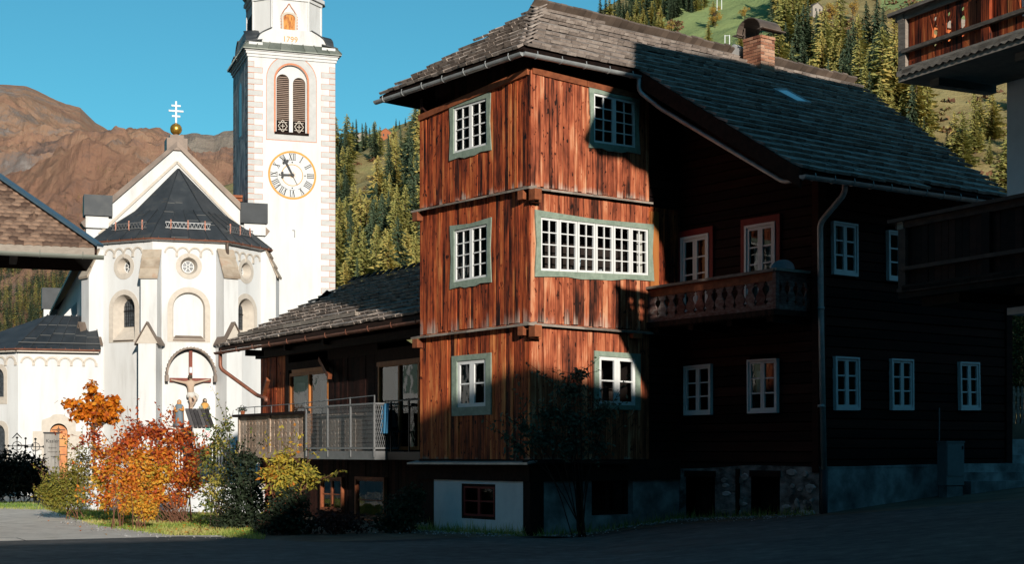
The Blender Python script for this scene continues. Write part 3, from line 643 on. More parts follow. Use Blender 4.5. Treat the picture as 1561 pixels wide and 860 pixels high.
for pl, u0_, u1_, tf_ in ((PLF, ULEFT, -.3, TRL), (PRF, .3, IX, TRR)):   # dark boards set back to paint in the shade under the eaves
    mb = MB(); n = 24
    for i in range(n): a, b = u0_ + (u1_ - u0_) * i / n, u0_ + (u1_ - u0_) * (i + 1) / n; mb.hexa([pl.p(a, tf_(a) - .25, -.42), pl.p(b, tf_(b) - .25, -.42), pl.p(b, 9.25, -.42), pl.p(a, 9.25, -.42)], [pl.p(a + .004, tf_(a) - .25, -.36), pl.p(b - .004, tf_(b) - .25, -.36), pl.p(b - .004, 9.25, -.36), pl.p(a + .004, 9.25, -.36)])
    mb.build('eaves_shade_wall', M['log'], house)
for pl, a_, b_, tf_ in ((PLF, ULEFT, .0, TRL), (PRF, .0, LX, TRR)):
    mb = MB(); mb.hexa([pl.p(a_, tf_(a_) - .02, -.42), pl.p(b_, tf_(b_) - .02, -.42), pl.p(b_, tf_(b_) - .02, -.0), pl.p(a_, tf_(a_) - .02, -.0)], [pl.p(a_, tf_(a_), -.42), pl.p(b_, tf_(b_), -.42), pl.p(b_, tf_(b_), -.0), pl.p(a_, tf_(a_), -.0)]); mb.build('wall_head', M['dark'], house)
# ledges that throw rain off each storey, log ends below them, boards under the eaves
def ledge(pl, u0, u1, zf, m, out=.15, th=.035):
    mb = MB(); n = 6
    for i in range(n):
        a, b = u0 + (u1 - u0) * i / n, u0 + (u1 - u0) * (i + 1) / n; e = random.uniform(0, .006)
        q = lambda u, dz: [pl.p(u, zf(u) - .01 + dz, -.04), pl.p(u, zf(u) - .05 + dz, out)]
        lo = [q(a, -th)[0], q(a, -th)[1], q(b, -th)[1], q(b, -th)[0]]; hi = [q(a, e)[0], q(a, e)[1], q(b, e)[1], q(b, e)[0]]
        mb.hexa(lo, hi, 0)
    mb.build('ledge', m, house)
for zf, pl, u0, u1 in ((L1, PLF, ULEFT - .15, .14), (R1_, PRF, -.14, LX), (L2, PLF, ULEFT - .15, .14), (R2_, PRF, -.14, LX + .9)):
    ledge(pl, u0, u1, zf, M['greywood'])
slate_l = lambda u: LB(u)
ledge(PLF, ULEFT - .22, .16, LB, M['zinc'], out=.20); ledge(PRF, -.16, 2.4, RB, M['dark'], out=.16)
for zl, zr in ((L1, R1_), (L2, R2_)):
    z = zl(0)
    for (a, b, c2, d2) in ((-.13, .02, -.30, -.12), (-.02, .14, -.20, .02)):
        mb = MB(); mb.box(a if a < -.1 else a, b, c2 + .0, d2, z - .30, z - .10) if a < -.1 else mb.box(a, b, -.17, .05, z - .33, z - .07); mb.build('log_end', M['trimred'], house)
    mb = MB(); mb.box(-.15, .02, .04, .20, z - .26, z - .09); mb.build('log_end', M['trimred'], house)
    mb = MB(); y = -ULEFT; mb.box(-.16, .02, y - .1, y + .08, zl(ULEFT) - .27, zl(ULEFT) - .09); mb.build('log_end', M['trimred'], house)
mb = MB(); mb.plbox(PRF, 2.45, 2.7, R2_(2.5) - .18, R2_(2.5) - .09, 0, .16); mb.build('log_end', M['trimred'], house)
tb = MB(); ta, tb_ = PLF.px(641.5, 176), PLF.px(808, 104); 
for i in range(3):
    f0, f1 = i / 3, (i + 1) / 3; p = lambda f: (ta[0] + (tb_[0] - ta[0]) * f, ta[1] + (tb_[1] - ta[1]) * f)
    a, b = p(f0), p(f1); Q = lambda d: [PLF.p(a[0], a[1] - .12, d), PLF.p(b[0], b[1] - .12, d), PLF.p(*b, d), PLF.p(*a, d)]
    tb.hexa(Q(.0), Q(.07))
tb.build('eaves_board', M['trimred'], house)
tb = MB(); ta, tc_ = PRF.px(809, 103), PRF.px(970, 143)
for i in range(2):
    f0, f1 = i / 2 + .005, (i + 1) / 2; p = lambda f: (ta[0] + (tc_[0] - ta[0]) * f, ta[1] + (tc_[1] - ta[1]) * f)
    a, b = p(f0), p(f1); Q = lambda d: [PRF.p(a[0], a[1] - .11, d), PRF.p(b[0], b[1] - .11, d), PRF.p(*b, d), PRF.p(*a, d)]
    tb.hexa(Q(.0), Q(.06))
tb.build('eaves_board', M['trimred'], house)
# log walls round the inner corner and along the street
ROOFZ = lambda y: 9.06 + .609 * (y + .31)
D1 = quadpx(PIN, (1040.5, 363), (1083, 355.5), (1083, 470), (1040.5, 478)); D2 = quadpx(PIN, (1138, 345), (1184.5, 337.5), (1184.5, 456), (1138, 464))
I1 = quadpx(PIN, (1046, 559), (1087, 555), (1087, 632.5), (1046, 634)); I2 = quadpx(PIN, (1142.5, 549), (1188, 546.5), (1188, 629.5), (1143, 631))
IT = PIN.px(1248, 600)[0]
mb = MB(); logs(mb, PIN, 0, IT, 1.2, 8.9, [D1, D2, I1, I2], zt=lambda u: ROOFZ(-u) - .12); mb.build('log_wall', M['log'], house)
for za_, zb_ in ((1.2, 4.0), (6.5, 9.1)): mb = MB(); logs(mb, PRF, LX, IX + .02, za_, zb_, []); mb.build('log_wall', M['log'], house)
mb = MB(); clad(mb, PRF, LX, IX, lambda u: 4.0, lambda u: 6.5, [], w0=.2, w1=.26, wearh=0.01, d1=-.02); mb.build('board_wall', M['clad'], house)
mb = MB(); mb.plbox(PRF, LX + .03, LX + .25, 4.4, 6.4, -.02, .04); mb.build('sun_patch_plank', M['fresh'], house)  # bright unweathered wood also stands in for the sun patch on this wall
MW = {}
MW[0] = quadpx(PMN, (1266, 337), (1303.5, 342.5), (1304, 422.5), (1267, 418.5)); MW[1] = quadpx(PMN, (1350, 351), (1388, 356), (1388, 432), (1351, 428))
MW[2] = quadpx(PMN, (1269, 543.5), (1306, 545.5), (1307, 626), (1270, 626)); MW[3] = quadpx(PMN, (1355, 547), (1388.5, 548.5), (1389, 626), (1356, 626)); MW[4] = quadpx(PMN, (1459, 552), (1489, 553), (1490.5, 626), (1460.5, 626))
MEND = 5.9
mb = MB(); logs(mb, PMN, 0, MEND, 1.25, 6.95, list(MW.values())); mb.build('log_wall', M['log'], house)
for q in (I1, I2): window(house, PIN, q, (.035, .035, .05), 2, 1, 3, M['white'], d=.03, sw=.05, mw=.028, curtain=[(.12, .45, .35, .8)] if q is I2 else None)
for q in MW.values(): window(house, PMN, q, (.035, .035, .06), 2, 1, 3, M['white'], d=.03, sw=.045, mw=.028, curtain=[(.05, .4, .36, .95), (.55, .8, .4, .95)] if q is MW[0] else None)
for q, cu in ((D1, None), (D2, [(.1, .9, .05, .75)])):
    qq = [(q[0][0] - .11, q[0][1] + .13), (q[1][0] + .11, q[1][1] + .13), (q[2][0] + .11, q[2][1]), (q[3][0] - .11, q[3][1])]
    mb = MB()
    for i in (3, 0, 1):
        j = (i + 1) % 4; P4 = [qq[i], qq[j], q[j], q[i]]; mb.hexa([PIN.p(*p, -.01) for p in P4], [PIN.p(*p, .05) for p in P4])
    mb.build('door_casing', M['redpaint'], house)
    ins, wd = window(house, PIN, q, (.05, .05, .02), 2, 1, 4, M['white'], d=.02, sw=.06, mw=.03, curtain=cu); wd.name = 'balcony_door'
mb = MB(); mb.plbox(PMN, -.05, .16, 1.2, 6.95, -.12, .035); mb.build('corner_board', M['log'], house)
mb = MB(); mb.plbox(PMN, MEND - .16, MEND + .04, 1.0, 6.95, -.12, .04); mb.build('corner_board', M['log'], house)
# masonry ground floor
def rect(u0, u1, z0, z1): return [(u0, z0), (u1, z0), (u1, z1), (u0, z1)]
bw = quadpx(PLF, (704, 737.5), (756, 737.5), (756, 791.5), (704, 790.5)); ua, ub = PLF.px(662.5, 760)[0], PLF.px(799, 760)[0]
mb = MB(); mb.holed(PLF, rect(ua, ub, -.6, 1.02), [rect(bw[0][0], bw[1][0], bw[3][1], bw[0][1])], depth=.10, d=.015); mb.build('plaster_wall', M['plaster2'], house)
window(house, PLF, rect(bw[0][0], bw[1][0], 0, 0)[:0] or [(bw[0][0], bw[0][1]), (bw[1][0], bw[0][1]), (bw[1][0], bw[3][1]), (bw[0][0], bw[3][1])], (.05, .05, .06), 2, 1, 2, M['dark'], d=-.03, casd=.03, sw=.04, mw=.03, shut=M['redpaint'], label='small basement window of dark red wood')
mb = MB(); mb.plbox(PLF, ULEFT, ua, -.6, 1.02, -.2, .0); mb.plbox(PLF, ub, .03, -.6, 1.02, -.2, .0); mb.plbox(PLF, ULEFT, .02, 1.02, 1.44, -.2, .04); mb.build('timber_frame', M['dark'], house)
mb = MB(); mb.plbox(PLF, ULEFT - .05, ULEFT + .3, -.6, .12, -.1, .05); mb.build('plinth_stone', M['greyplaster'], house)
bq = quadpx(PRF, (903, 730), (966, 730), (966, 787), (903, 787)); rb = rect(bq[0][0], bq[1][0], bq[3][1], bq[0][1])
mb = MB(); mb.holed(PRF, rect(.03, IX, -.6, 1.2), [rb], depth=.28, d=-.02); mb.build('plaster_wall', M['greyplaster'], house)
window(house, PRF, [rb[3], rb[2], rb[1], rb[0]], (.05, .05, .05), 2, 1, 2, M['dark'], d=-.2, casd=.03, shut=M['dark'])
mb = MB(); u5, u6 = PRF.px(812, 760)[0], PRF.px(828, 760)[0]; mb.plbox(PRF, -.02, u6, -.6, 1.2, -.2, .02); u7 = PRF.px(883, 760)[0]; mb.plbox(PRF, u7 - .05, u7 + .06, -.6, 1.2, -.1, .03); mb.plbox(PRF, 0, IX, 1.02, 1.44, -.2, .03); mb.build('timber_frame', M['dark'], house)
o1 = quadpx(PIN, (1047, 727), (1091, 724), (1091, 806), (1047, 811)); o2 = quadpx(PIN, (1146, 727), (1190, 726), (1190, 799), (1146, 804))
st = MB(); hh = [[(q[3][0], -.4), (q[2][0], -.4), q[1], q[0]] for q in (o1, o2)]
us = sorted([0, IT] + [h[k][0] for h in hh for k in (0, 1)])
st.holed(PIN, [(0, -.5), (hh[0][0][0], -.5)] + [hh[0][3], hh[0][2], (hh[0][1][0], -.5), (hh[1][0][0], -.5), hh[1][3], hh[1][2], (hh[1][1][0], -.5), (IT + .03, -.5), (IT + .03, 1.3), (2.0, 1.33), (.8, 1.26), (0, 1.24)], [], d=.02)
rs_ = random.Random(9)
for _ in range(150):                                     # stones standing out of the worn mortar
    u, z = rs_.uniform(.05, IT - .1), rs_.uniform(-.1, 1.2)
    if any(h[0][0] - .15 < u < h[1][0] + .15 and z < h[3][1] + .1 for h in hh): continue
    r1, r2 = rs_.uniform(.06, .17), rs_.uniform(.04, .10); n = 7
    o_ = [(u + r1 * cos(6.283 * i / n) * rs_.uniform(.8, 1.1), z + r2 * sin(6.283 * i / n) * rs_.uniform(.8, 1.1)) for i in range(n)]
    st.add([PIN.p(*p, .0) for p in o_] + [PIN.p(u + (p[0] - u) * .7, z + (p[1] - z) * .7, .045) for p in o_], [tuple(range(n, 2 * n))] + [(i, (i + 1) % n, n + (i + 1) % n, n + i) for i in range(n)], 0)
st.build('stone_wall', M['stone'], house)
for h in hh:
    mb = MB(); 
    for i in range(5): a = h[0][0] + (h[1][0] - h[0][0]) * i / 5; b = h[0][0] + (h[1][0] - h[0][0]) * (i + 1) / 5; mb.plbox(PIN, a + .004, b - .004, -.4, h[3][1], -.30, -.25 + random.uniform(0, .01))
    mb.plbox(PIN, h[0][0] - .02, h[1][0] + .02, h[3][1], h[3][1] + .12, -.1, .05); dr = mb.build('cellar_door', M['dark'], house)
    mb = MB(); mb.plbox(PIN, h[1][0] - .12, h[1][0] - .09, h[3][1] - .65, h[3][1] - .45, -.25, -.21); mb.build('handle', M['steel'], dr)
mb = MB(); x = PIN.px(1127, 760)[0]; mb.plbox(PIN, x - .04, x + .04, -.4, 1.25, .02, .07); mb.plbox(PIN, 0, IT + .02, 1.22, 1.34, -.2, .01); mb.build('timber_frame', M['dark'], house)
mb = MB(); mb.holed(PMN, [(-.03, -.3), (MEND, -.3), (MEND, 1.25), (3.2, 1.34), (-.03, 1.30)], [], d=.05); mb.plbox(PMN, -.03, 3.2, 1.28, 1.31, -.05, .055); mb.build('plaster_wall', M['greyplaster'], house)
mb = MB(); mb.prism([V((9.72, -3.6, -.5)), V((9.72, 3.6, -.5)), V((9.72, 3.6, 8.6)), V((9.72, 2.6, 10.3)), V((9.72, -3.6, 6.85))], (-.12, 0, 0)); mb.build('end_wall', M['log'], house)
mb = MB(); mb.plbox(Pl(HO, (0, 3.65), 180), -9.7, -.0, -.5, 8.9, -.05, .05); mb.build('rear_wall', M['log'], house)

# roof: E is the eaves corner over the boarded block; a runs along the ridge, b up the slope towards it
E_ = V((-.408, -.31, 9.06)); SL = .609; NM = V((0, -SL, 1)).normalized()
def rp(a, b, d=0): return E_ + V((a, b, SL * b)) + NM * d
def roofpx(px, py):
    e = HO.i @ V((0, 0, EYE)); r = HO.i.to_3x3() @ ray(px, py); t = (E_ - e).dot(NM) / r.dot(NM); h = e + r * t - E_; return (h.x, h.y)
AP = (2.95, 3.25)
r_1 = roofpx(988, 117); r_0 = roofpx(1222, 260); r_e = roofpx(1548, 309); r_r = roofpx(1306, 131)
mpoly = [(0, 0), (r_1[0], 0), r_0, (r_e[0], r_0[1] + .25), r_r, AP]
def rowspan(poly, y):
    xs_ = []
    for (x0, y0), (x1, y1) in zip(poly, poly[1:] + poly[:1]):
        if (y0 - y) * (y1 - y) < 0: xs_.append(x0 + (x1 - x0) * (y - y0) / (y1 - y0))
    return sorted(xs_)
def shingles(mb, fn, poly, step, w0, w1, th=.055, rise=.095):
    y0, y1 = min(p[1] for p in poly), max(p[1] for p in poly); k = 0; y = y0
    while y < y1 - .02:
        xs_ = rowspan(poly, y + step * .45)
        for a, b in zip(xs_[::2], xs_[1::2]):
            x = a - random.uniform(0, .05); lift = random.uniform(-.006, .006)
            while x < b:
                x2 = min(x + random.uniform(w0, w1), b + .04); j = random.uniform(-.018, .012) + lift * 2; hh_ = rise + lift + random.uniform(-.010, .012)
                lo = [fn(x + .004, y + j, hh_ - th), fn(x2 - .004, y + j, hh_ - th), fn(x2 - .004, y + step * 1.25, .004), fn(x + .004, y + step * 1.25, .004)]
                hi = [fn(x + .004, y + j, hh_), fn(x2 - .004, y + j, hh_ + random.uniform(-.006, .006)), fn(x2 - .004, y + step * 1.25, .02), fn(x + .004, y + step * 1.25, .02)]
                mb.hexa(lo, hi); x = x2
        y += step
rf_ = MB(); shingles(rf_, rp, mpoly, .30, .14, .30)
HS = SL * AP[1] / AP[0]; NH = V((-HS, 0, 1)).normalized()
def hp(b, a, d=0): return E_ + V((a, b, HS * a)) + NH * d
ELB = 4.92
hpoly = [(0, 0), (AP[1], AP[0]), (AP[1] + .18, AP[0]), (ELB, 0)]
shingles(rf_, lambda x, y, d: hp(x, y, d), hpoly, .30, .14, .30)
ridz = rp(*AP).z; rend = rp(*r_r)
BS = (ridz - E_.z) / (ELB - AP[1])
def bp(a, b, d=0): return V((E_.x + a, E_.y + AP[1] + b, ridz - BS * b + d))       # far slope falling away behind the ridge
roof = rf_.build('roof', M['shingle'], house)
dk = MB()
T = .11
def deck(pts3, n, m=0): dk.prism(pts3, n * -T)
deck([rp(x, y, -.002) for x, y in mpoly], NM)
deck([hp(x, y, -.002) for x, y in hpoly], NH)
dk.prism([rp(*AP), rp(AP[0], AP[1]) + V((0, .18, 0)), E_ + V((0, ELB, 0)), E_ + V((12, ELB, -.3)), rend], (0, 0, -T))
dk.build('roof_deck', M['soffit'], roof)
# ridge planks lapping over from the far slope
rc = MB(); n = 58; A0, A1 = V(rp(AP[0] - .1, AP[1])), V(rp(*r_r))
for i in range(n):
    p, q = A0.lerp(A1, i / n), A0.lerp(A1, (i + .97) / n); h = random.uniform(-.02, .02); up = V((0, -.16, .13)); bk = V((0, .5, -.42))
    o_ = V((0, .12, .06 + h))
    rc.hexa([p + o_ + up, q + o_ + up, q + o_ + bk, p + o_ + bk], [p + o_ + up + V((0, .03, .045)), q + o_ + up + V((0, .03, .045)), q + o_ + bk + V((0, .03, .045)), p + o_ + bk + V((0, .03, .045))])
rc.build('ridge_planks', M['rusty'], roof)
# barge board, gutters and pipes
mb = MB(); a, b = rp(r_1[0], 0), rp(*r_0); mb.hexa([a + V((-.05, 0, -.30)), b + V((-.05, 0, -.30)), b + V((0, 0, -.30)), a + V((0, 0, -.30))], [a + V((-.05, 0, .03)), b + V((-.05, 0, .03)), b + V((0, 0, .03)), a + V((0, 0, .03))]); mb.build('barge_board', M['dark'], roof)
mb = MB(); mb.beam(rp(r_0[0] + .2, r_0[1] + .55, -.2), rp(r_1[0] + .2, -.1, -.2), .14, .18); mb.beam(rp(r_0[0] + .9, r_0[1] + .55, -.2), rp(r_1[0] + .9, 1.2, -.2), .14, .18); mb.build('purlin', M['dark'], roof)
def gutter(parent, a, b, m, rd=.065, brk=6, sag=.0):
    mb = MB(); a, b = V(a), V(b); t = (b - a).normalized(); s = t.cross(V((0, 0, 1))).normalized(); n = 8; pts = []
    for e in (a, b):
        for rr in (rd, rd - .012):
            for i in range(n + 1): an = pi + pi * i / n; pts.append(e + s * rr * cos(an) + V((0, 0, rr * sin(an))))
    m1 = n + 1; fs = []
    for i in range(n): fs += [(i, i + 1, 2 * m1 + i + 1, 2 * m1 + i), (m1 + i, 2 * m1 + m1 + i, 2 * m1 + m1 + i + 1, m1 + i + 1)]
    fs += [(0, 2 * m1, 3 * m1, m1), (n, m1 + n, 3 * m1 + n, 2 * m1 + n), tuple(range(m1)), tuple(range(2 * m1, 3 * m1))]
    mb.add(pts, fs)
    for i in range(brk):
        c = a.lerp(b, (i + .5) / brk); mb.tube([c + s * (rd + .004) * cos(pi + pi * k / 8) + V((0, 0, (rd + .006) * sin(pi + pi * k / 8))) for k in range(9)] + [c + s * rd * .9 + V((0, 0, .05))], .009, 5)
    return mb.build('gutter', m, parent)
def smooth_path(pts, n=5):
    pts = [V(p) for p in pts]; out = [pts[0]]
    for i in range(1, len(pts) - 1):
        a, b, c = pts[i - 1], pts[i], pts[i + 1]; p = b + (a - b).normalized() * min(.12, (a - b).length * .4); q = b + (c - b).normalized() * min(.12, (c - b).length * .4)
        out += [p * (1 - t) ** 2 + b * 2 * t * (1 - t) + q * t * t for t in [k / n for k in range(n + 1)]]
    return out + [pts[-1]]
gutter(roof, hp(ELB + .05, -.06) + V((0, 0, -.06)), hp(-.06, -.06) + V((0, 0, -.06)), M['zinc'], .07, 7)
gutter(roof, rp(-.06, -.06) + V((0, 0, -.06)), rp(r_1[0] + .02, -.06) + V((0, 0, -.07)), M['zinc'], .07, 5)
gL = gutter(roof, rp(r_0[0] - .05, r_0[1] - .06) + V((0, 0, -.05)), rp(r_e[0], r_0[1] + .22) + V((0, 0, -.07)), M['zinc'], .075, 12)
mb = MB(); a = rp(r_1[0] - .08, -.08) + V((0, 0, -.12)); 
mb.tube(smooth_path([a, a + V((0, 0, -.25)), rp(r_1[0] + .1, -.75, -.42), rp(r_0[0] + .1, r_0[1] + .3, -.36), rp(r_0[0] + .1, r_0[1] + .0, -.12)]), .045, 10); mb.build('verge_pipe', M['zinc'], roof, smooth=True)
ga = rp(r_0[0], r_0[1] - .06); t_ = (1288 - 1222) / (1548 - 1222.)
gy = r_0[1] - .06 + .02
xg = PMN.px(1288, 275, .58)[0]; gp = PMN.p(xg, PMN.px(1288, 276, .58)[1], .58)
u1p, z1p = PMN.px(1250, 340, .10); u2p = PMN.px(1256, 700, .10)[0]
mb = MB(); mb.tube(smooth_path([gp + V((0, 0, .02)), gp - V((0, 0, .22)), PMN.p(u1p, z1p, .10), PMN.p(u1p + .03, 4.0, .10), PMN.p(u2p, 1.25, .10)]), .055, 12)
for z in (4.2, 2.4): mb.tube([PMN.p(u1p + .03, z, .10), PMN.p(u1p + .03, z + .05, .10)], .064, 12)
dp = mb.build('downpipe', M['zinc'], house, smooth=True); mb = MB(); mb.tube([PMN.p(u2p, 1.25, .10), PMN.p(u2p, -.1, .10)], .07, 12); mb.build('cast_foot', M['black'], dp, smooth=True)
# chimney
cb = roofpx(1160, 110); CW, CL = .46, .56; c0 = rp(*cb); cz0 = c0.z - .4; cz1 = HO.loc(at(1160, 52, (HO.m @ c0).y)).z
x0, x1, y0, y1 = c0.x, c0.x + CW, c0.y, c0.y + CL
M['brick'] = mat('old_red_brick', [(.25, (.20, .075, .045)), (.5, (.42, .19, .11)), (.75, (.58, .36, .24))], (1, 1, 1), 4, 6, rnd=.5, rough=.9, bump=.4)
M['mortar'] = plain('lime_mortar', (.42, .34, .28), .95)
mb = MB(); mb.box(x0 + .012, x1 - .012, y0 + .012, y1 - .012, cz0, cz1 - .02, 1, .5); z = cz0; k = 0
while z < cz1 - .03:
    ex = .02 if z > cz1 - .12 else 0
    for side in range(4):
        Ln = CW if side % 2 == 0 else CL; x = -(.12 if k % 2 else 0)
        while x < Ln:
            a, b = max(0, x), min(Ln, x + .235); x += .245
            if b - a < .03: continue
            if side == 0: mb.box(x0 + a + .004, x0 + b - .004, y0 - ex, y0 + .05, z, z + .062)
            elif side == 1: mb.box(x0 - ex, x0 + .05, y0 + a + .004, y0 + b - .004, z, z + .062)
            elif side == 2: mb.box(x0 + a + .004, x0 + b - .004, y1 - .05, y1 + ex, z, z + .062)
            else: mb.box(x1 - .05, x1 + ex, y0 + a + .004, y0 + b - .004, z, z + .062)
    z += .075; k += 1
chim = mb.build('chimney', [M['brick'], M['mortar']], roof)
mb = MB(); n = 12; zc = cz1 + .10; RW = CL / 2 + .10
for xa, xb in ((x0 - .12, x1 + .12),):
    for i in range(n):
        an = [-.12 + (pi + .24) * (i + k) / n for k in (0, 1)]; f = lambda q, rr: V((0, y0 + CL / 2 - rr * cos(q), zc + rr * .85 * sin(q)))
        P4 = [f(an[0], RW), f(an[1], RW), f(an[1], RW - .02), f(an[0], RW - .02)]
        mb.hexa([p + V((xa, 0, 0)) for p in P4], [p + V((xb, 0, 0)) for p in P4])
for xx in (x0 + .03, x1 - .03):
    for yy in (y0 + .02, y1 - .02): mb.tube([(xx, yy, cz1 - .05), (xx, yy, zc + .16)], .014, 6)
for yy in (y0 - .12, y1 + .12): mb.box(x0 - .14, x1 + .14, yy - .09, yy + .09, zc - .01, zc + .012)
mb.build('chimney_cowl', M['rusty'], chim)
# skylight
sp = [roofpx(*p) for p in ((1177.6, 143), (1196, 143.3), (1231.6, 163), (1212, 161))]; mb = MB()
cx_ = sum(p[0] for p in sp) / 4; cy_ = sum(p[1] for p in sp) / 4; grow = lambda k: [(cx_ + (p[0] - cx_) * k, cy_ + (p[1] - cy_) * k) for p in sp]
o_, i_ = grow(1.08), grow(.94)
for i in range(4):
    j = (i + 1) % 4; P4 = [o_[i], o_[j], i_[j], i_[i]]; mb.hexa([rp(*p, .03) for p in P4], [rp(*p, .12) for p in P4])
sk = mb.build('skylight', M['zinc'], roof); mb = MB(); mb.face([rp(*p, .108) for p in i_]); 
M['skyglass'] = plain('pale_skylight_glass', (.72, .76, .78), .12, spec=.9, var=.05); mb.build('pane', M['skyglass'], sk)
mb = MB(); q0 = roofpx(1123, 88); mb.prism([rp(q0[0], q0[1] - .02, .0), rp(q0[0] + .2, q0[1] - .02, .0), rp(q0[0] + .2, q0[1] + .25, .0), rp(q0[0], q0[1] + .25, .0)], NM * .24); mb.build('roof_vent_box', M['greypaint'], roof)

# balcony in the inner corner
BX = 2.987; PB = Pl(HO, (BX, 0), -90)
bt_l, bt_r = PB.px(993, 438), PB.px(1183, 410); bb_l, bb_r = PB.px(996, 487), PB.px(1183, 466)
ue = bt_r[0]; u_s = -.0
top = line(bt_l, bt_r); bot = line(bb_l, bb_r)
mb = MB(); mb.hexa([PB.p(.0, bot(0) - .16, -.9), PB.p(ue, bot(ue) - .16, -.9), PB.p(ue, bot(ue) - .16, .03), PB.p(0, bot(0) - .16, .03)], [PB.p(0, bot(0) - .06, -.9), PB.p(ue, bot(ue) - .06, -.9), PB.p(ue, bot(ue) - .06, .03), PB.p(0, bot(0) - .06, .03)])
for f in (.06, .35, .65, .95): mb.hexa([PB.p(ue * f - .07, bot(ue * f) - .32, -.9), PB.p(ue * f + .07, bot(ue * f) - .32, -.9), PB.p(ue * f + .07, bot(ue * f) - .28, -.02), PB.p(ue * f - .07, bot(ue * f) - .28, -.02)], [PB.p(ue * f - .07, bot(ue * f) - .16, -.9), PB.p(ue * f + .07, bot(ue * f) - .16, -.9), PB.p(ue * f + .07, bot(ue * f) - .16, -.02), PB.p(ue * f - .07, bot(ue * f) - .16, -.02)])
n = 44
for i in range(n):                                       # scalloped edge board
    a, b = ue * i / n, ue * (i + 1) / n; zc_ = bot((a + b) / 2)
    mb.prism([PB.p(a, zc_ - .06, .03), PB.p(a, zc_ - .15, .03), PB.p((a + b) / 2, zc_ - .19, .03), PB.p(b, zc_ - .15, .03), PB.p(b, zc_ - .06, .03)], PB.n * .02)
balc = mb.build('balcony', M['dark'], house)
M['rail'] = mat('worn_red_grey_paint', [(.3, (.07, .018, .014)), (.5, (.16, .09, .075)), (.72, (.30, .28, .26))], (4, 4, 9), 2.2, 7, rnd=.35, rough=.8)
def qrail(name, z_of, h, d0, d1, m): mb = MB(); mb.hexa([PB.p(0, z_of(0), d0), PB.p(ue, z_of(ue), d0), PB.p(ue, z_of(ue), d1), PB.p(0, z_of(0), d1)], [PB.p(0, z_of(0) + h, d0), PB.p(ue, z_of(ue) + h, d0), PB.p(ue, z_of(ue) + h, d1), PB.p(0, z_of(0) + h, d1)]); mb.build(name, m, balc)
qrail('handrail', lambda u: top(u) - .04, .05, -.09, .07, M['greywood']); qrail('rail', lambda u: top(u) - .20, .16, -.05, .0, M['trimred']); qrail('rail', lambda u: bot(u) - .06, .10, -.05, .0, M['rail'])
PROF = [(0, .86), (.10, .86), (.14, .55), (.19, .80), (.34, .98), (.48, .70), (.60, .42), (.70, .36), (.78, .50), (.82, .82), (.87, .55), (.92, .86), (1, .86)]
def baluster(pl, u, z0, z1, w, d0, th, parent, m, prof=PROF):
    mb = MB(); L_ = [(u - w / 2 * k, z0 + (z1 - z0) * t) for t, k in prof]; R_ = [(u + w / 2 * k, z0 + (z1 - z0) * t) for t, k in reversed(prof)]
    mb.prism([pl.p(a, b, d0) for a, b in L_ + R_], pl.n * th); mb.build('baluster', m, parent)
nb = 13
for i in range(nb): u = ue * (i + .5) / nb; baluster(PB, u, bot(u) + .03, top(u) - .19, ue / nb * .99, -.045, .03, balc, M['rail'])
PBS = Pl(HO, (BX, -ue), 0)
for i in range(4): u = .10 + .22 * i + .1; baluster(PBS, u, bot(ue) + .03, top(ue) - .19, .21, -.03, .03, balc, M['rail'])
for u in (0.02, .87): mb = MB(); mb.plbox(PBS, u - .05, u + .05, bot(ue) - .05, top(ue), -.06, .02); mb.build('post', M['rail'], balc)
mb = MB(); mb.plbox(PB, 0.0, .08, bot(0) - .02, top(0), -.06, .0); mb.build('post', M['rail'], balc)
mb = MB(); mb.plbox(PBS, -.05, .9, top(ue) - .03, top(ue) + .02, -.06, .05); mb.build('handrail', M['greywood'], balc)
for za_, zb_ in ((top(ue) - .20, top(ue) - .03), (bot(ue) - .06, bot(ue) + .04)): mb = MB(); mb.plbox(PBS, .05, .87, za_, zb_, -.04, .0); mb.build('rail', M['rail'], balc)
# dish behind the rail
dc = PIN.px(1193, 408, .45); c_ = PIN.p(dc[0], dc[1] - .05, .45)
dfr = Fr(HO.m @ V((c_.x, c_.y, dc[1] - .05 - .9)), 37.5)
dish = thing('satellite_dish', 'round blue grey dish rising behind the corner of the carved balcony rail', 'satellite dish', dfr)
mb = MB(); mb.lathe((0, 0, 0), [(.001, -.06), (.12, -.05), (.24, -.025), (.33, .02), (.36, .05), (.35, .055), (.24, -.012), (.001, -.045)], 24); bowl = mb.build('bowl', plain('blue_grey_enamel', (.26, .30, .33), .45), dish, smooth=True)
bowl.scale = (.62,) * 3; bowl.location = (0, 0, .9); bowl.rotation_euler = (rad(62), 0, rad(-52))
mb = MB(); mb.tube([(0, 0, 0), (0, 0, .88)], .025, 8); mb.build('mast', M['steel'], dish, smooth=True)
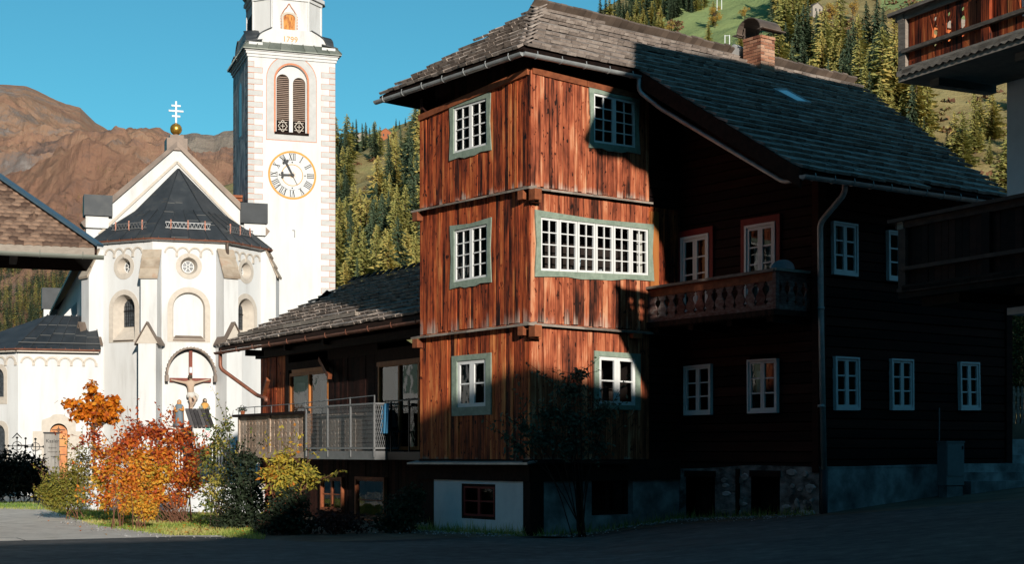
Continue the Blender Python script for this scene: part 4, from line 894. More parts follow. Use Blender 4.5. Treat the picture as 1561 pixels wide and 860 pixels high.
# teapot and jars on the sill of the long window
def sillspot(s, dd): u, z = bil(insR2, s, 0); return PRF.p(u, z + .012, dd)
p_ = sillspot(.36, -.14); tf = Fr(HO.m @ p_, 37.5)
tp = thing('watering_jug', 'small pale blue jug with a long spout on the sill of the long window', 'jug', tf)
mb = MB(); mb.lathe((0, 0, 0), [(.05, 0), (.075, .03), (.08, .08), (.05, .12), (.03, .13)], 14); mb.build('body', plain('pale_blue_glaze', (.55, .66, .70), .3), tp, smooth=True)
mb = MB(); mb.tube([(.06, 0, .07), (.11, 0, .13), (.13, 0, .26)], [.018, .013, .012], 8); mb.build('spout', plain('pale_blue_glaze_spout', (.55, .66, .70), .3), tp, smooth=True)
for s, h, r, nm, lb, cc in ((.60, .075, .06, 'flower_pot', 'low pale pot on the sill of the long window beside dark leaves', (.5, .5, .47)), (.71, .12, .035, 'glass_jar', 'slim grey jar on the sill of the long window near its shaded end', (.35, .38, .4))):
    p_ = sillspot(s, -.13); fr_ = Fr(HO.m @ p_, 37.5); mb = MB(); mb.lathe((0, 0, 0), [(r * .8, 0), (r, h * .5), (r, h), (r * .85, h)], 14); o = mb.build(nm, plain(nm + '_glaze', cc, .4), None, smooth=True); o.location = fr_.o; tag(o, lb, nm.split('_')[1])

# ------------------------------------------------------------------ church: apse, nave, sacristy
CHA = 19.0
Fc = at(288, 688, 60); Uw = V((cos(rad(CHA)), sin(rad(CHA)), 0)); Vw = V((-Uw.y, Uw.x, 0))
OW = 2.78; RAD = OW * (1 + sqrt(2)) / 2                   # octagon side and inradius
CO = V((Fc.x, Fc.y, 0)) + Vw * RAD
CH = Fr(CO, CHA)
church = thing('church', 'white village church with a faceted apse, dark pyramid roof and golden ball on its gable', 'church', CH)
def facet(k, off=0): n = rad(-90 + 45 * k); return Pl(CH, (cos(n) * (RAD + off), sin(n) * (RAD + off)), -90 + 45 * k + 90)
EZ = facet(0).px(288, 366)[1]                            # eaves of the apse
def sill_roof(parent, pl, u, z, w_, out, back, m):
    mb = MB(); mb.hexa([pl.p(u - w_, z, out), pl.p(u + w_, z, out), pl.p(u + w_ * .8, z + .18, back), pl.p(u - w_ * .8, z + .18, back)], [pl.p(u - w_, z + .03, out), pl.p(u + w_, z + .03, out), pl.p(u + w_ * .8, z + .22, back), pl.p(u - w_ * .8, z + .22, back)]); mb.build('sill', m, parent)
M['lead'] = mat('dark_leaded_glass', [(.3, (.02, .025, .03)), (.7, (.10, .11, .12))], (1, 1, 1), 9, rough=.3, spec=.6)
f0 = facet(0); nz0, nz1, nzt = f0.px(288, 517)[1], f0.px(288, 470)[1], f0.px(288, 405)[1]
NR = .62
for k in (-2, -1, 0, 1, 2):
    pl = facet(k); hs = [circ(0, nzt - .02, .33)] ; hs.append(arch(0, nz0, nz1, NR if k == 0 else .54, 16))
    if abs(k) == 2: hs = []
    mb = MB(); mb.holed(pl, rect(-OW / 2, OW / 2, -.5, EZ + .1), hs[1:], depth=.34 if k else .20, shrink=.93 if k == 0 else .62, mr=1)
    if hs:                                               # round window, splayed
        mb = MB(); mb.holed(pl, rect(-OW / 2, OW / 2, -.5, EZ + .1), [hs[1]], depth=.42 if k else .20, shrink=.93 if k == 0 else .62, mr=1)
        mb2 = MB(); mb2.holed(pl, rect(-OW / 2, OW / 2, nz1 + .9, EZ + .1), [hs[0]], depth=.36, shrink=.66, mr=1)
        mb = MB()
        mb.holed(pl, rect(-OW / 2, OW / 2, -.5, nz1 + .9), [hs[1]], depth=.42 if k else .20, shrink=.93 if k == 0 else .62, mr=1)
        mb.holed(pl, rect(-OW / 2, OW / 2, nz1 + .9, EZ + .1), [hs[0]], depth=.36, shrink=.66, mr=1)
        sc1 = lambda h, s: [(sum(p[0] for p in h) / len(h) + (p[0] - sum(p[0] for p in h) / len(h)) * s, sum(p[1] for p in h) / len(h) + (p[1] - sum(p[1] for p in h) / len(h)) * s) for p in h]
        if k == 0: flat(mb, pl, sc1(hs[1], .93), -.20, 0)
        ca = arch(0, nz0 - .12, nz1, (NR if k == 0 else .54) + .20, 16); band(mb, pl, ca, hs[1], .0, .02, 1)
        cc = circ(0, nzt - .02, .50); band(mb, pl, cc, hs[0], .0, .02, 1)
    mb.build('apse_wall', [M['plaster'], M['surround']], church)
    if hs:
        ro = MB(); inn = circ(0, nzt - .02, .235); flat(ro, pl, inn, -.33); rw_ = ro.build('round_window', M['lead'], church)
        tr = MB(); band(tr, pl, circ(0, nzt - .02, .235), circ(0, nzt - .02, .205), -.33, -.29)
        for i in range(6): a = i * pi / 3; tr.beam(pl.p(.06 * cos(a), nzt - .02 + .06 * sin(a), -.31), pl.p(.21 * cos(a), nzt - .02 + .21 * sin(a), -.31), .03, .03)
        band(tr, pl, circ(0, nzt - .02, .075, 12), circ(0, nzt - .02, .05, 12), -.33, -.29); tr.build('tracery', M['white'], rw_)
        if k:
            ro = MB(); h = hs[1]; cu = sum(p[0] for p in h) / len(h); cz = sum(p[1] for p in h) / len(h); ip = [(cu + (u - cu) * .62, cz + (z - cz) * .62) for u, z in h]
            flat(ro, pl, ip, -.40); lw = ro.build('arched_window', M['lead'], church); tr = MB(); z0_, z1_ = min(p[1] for p in ip), max(p[1] for p in ip)
            tr.plbox(pl, -.33, .33, (z0_ + z1_) / 2 + .05, (z0_ + z1_) / 2 + .09, -.40, -.37)
            for i in range(-2, 3): tr.plbox(pl, i * .11 - .006, i * .11 + .006, z0_, z1_ - abs(i) * .10, -.40, -.385)
            for i in range(12): tr.plbox(pl, -.3, .3, z0_ + i * .13, z0_ + i * .13 + .01, -.40, -.385)
            tr.build('leading', M['iron'], lw)
        sill_roof(church, pl, 0, nz0 - .08, (NR if k == 0 else .5), .06, -.18 if k == 0 else -.3, M['rusty'])
        fz = MB()                                        # arched frieze under the eaves
        for i in range(4):
            c_ = -.69 + i * .46; n = 10; rr = .19; zz = EZ - .52
            for q in range(n):
                a0, a1 = pi * q / n, pi * (q + 1) / n; P4 = [(c_ + rr * cos(a0), zz + rr * sin(a0)), (c_ + (rr + .06) * cos(a0), zz + (rr + .06) * sin(a0)), (c_ + (rr + .06) * cos(a1), zz + (rr + .06) * sin(a1)), (c_ + rr * cos(a1), zz + rr * sin(a1))]
                fz.hexa([pl.p(*p, 0) for p in P4], [pl.p(*p, .05) for p in P4])
            fz.plbox(pl, c_ + rr - .01, c_ + rr + .08, zz - .14, zz, 0, .06) if i < 3 else None
        fz.build('frieze', M['surround'], church)
# buttresses at the corners
CR = RAD / cos(rad(22.5))
def butt(j):
    an = -90 + j; pl = Pl(CH, (cos(rad(an)) * (CR - .25), sin(rad(an)) * (CR - .25)), an + 90)
    D = (CH.m @ pl.p(0, 0, .5)).y; Z = lambda py: EYE + (PYH - py) / PF * D
    zt, zu, za, zl = Z(381), Z(422), Z(496), Z(525); w2 = .34
    mb = MB(); mb.plbox(pl, -w2, w2, -.5, zl, -.1, .95); mb.plbox(pl, -w2 + .02, w2 - .02, zl, zu, -.1, .72)
    mb.prism([pl.p(-w2 + .02, zu, -.1), pl.p(-w2 + .02, zu, .72), pl.p(-w2 + .02, zt, .28), pl.p(-w2 + .02, zt, -.1)], pl.u * (2 * w2 - .04))
    b = mb.build('buttress', M['plaster'], church)
    mb = MB(); n = 3
    for i in range(n):
        f0_, f1_ = i / n, (i + 1) / n; zz = lambda f: zu - .10 + (zt - zu + .12) * f; dd = lambda f: .80 - .52 * f
        mb.hexa([pl.p(-w2 - .03, zz(f0_), dd(f0_)), pl.p(w2 + .03, zz(f0_), dd(f0_)), pl.p(w2 + .03, zz(f1_) - .03, dd(f1_)), pl.p(-w2 - .03, zz(f1_) - .03, dd(f1_))],
                [pl.p(-w2 - .03, zz(f0_) + .09, dd(f0_) + .03), pl.p(w2 + .03, zz(f0_) + .09, dd(f0_) + .03), pl.p(w2 + .03, zz(f1_) + .03, dd(f1_) + .0), pl.p(-w2 - .03, zz(f1_) + .03, dd(f1_))])
    mb.build('cap_slabs', M['slab'], b)
    mb = MB(); mb.prism([pl.p(-w2 - .08, zl, .97), pl.p(w2 + .08, zl, .97), pl.p(0, za, .97)], -pl.n * .35); mb.build('gable_stone', M['surround'], b)
    mb = MB()
    for s in (-1, 1): mb.hexa([pl.p(s * (w2 + .14), zl - .07, 1.02), pl.p(0, za + .03, 1.02), pl.p(0, za + .03, .2), pl.p(s * (w2 + .14), zl - .07, .2)], [pl.p(s * (w2 + .14), zl, 1.02), pl.p(0, za + .11, 1.02), pl.p(0, za + .11, .2), pl.p(s * (w2 + .14), zl, .2)])
    mb.build('gable_cap', M['rusty'], b)
for j in (-67.5, -22.5, 22.5, 67.5): butt(j)
# pyramid roof with standing seams
def op(k, r, z): a = rad(-90 + 22.5 + 45 * k); return V((cos(a) * r, sin(a) * r, z))
apz = EYE + (PYH - 258) / PF * (CO.y); RE = CR + .24; ring = []
rm = MB(); PR = [(RE, EZ + .02), (RE * .80, EZ + .62), (RE * .5, EZ + (apz - EZ) * .42), (.03, apz)]
for k in range(-3, 3):
    for (ra, za), (rb_, zb_) in zip(PR, PR[1:]):
        rm.face([op(k, ra, za), op(k + 1, ra, za), op(k + 1, rb_, zb_), op(k, rb_, zb_)])
        for i in range(0, 4):                            # standing seams, panel joints
            f = i / 4; a_, b_ = op(k, ra, za).lerp(op(k + 1, ra, za), f), op(k, rb_, zb_).lerp(op(k + 1, rb_, zb_), f)
            if rb_ > .5 or i == 0: rm.beam(a_ + V((0, 0, .01)), b_ + V((0, 0, .01)), .035, .05)
    for i in range(9):
        f = random.random(); t = random.random(); (ra, za), (rb_, zb_) = random.choice(list(zip(PR, PR[1:]))); q = (int(f * 4) + .05) / 4
        a_ = op(k, ra + (rb_ - ra) * t, za + (zb_ - za) * t).lerp(op(k + 1, ra + (rb_ - ra) * t, za + (zb_ - za) * t), q); b_ = op(k, ra + (rb_ - ra) * t, za + (zb_ - za) * t).lerp(op(k + 1, ra + (rb_ - ra) * t, za + (zb_ - za) * t), q + .22)
        rm.beam(a_, b_, .03, .03, 1)
ar = rm.build('apse_roof', [M['metalroof'], plain('bright_sheet_joint', (.075, .075, .072), .55)], church)
mb = MB()
for k in range(-3, 3): mb.hexa([op(k, CR - .1, EZ - .12), op(k + 1, CR - .1, EZ - .12), op(k + 1, RE - .04, EZ - .02), op(k, RE - .04, EZ - .02)], [op(k, CR - .1, EZ + .1), op(k + 1, CR - .1, EZ + .1), op(k + 1, RE - .04, EZ + .02), op(k, RE - .04, EZ + .02)])
mb.build('eaves_cornice', M['plaster'], church)
for k in range(-3, 3): gutter(ar, op(k, RE, EZ), op(k + 1, RE, EZ), M['copper'], .06, 5)
for k in (-2, -1, 0):                                    # snow guards: little lattice fences on the roof
    mb = MB(); r_, z_ = RE * .86, EZ + .47; a_, b_ = op(k, r_, z_), op(k + 1, r_, z_); lo, hi = a_.lerp(b_, .16), a_.lerp(b_, .84)
    for dz in (.02, .24): mb.beam(lo + V((0, 0, dz)), hi + V((0, 0, dz)), .03, .035)
    n = 22
    for i in range(n): p, q = lo.lerp(hi, i / n), lo.lerp(hi, (i + 1) / n); mb.beam(p + V((0, 0, .02 if i % 2 else .24)), q + V((0, 0, .24 if i % 2 else .02)), .016, .016)
    for i in range(3): p = lo.lerp(hi, .12 + .38 * i); mb.beam(p - V((0, 0, .12)), p + V((0, 0, .34)), .05, .04, 1)
    mb.build('snow_guard', [M['steel'], M['copper']], ar)
dpx = facet(0); mb = MB(); g_ = op(0, RE - .05, EZ - .02); pw = op(0, CR + .02, EZ - .75); mb.tube(smooth_path([g_, g_ - V((0, 0, .25)), pw + V((.1, 0, .1)), pw + V((.1, 0, -.1))]), .06, 8); mb.build('downpipe', M['rusty'], church, smooth=True)
# gable wall of the nave above the apse, coping, shoulders, ball and cross
GY = .55; GD = CO.y + GY
Zg = lambda py: EYE + (PYH - py) / PF * GD
gz, fz_ = Zg(224), Zg(352); GW = 3.62
mb = MB(); mb.prism([V((-GW, GY, -.5)), V((GW, GY, -.5)), V((GW, GY, fz_)), V((0, GY, gz)), V((-GW, GY, fz_))], (0, .5, 0)); mb.build('gable_wall', M['plaster'], church)
mb = MB()
for s in (-1, 1): mb.hexa([V((s * GW * 1.02, GY - .14, fz_ - .05)), V((0, GY - .14, gz + .0)), V((0, GY + .7, gz)), V((s * GW * 1.02, GY + .7, fz_ - .05))], [V((s * GW * 1.06, GY - .14, fz_ + .14)), V((0, GY - .14, gz + .22)), V((0, GY + .7, gz + .22)), V((s * GW * 1.06, GY + .7, fz_ + .14))])
mb.build('gable_coping', M['rusty'], church)
mb = MB()
for s in (-1, 1): mb.beam(V((s * GW * .86, GY - .04, fz_ - .28)), V((0, GY - .04, gz - .62)), .06, .10)
mb.build('gable_moulding', M['surround'], church)
for s in (-1, 1):
    mb = MB(); xk = s * (GW - .42); mb.box(xk - .45, xk + .45, GY - .16, GY + .5, fz_ - .05, Zg(316) - .0); mb.build('shoulder_wall', M['plaster'], church)
    mb = MB(); xk = s * (GW - .46); mb.box(xk - .56, xk + .56, GY - .28, GY + .6, Zg(336) + .0, Zg(305)); mb.build('shoulder_cap', M['metalroof'], church)
mb = MB(); mb.box(-.42, .42, GY - .12, GY + .8, gz - .15, gz + .35); mb.box(-.28, .28, GY + .0, GY + .6, gz + .35, gz + .50); ped = mb.build('finial_base', M['rusty'], church)
mb = MB(); cx0, cy0 = 0, GY + .3; mb.lathe((cx0, cy0, gz + .5), [(.12, 0), (.07, .2), (.055, .55)], 10); mb.build('finial_rod', M['rusty'], ped)
mb = MB(); zb0 = Zg(195); mb.lathe((cx0, cy0, zb0), [(.245 * sin(pi * i / 10) + .002, -.245 * cos(pi * i / 10)) for i in range(11)], 20); mb.build('golden_ball', M['gold'], ped, smooth=True)
mb = MB(); mb.box(-.035, .035, cy0 - .03, cy0 + .03, zb0 + .2, Zg(152))
for py, hw in ((159, .19), (167, .30), (175, .17)): mb.box(-hw, hw, cy0 - .028, cy0 + .028, Zg(py) - .035, Zg(py) + .035)
mb.build('triple_cross', M['white'], ped)
# nave: two long walls and its roof, the far shoulder
NL, NW = 27.0, 3.55; nz = EYE + (PYH - 392) / PF * (CO.y)
mb = MB(); mb.box(-NW, -NW + .4, GY + .5, GY + NL, -.5, nz); mb.box(NW - .4, NW, GY + .5, GY + NL, -.5, nz); mb.box(-NW, NW, GY + NL - .4, GY + NL, -.5, nz); mb.build('nave_wall', M['plaster'], church)
mb = MB()
for s in (-1, 1): mb.hexa([V((s * (NW + .45), GY + .5, nz - .25)), V((0, GY + .5, gz - .1)), V((0, GY + NL, gz - .1)), V((s * (NW + .45), GY + NL, nz - .25))], [V((s * (NW + .45), GY + .5, nz - .1)), V((0, GY + .5, gz + .1)), V((0, GY + NL, gz + .1)), V((s * (NW + .45), GY + NL, nz - .1))])
mb.build('nave_roof', M['metalroof'], church)
mb = MB(); mb.box(-NW - .75, -NW + .5, GY + NL - .6, GY + NL + .4, nz - 1.0, nz + .1); mb.build('shoulder_wall', M['plaster'], church)
mb = MB(); mb.box(-NW - .85, -NW + .6, GY + NL - .7, GY + NL + .5, nz + .1, nz + 1.3); mb.build('shoulder_cap', M['metalroof'], church)
for yy in (8, 16, 23): mb = MB(); mb.box(-NW - .9, -NW, GY + yy - .35, GY + yy + .35, -.5, nz - 2.2); mb.prism([V((-NW - .9, GY + yy - .35, nz - 2.2)), V((-NW, GY + yy - .35, nz - 2.2)), V((-NW, GY + yy - .35, nz - 1.2))], (0, .7, 0)); mb.build('buttress', M['plaster'], church)
for yy in (4, 12, 19.5):
    pl = Pl(CH, (-NW, GY + yy), -90); mb = MB(); flat(mb, pl, arch(0, 4.6, 6.8, .5), .02); aw_ = mb.build('arched_window', M['lead'], church)
mb = MB(); mb.tube([(-NW - .1, GY + .9, nz - .2), (-NW - .1, GY + .9, 0)], .06, 8); mb.build('downpipe', M['copper'], church, smooth=True)
# sacristy on the left flank
SY = -RAD + .35 ; PSA = Pl(CH, (-RAD, SY), 0)
sx1, sx0 = PSA.px(130, 600)[0], PSA.px(27.5, 600)[0]; sze = PSA.px(80, 533)[1]; szr = EYE + (PYH - 481) / PF * (PSA.fr.m @ PSA.p(-1, 0, -2.2)).y
dcx = (PSA.px(76, 660)[0] + PSA.px(103, 660)[0]) / 2; dr = (PSA.px(103, 660)[0] - PSA.px(76, 660)[0]) / 2; dz1 = PSA.px(90, 646)[1]
dA = arch(dcx, -.45, dz1 - dr, dr, 14)
mb = MB(); mb.holed(PSA, rect(sx0, sx1 + .6, -.5, sze), [dA], depth=.3, mr=1)
pls = Pl(CH, (-RAD + sx0, SY), 45)                      # slanted side, runs back to the left
w3 = 3.0; plL = Pl(CH, (-RAD + sx0 - w3 * cos(rad(45)), SY + w3 * sin(rad(45))), -45)
hw_ = [arch(w3 - 1.06, plL.px(8, 610)[1], plL.px(8, 575)[1], .36, 12), arch(w3 - 1.0, -.45, plL.px(5, 662)[1], .36, 12)]
mb.holed(plL, rect(0, w3, -.5, sze), hw_, depth=.2, shrink=.85, mr=1)
for h in hw_: band(mb, plL, [(u + (.16 if u > w3 - 1.03 else -.16), z + (.14 if i > 1 else -.16)) for i, (u, z) in enumerate(h)], h, 0, .02, 1)
q0 = plL.p(0, 0, 0); mb.face([V((q0.x, q0.y, -.5)), V((q0.x, q0.y + 5, -.5)), V((q0.x, q0.y + 5, sze)), V((q0.x, q0.y, sze))])
sac = mb.build('sacristy_wall', [M['plaster'], M['surround']], church)
for h in hw_: mb = MB(); flat(mb, plL, h, -.18); mb.build('arched_window', M['lead'], sac)
mb = MB(); sr0 = V((-RAD + PSA.px(73, 481)[0] + .1, SY + 2.4, szr)); sr1 = V((-RAD + sx1 + .5, SY + 2.4, szr)); ov = .3
e0, e1 = PSA.p(sx0 - .12, sze, ov), PSA.p(sx1 + .55, sze, ov); e2 = plL.p(-.5, sze, ov)
zz_ = V((0, 0, .0)); tl = sr0 + V((-1.2, 1.8, 0))
mb.face([e0, e1, sr1, sr0], 0, .3); mb.face([e2, e0, sr0], 0, .6); mb.face([e2, sr0, sr1 + V((0, 3, -1)), e2 + V((0, 4, 0))], 0, .5)
for a_, b_, c_, d_ in ((e0, e1, sr0, sr1),):
    for i in range(7):
        p, q = a_.lerp(b_, i / 6), c_.lerp(d_, i / 6); mb.beam(p + V((0, 0, .02)), q + V((0, 0, .02)), .03, .04, 0, .8)
        for t in (.2 + .3 * random.random(), .7): 
            if i < 6: x_, y_ = p.lerp(q, t), a_.lerp(b_, (i + 1) / 6).lerp(c_.lerp(d_, (i + 1) / 6), t); mb.beam(x_, y_, .02, .03, 1)
mb.beam(e0.lerp(sr0, .10) + V((0, 0, .10)), e1.lerp(sr1, .10) + V((0, 0, .10)), .03, .03, 1)
srf = mb.build('sacristy_roof', [M['metalroof'], bpy.data.materials['bright_sheet_joint']], church)
mb = MB(); mb.plbox(PSA, sx0 - .05, sx1 + .5, sze - .12, sze + .02, 0, ov - .06); mb.plbox(plL, -.3, w3 + .05, sze - .12, sze + .02, 0, ov - .06); mb.build('eaves_cornice', M['surround'], church)
gutter(srf, e0, e1, M['copper'], .06, 6); gutter(srf, e2, e0, M['copper'], .06, 4)
for pl, u0_, u1_, n in ((PSA, sx0 + .1, sx1 + .4, 6), (plL, .4, w3 - .1, 5)):
    fz = MB()
    for i in range(n):
        c_ = u0_ + (u1_ - u0_) * (i + .5) / n; rr = (u1_ - u0_) / n / 2 - .05; zc_ = sze - .52
        for q in range(10):
            a0, a1 = pi * q / 10, pi * (q + 1) / 10; P4 = [(c_ + rr * cos(a0), zc_ + rr * sin(a0)), (c_ + (rr + .07) * cos(a0), zc_ + (rr + .07) * sin(a0)), (c_ + (rr + .07) * cos(a1), zc_ + (rr + .07) * sin(a1)), (c_ + rr * cos(a1), zc_ + rr * sin(a1))]
            fz.hexa([pl.p(*p, 0) for p in P4], [pl.p(*p, .05) for p in P4])
        fz.plbox(pl, c_ + rr - .0, c_ + rr + .10, zc_ - .1, zc_ + .02, 0, .06)
    fz.build('frieze', M['surround'], sac)
so_ = PSA.px(67, 700)[0], PSA.px(115, 700)[0]; zt1, zt2 = PSA.px(90, 632)[1], PSA.px(90, 658)[1]
mb = MB(); ou = [(dcx - dr - .33, -.45), (dcx + dr + .33, -.45)]; iA = dA
oA = [(dcx - dr - .30, -.45), (dcx + dr + .30, -.45)] + [(dcx + (dr + .30) * max(-1, min(1, cos(pi * i / 14) * 1.25)) * (.62 if 3 < i < 11 else 1), min(zt1, dz1 - dr + (dr + .4) * sin(pi * i / 14))) for i in range(15)]
band(mb, PSA, oA, iA, 0, .05, 0); mb.plbox(PSA, dcx - dr - .62, dcx - dr - .30, zt2 - .7, zt2, 0, .045); mb.plbox(PSA, dcx + dr + .30, dcx + dr + .55, zt2 - .7, zt2, 0, .045)
mb.build('door_surround', M['surround'], sac)
mb = MB(); flat(mb, PSA, dA, -.22); sd = mb.build('door', mat('orange_varnished_door', [(.3, (.45, .12, .02)), (.7, (.75, .30, .06))], (1, 1, 1), 2, rough=.35), sac)
mb = MB(); zc_ = dz1 - dr * .75; mb.plbox(PSA, dcx - .24, dcx + .24, zc_ - .012, zc_ + .012, -.22, -.19); mb.plbox(PSA, dcx - .012, dcx + .012, zc_ - .12, zc_ + .14, -.22, -.188); band(mb, PSA, circ(dcx, zc_, .07, 10), circ(dcx, zc_, .05, 10), -.22, -.19)
for i in range(3): mb.plbox(PSA, dcx - dr + .06, dcx + dr - .06, zc_ - .35 - .3 * i, zc_ - .33 - .3 * i, -.22, -.19)
mb.plbox(PSA, dcx - .012, dcx + .012, -.4, zc_ - .2, -.22, -.19); mb.build('door_ironwork', M['iron'], sd)

# ------------------------------------------------------------------ bell tower
tl_ = at(378, 688, 67); TW = Fr((tl_.x, tl_.y, 0), CHA); TS = 3.86
tower = thing('bell_tower', 'tall white church tower with clock, louvred belfry window and grey painted corner quoins', 'bell tower', TW)
TF = Pl(TW, (0, 0), 0); TL_ = Pl(TW, (0, TS * 1.07), -90); TR_ = Pl(TW, (TS, 0), 90)
tz = lambda py: TF.px(445, py)[1]
TZ = tz(83); TD = TS * 1.07
bu = TF.px(444.5, 140)[0]; bz0, bzs, br_ = tz(203), tz(123), (TF.px(471, 140)[0] - TF.px(423, 140)[0]) / 2
bA = arch(bu, bz0, bzs, br_, 16)
mb = MB(); mb.holed(TF, rect(0, TS, -.5, TZ), [bA], depth=.22, mr=0)
mb.face([TL_.p(0, -.5), TL_.p(TD, -.5), TL_.p(TD, TZ), TL_.p(0, TZ)], 3); mb.face([TR_.p(0, -.5), TR_.p(TD, -.5), TR_.p(TD, TZ), TR_.p(0, TZ)]); mb.face([V((TS, TD, -.5)), V((0, TD, -.5)), V((0, TD, TZ)), V((TS, TD, TZ))])
oB = arch(bu, bz0 - .32, bzs, br_ + .40, 16); ob2 = arch(bu, bz0 - .02, bzs, br_ + .08, 16)
band(mb, TF, oB, ob2, .0, .004, 1); band(mb, TF, [(u + (u - bu) * .02, z + (.03 if i > 1 else -.03)) for i, (u, z) in enumerate(oB)], oB, .0, .006, 2); band(mb, TF, ob2, bA, .0, .012, 2)
for pl, flip in ((TF, 0), (TF, 1), (TL_, 1), (TR_, 0), (TL_, 0)):
    W_ = TS if pl is TF else TD; z = TZ - .42; k = 0
    while z > 1:
        wd = .64 if k % 2 else .27; h = .245
        a, b = (0, wd) if not flip else (W_ - wd, W_); flat(mb, pl, rect(a, b, z - h, z), .005, 1)
        for r_ in (rect(a, b, z - h, z - h + .014), rect(a, b, z - .014, z), rect(b - .014, b, z - h, z) if not flip else rect(a, a + .014, z - h, z)): flat(mb, pl, r_, .008, 2)
        z -= h + .006; k += 1
M['peel'] = mat('peeling_limewash', [(.36, (.30, .31, .33)), (.47, (.42, .43, .45)), (.56, (.70, .70, .69)), (.62, (.78, .77, .75))], (1.2, 1.2, .4), 2.2, 9, rough=.95, bump=1.0, bdist=.06)
tw_ = mb.build('tower_wall', [M['plaster'], M['greypaint'], M['terracotta'], M['peel']], tower)
# belfry: two louvred lights under a shared arch
pr = MB(); l_w = br_ * .40; 
lights = [arch(bu - br_ * .52, bz0 + .06, bzs + .02, l_w, 12), arch(bu + br_ * .52, bz0 + .06, bzs - .08, l_w, 12)]
pr.holed(TF, [(u, z) for u, z in bA], lights, depth=.22, d=-.14); bel = pr.build('belfry_window', M['plaster'], tower)
for h in lights:
    lv = MB(); u0_, u1_ = min(p[0] for p in h), max(p[0] for p in h); z = bz0 + .62; zt_ = max(p[1] for p in h); cu = (u0_ + u1_) / 2
    while z < zt_ - .04:
        hw = l_w if z < zt_ - l_w else sqrt(max(.01, l_w ** 2 - (z - (zt_ - l_w)) ** 2))
        lv.hexa([TF.p(cu - hw, z - .035, -.18), TF.p(cu + hw, z - .035, -.18), TF.p(cu + hw, z + .03, -.30), TF.p(cu - hw, z + .03, -.30)], [TF.p(cu - hw, z - .02, -.18), TF.p(cu + hw, z - .02, -.18), TF.p(cu + hw, z + .045, -.30), TF.p(cu - hw, z + .045, -.30)]); z += .085
    flat(lv, TF, [(cu + (u - cu), zz) for u, zz in h], -.34, 1)
    lv.build('louvres', [mat('brown_louvres', [(.3, (.30, .20, .15)), (.7, (.54, .40, .32))], (1, 1, 8), 3, rough=.7), M['dark']], bel)
    lt = MB(); zc_ = bz0 + .33
    for a0, b0 in (((0, .27), (.2, 0)), ((.2, 0), (0, -.27)), ((0, -.27), (-.2, 0)), ((-.2, 0), (0, .27)), ((-.2, .16), (.2, .16)), ((-.2, -.16), (.2, -.16)), ((-.1, .0), (.1, .0)), ((0, .1), (0, -.1))): lt.beam(TF.p(cu + a0[0], zc_ + a0[1], -.17), TF.p(cu + b0[0], zc_ + b0[1], -.17), .03, .03)
    for i in range(7): lt.plbox(TF, cu - l_w, cu + l_w, bz0 + .07 + i * .085, bz0 + .105 + i * .085, -.22, -.19, 1)
    lt.build('lattice', [M['surround'], M['dark']], bel)
mb = MB(); mb.plbox(TF, bu - br_ - .06, bu + br_ + .06, bz0 - .07, bz0 + .03, -.1, .06); mb.build('sill', M['dark'], bel)
# clock
cu, cz = TF.px(445.5, 267); cr_ = (TF.px(482, 267)[0] - TF.px(408.5, 267)[0]) / 2
mb = MB(); flat(mb, TF, circ(cu, cz, cr_ - .05, 48), .006, 0); band(mb, TF, circ(cu, cz, cr_, 48), circ(cu, cz, cr_ - .085, 48), .0, .012, 1); band(mb, TF, circ(cu, cz, cr_ * .45, 36), circ(cu, cz, cr_ * .45 - .03, 36), .006, .010, 1)
for a in range(4): flat(mb, TF, circ(cu + cr_ * .53 * cos(a * pi / 2), cz + cr_ * .53 * sin(a * pi / 2), .035, 10), .009, 2)
for i in range(16): a = i * pi / 8; flat(mb, TF, [(cu + .02 * cos(a + 1.57), cz + .02 * sin(a + 1.57)), (cu + .02 * cos(a - 1.57), cz + .02 * sin(a - 1.57)), (cu + (.2 if i % 2 else .14) * cos(a), cz + (.2 if i % 2 else .14) * sin(a))], .011, 1)
clock = mb.build('clock', [M['plaster'], M['ochre'], M['black']], tower)
ROM = ['XII', 'I', 'II', 'III', 'IIII', 'V', 'VI', 'VII', 'VIII', 'IX', 'X', 'XI']
for k, s_ in enumerate(ROM):
    ang = pi / 2 - k * pi / 6; rad_ = cr_ * .755; H_ = cr_ * .27; wds = {'I': .075, 'V': .17, 'X': .17}; tot = sum(wds[c] for c in s_); x = -tot / 2; mb = MB(); ux = V((sin(ang), -cos(ang))); uy = V((cos(ang), sin(ang)))
    def st_(x0, y0, x1, y1, t):
        dx, dy = x1 - x0, y1 - y0; L_ = sqrt(dx * dx + dy * dy); ox, oy = -dy / L_ * t, dx / L_ * t
        P = [(x0 + ox, y0 + oy), (x1 + ox, y1 + oy), (x1 - ox, y1 - oy), (x0 - ox, y0 - oy)]
        flat(mb, TF, [(cu + uy.x * (rad_ + b) + ux.x * a, cz + uy.y * (rad_ + b) + ux.y * a) for a, b in P], .010 + .0007 * (len(mb.f) % 3))
    for c in s_:
        wv = wds[c]; m_ = x + wv / 2
        if c == 'I': st_(m_, -H_ / 2, m_, H_ / 2, .018)
        elif c == 'V': st_(x + .03, H_ / 2, m_, -H_ / 2, .022); st_(x + wv - .03, H_ / 2, m_, -H_ / 2, .009)
        else: st_(x + .03, H_ / 2, x + wv - .03, -H_ / 2, .022); st_(x + .03, -H_ / 2, x + wv - .03, H_ / 2, .009)
        x += wv
    st_(-tot / 2, H_ / 2, tot / 2, H_ / 2, .008); st_(-tot / 2, -H_ / 2, tot / 2, -H_ / 2, .008)
    mb.build('numeral', M['black'], clock)
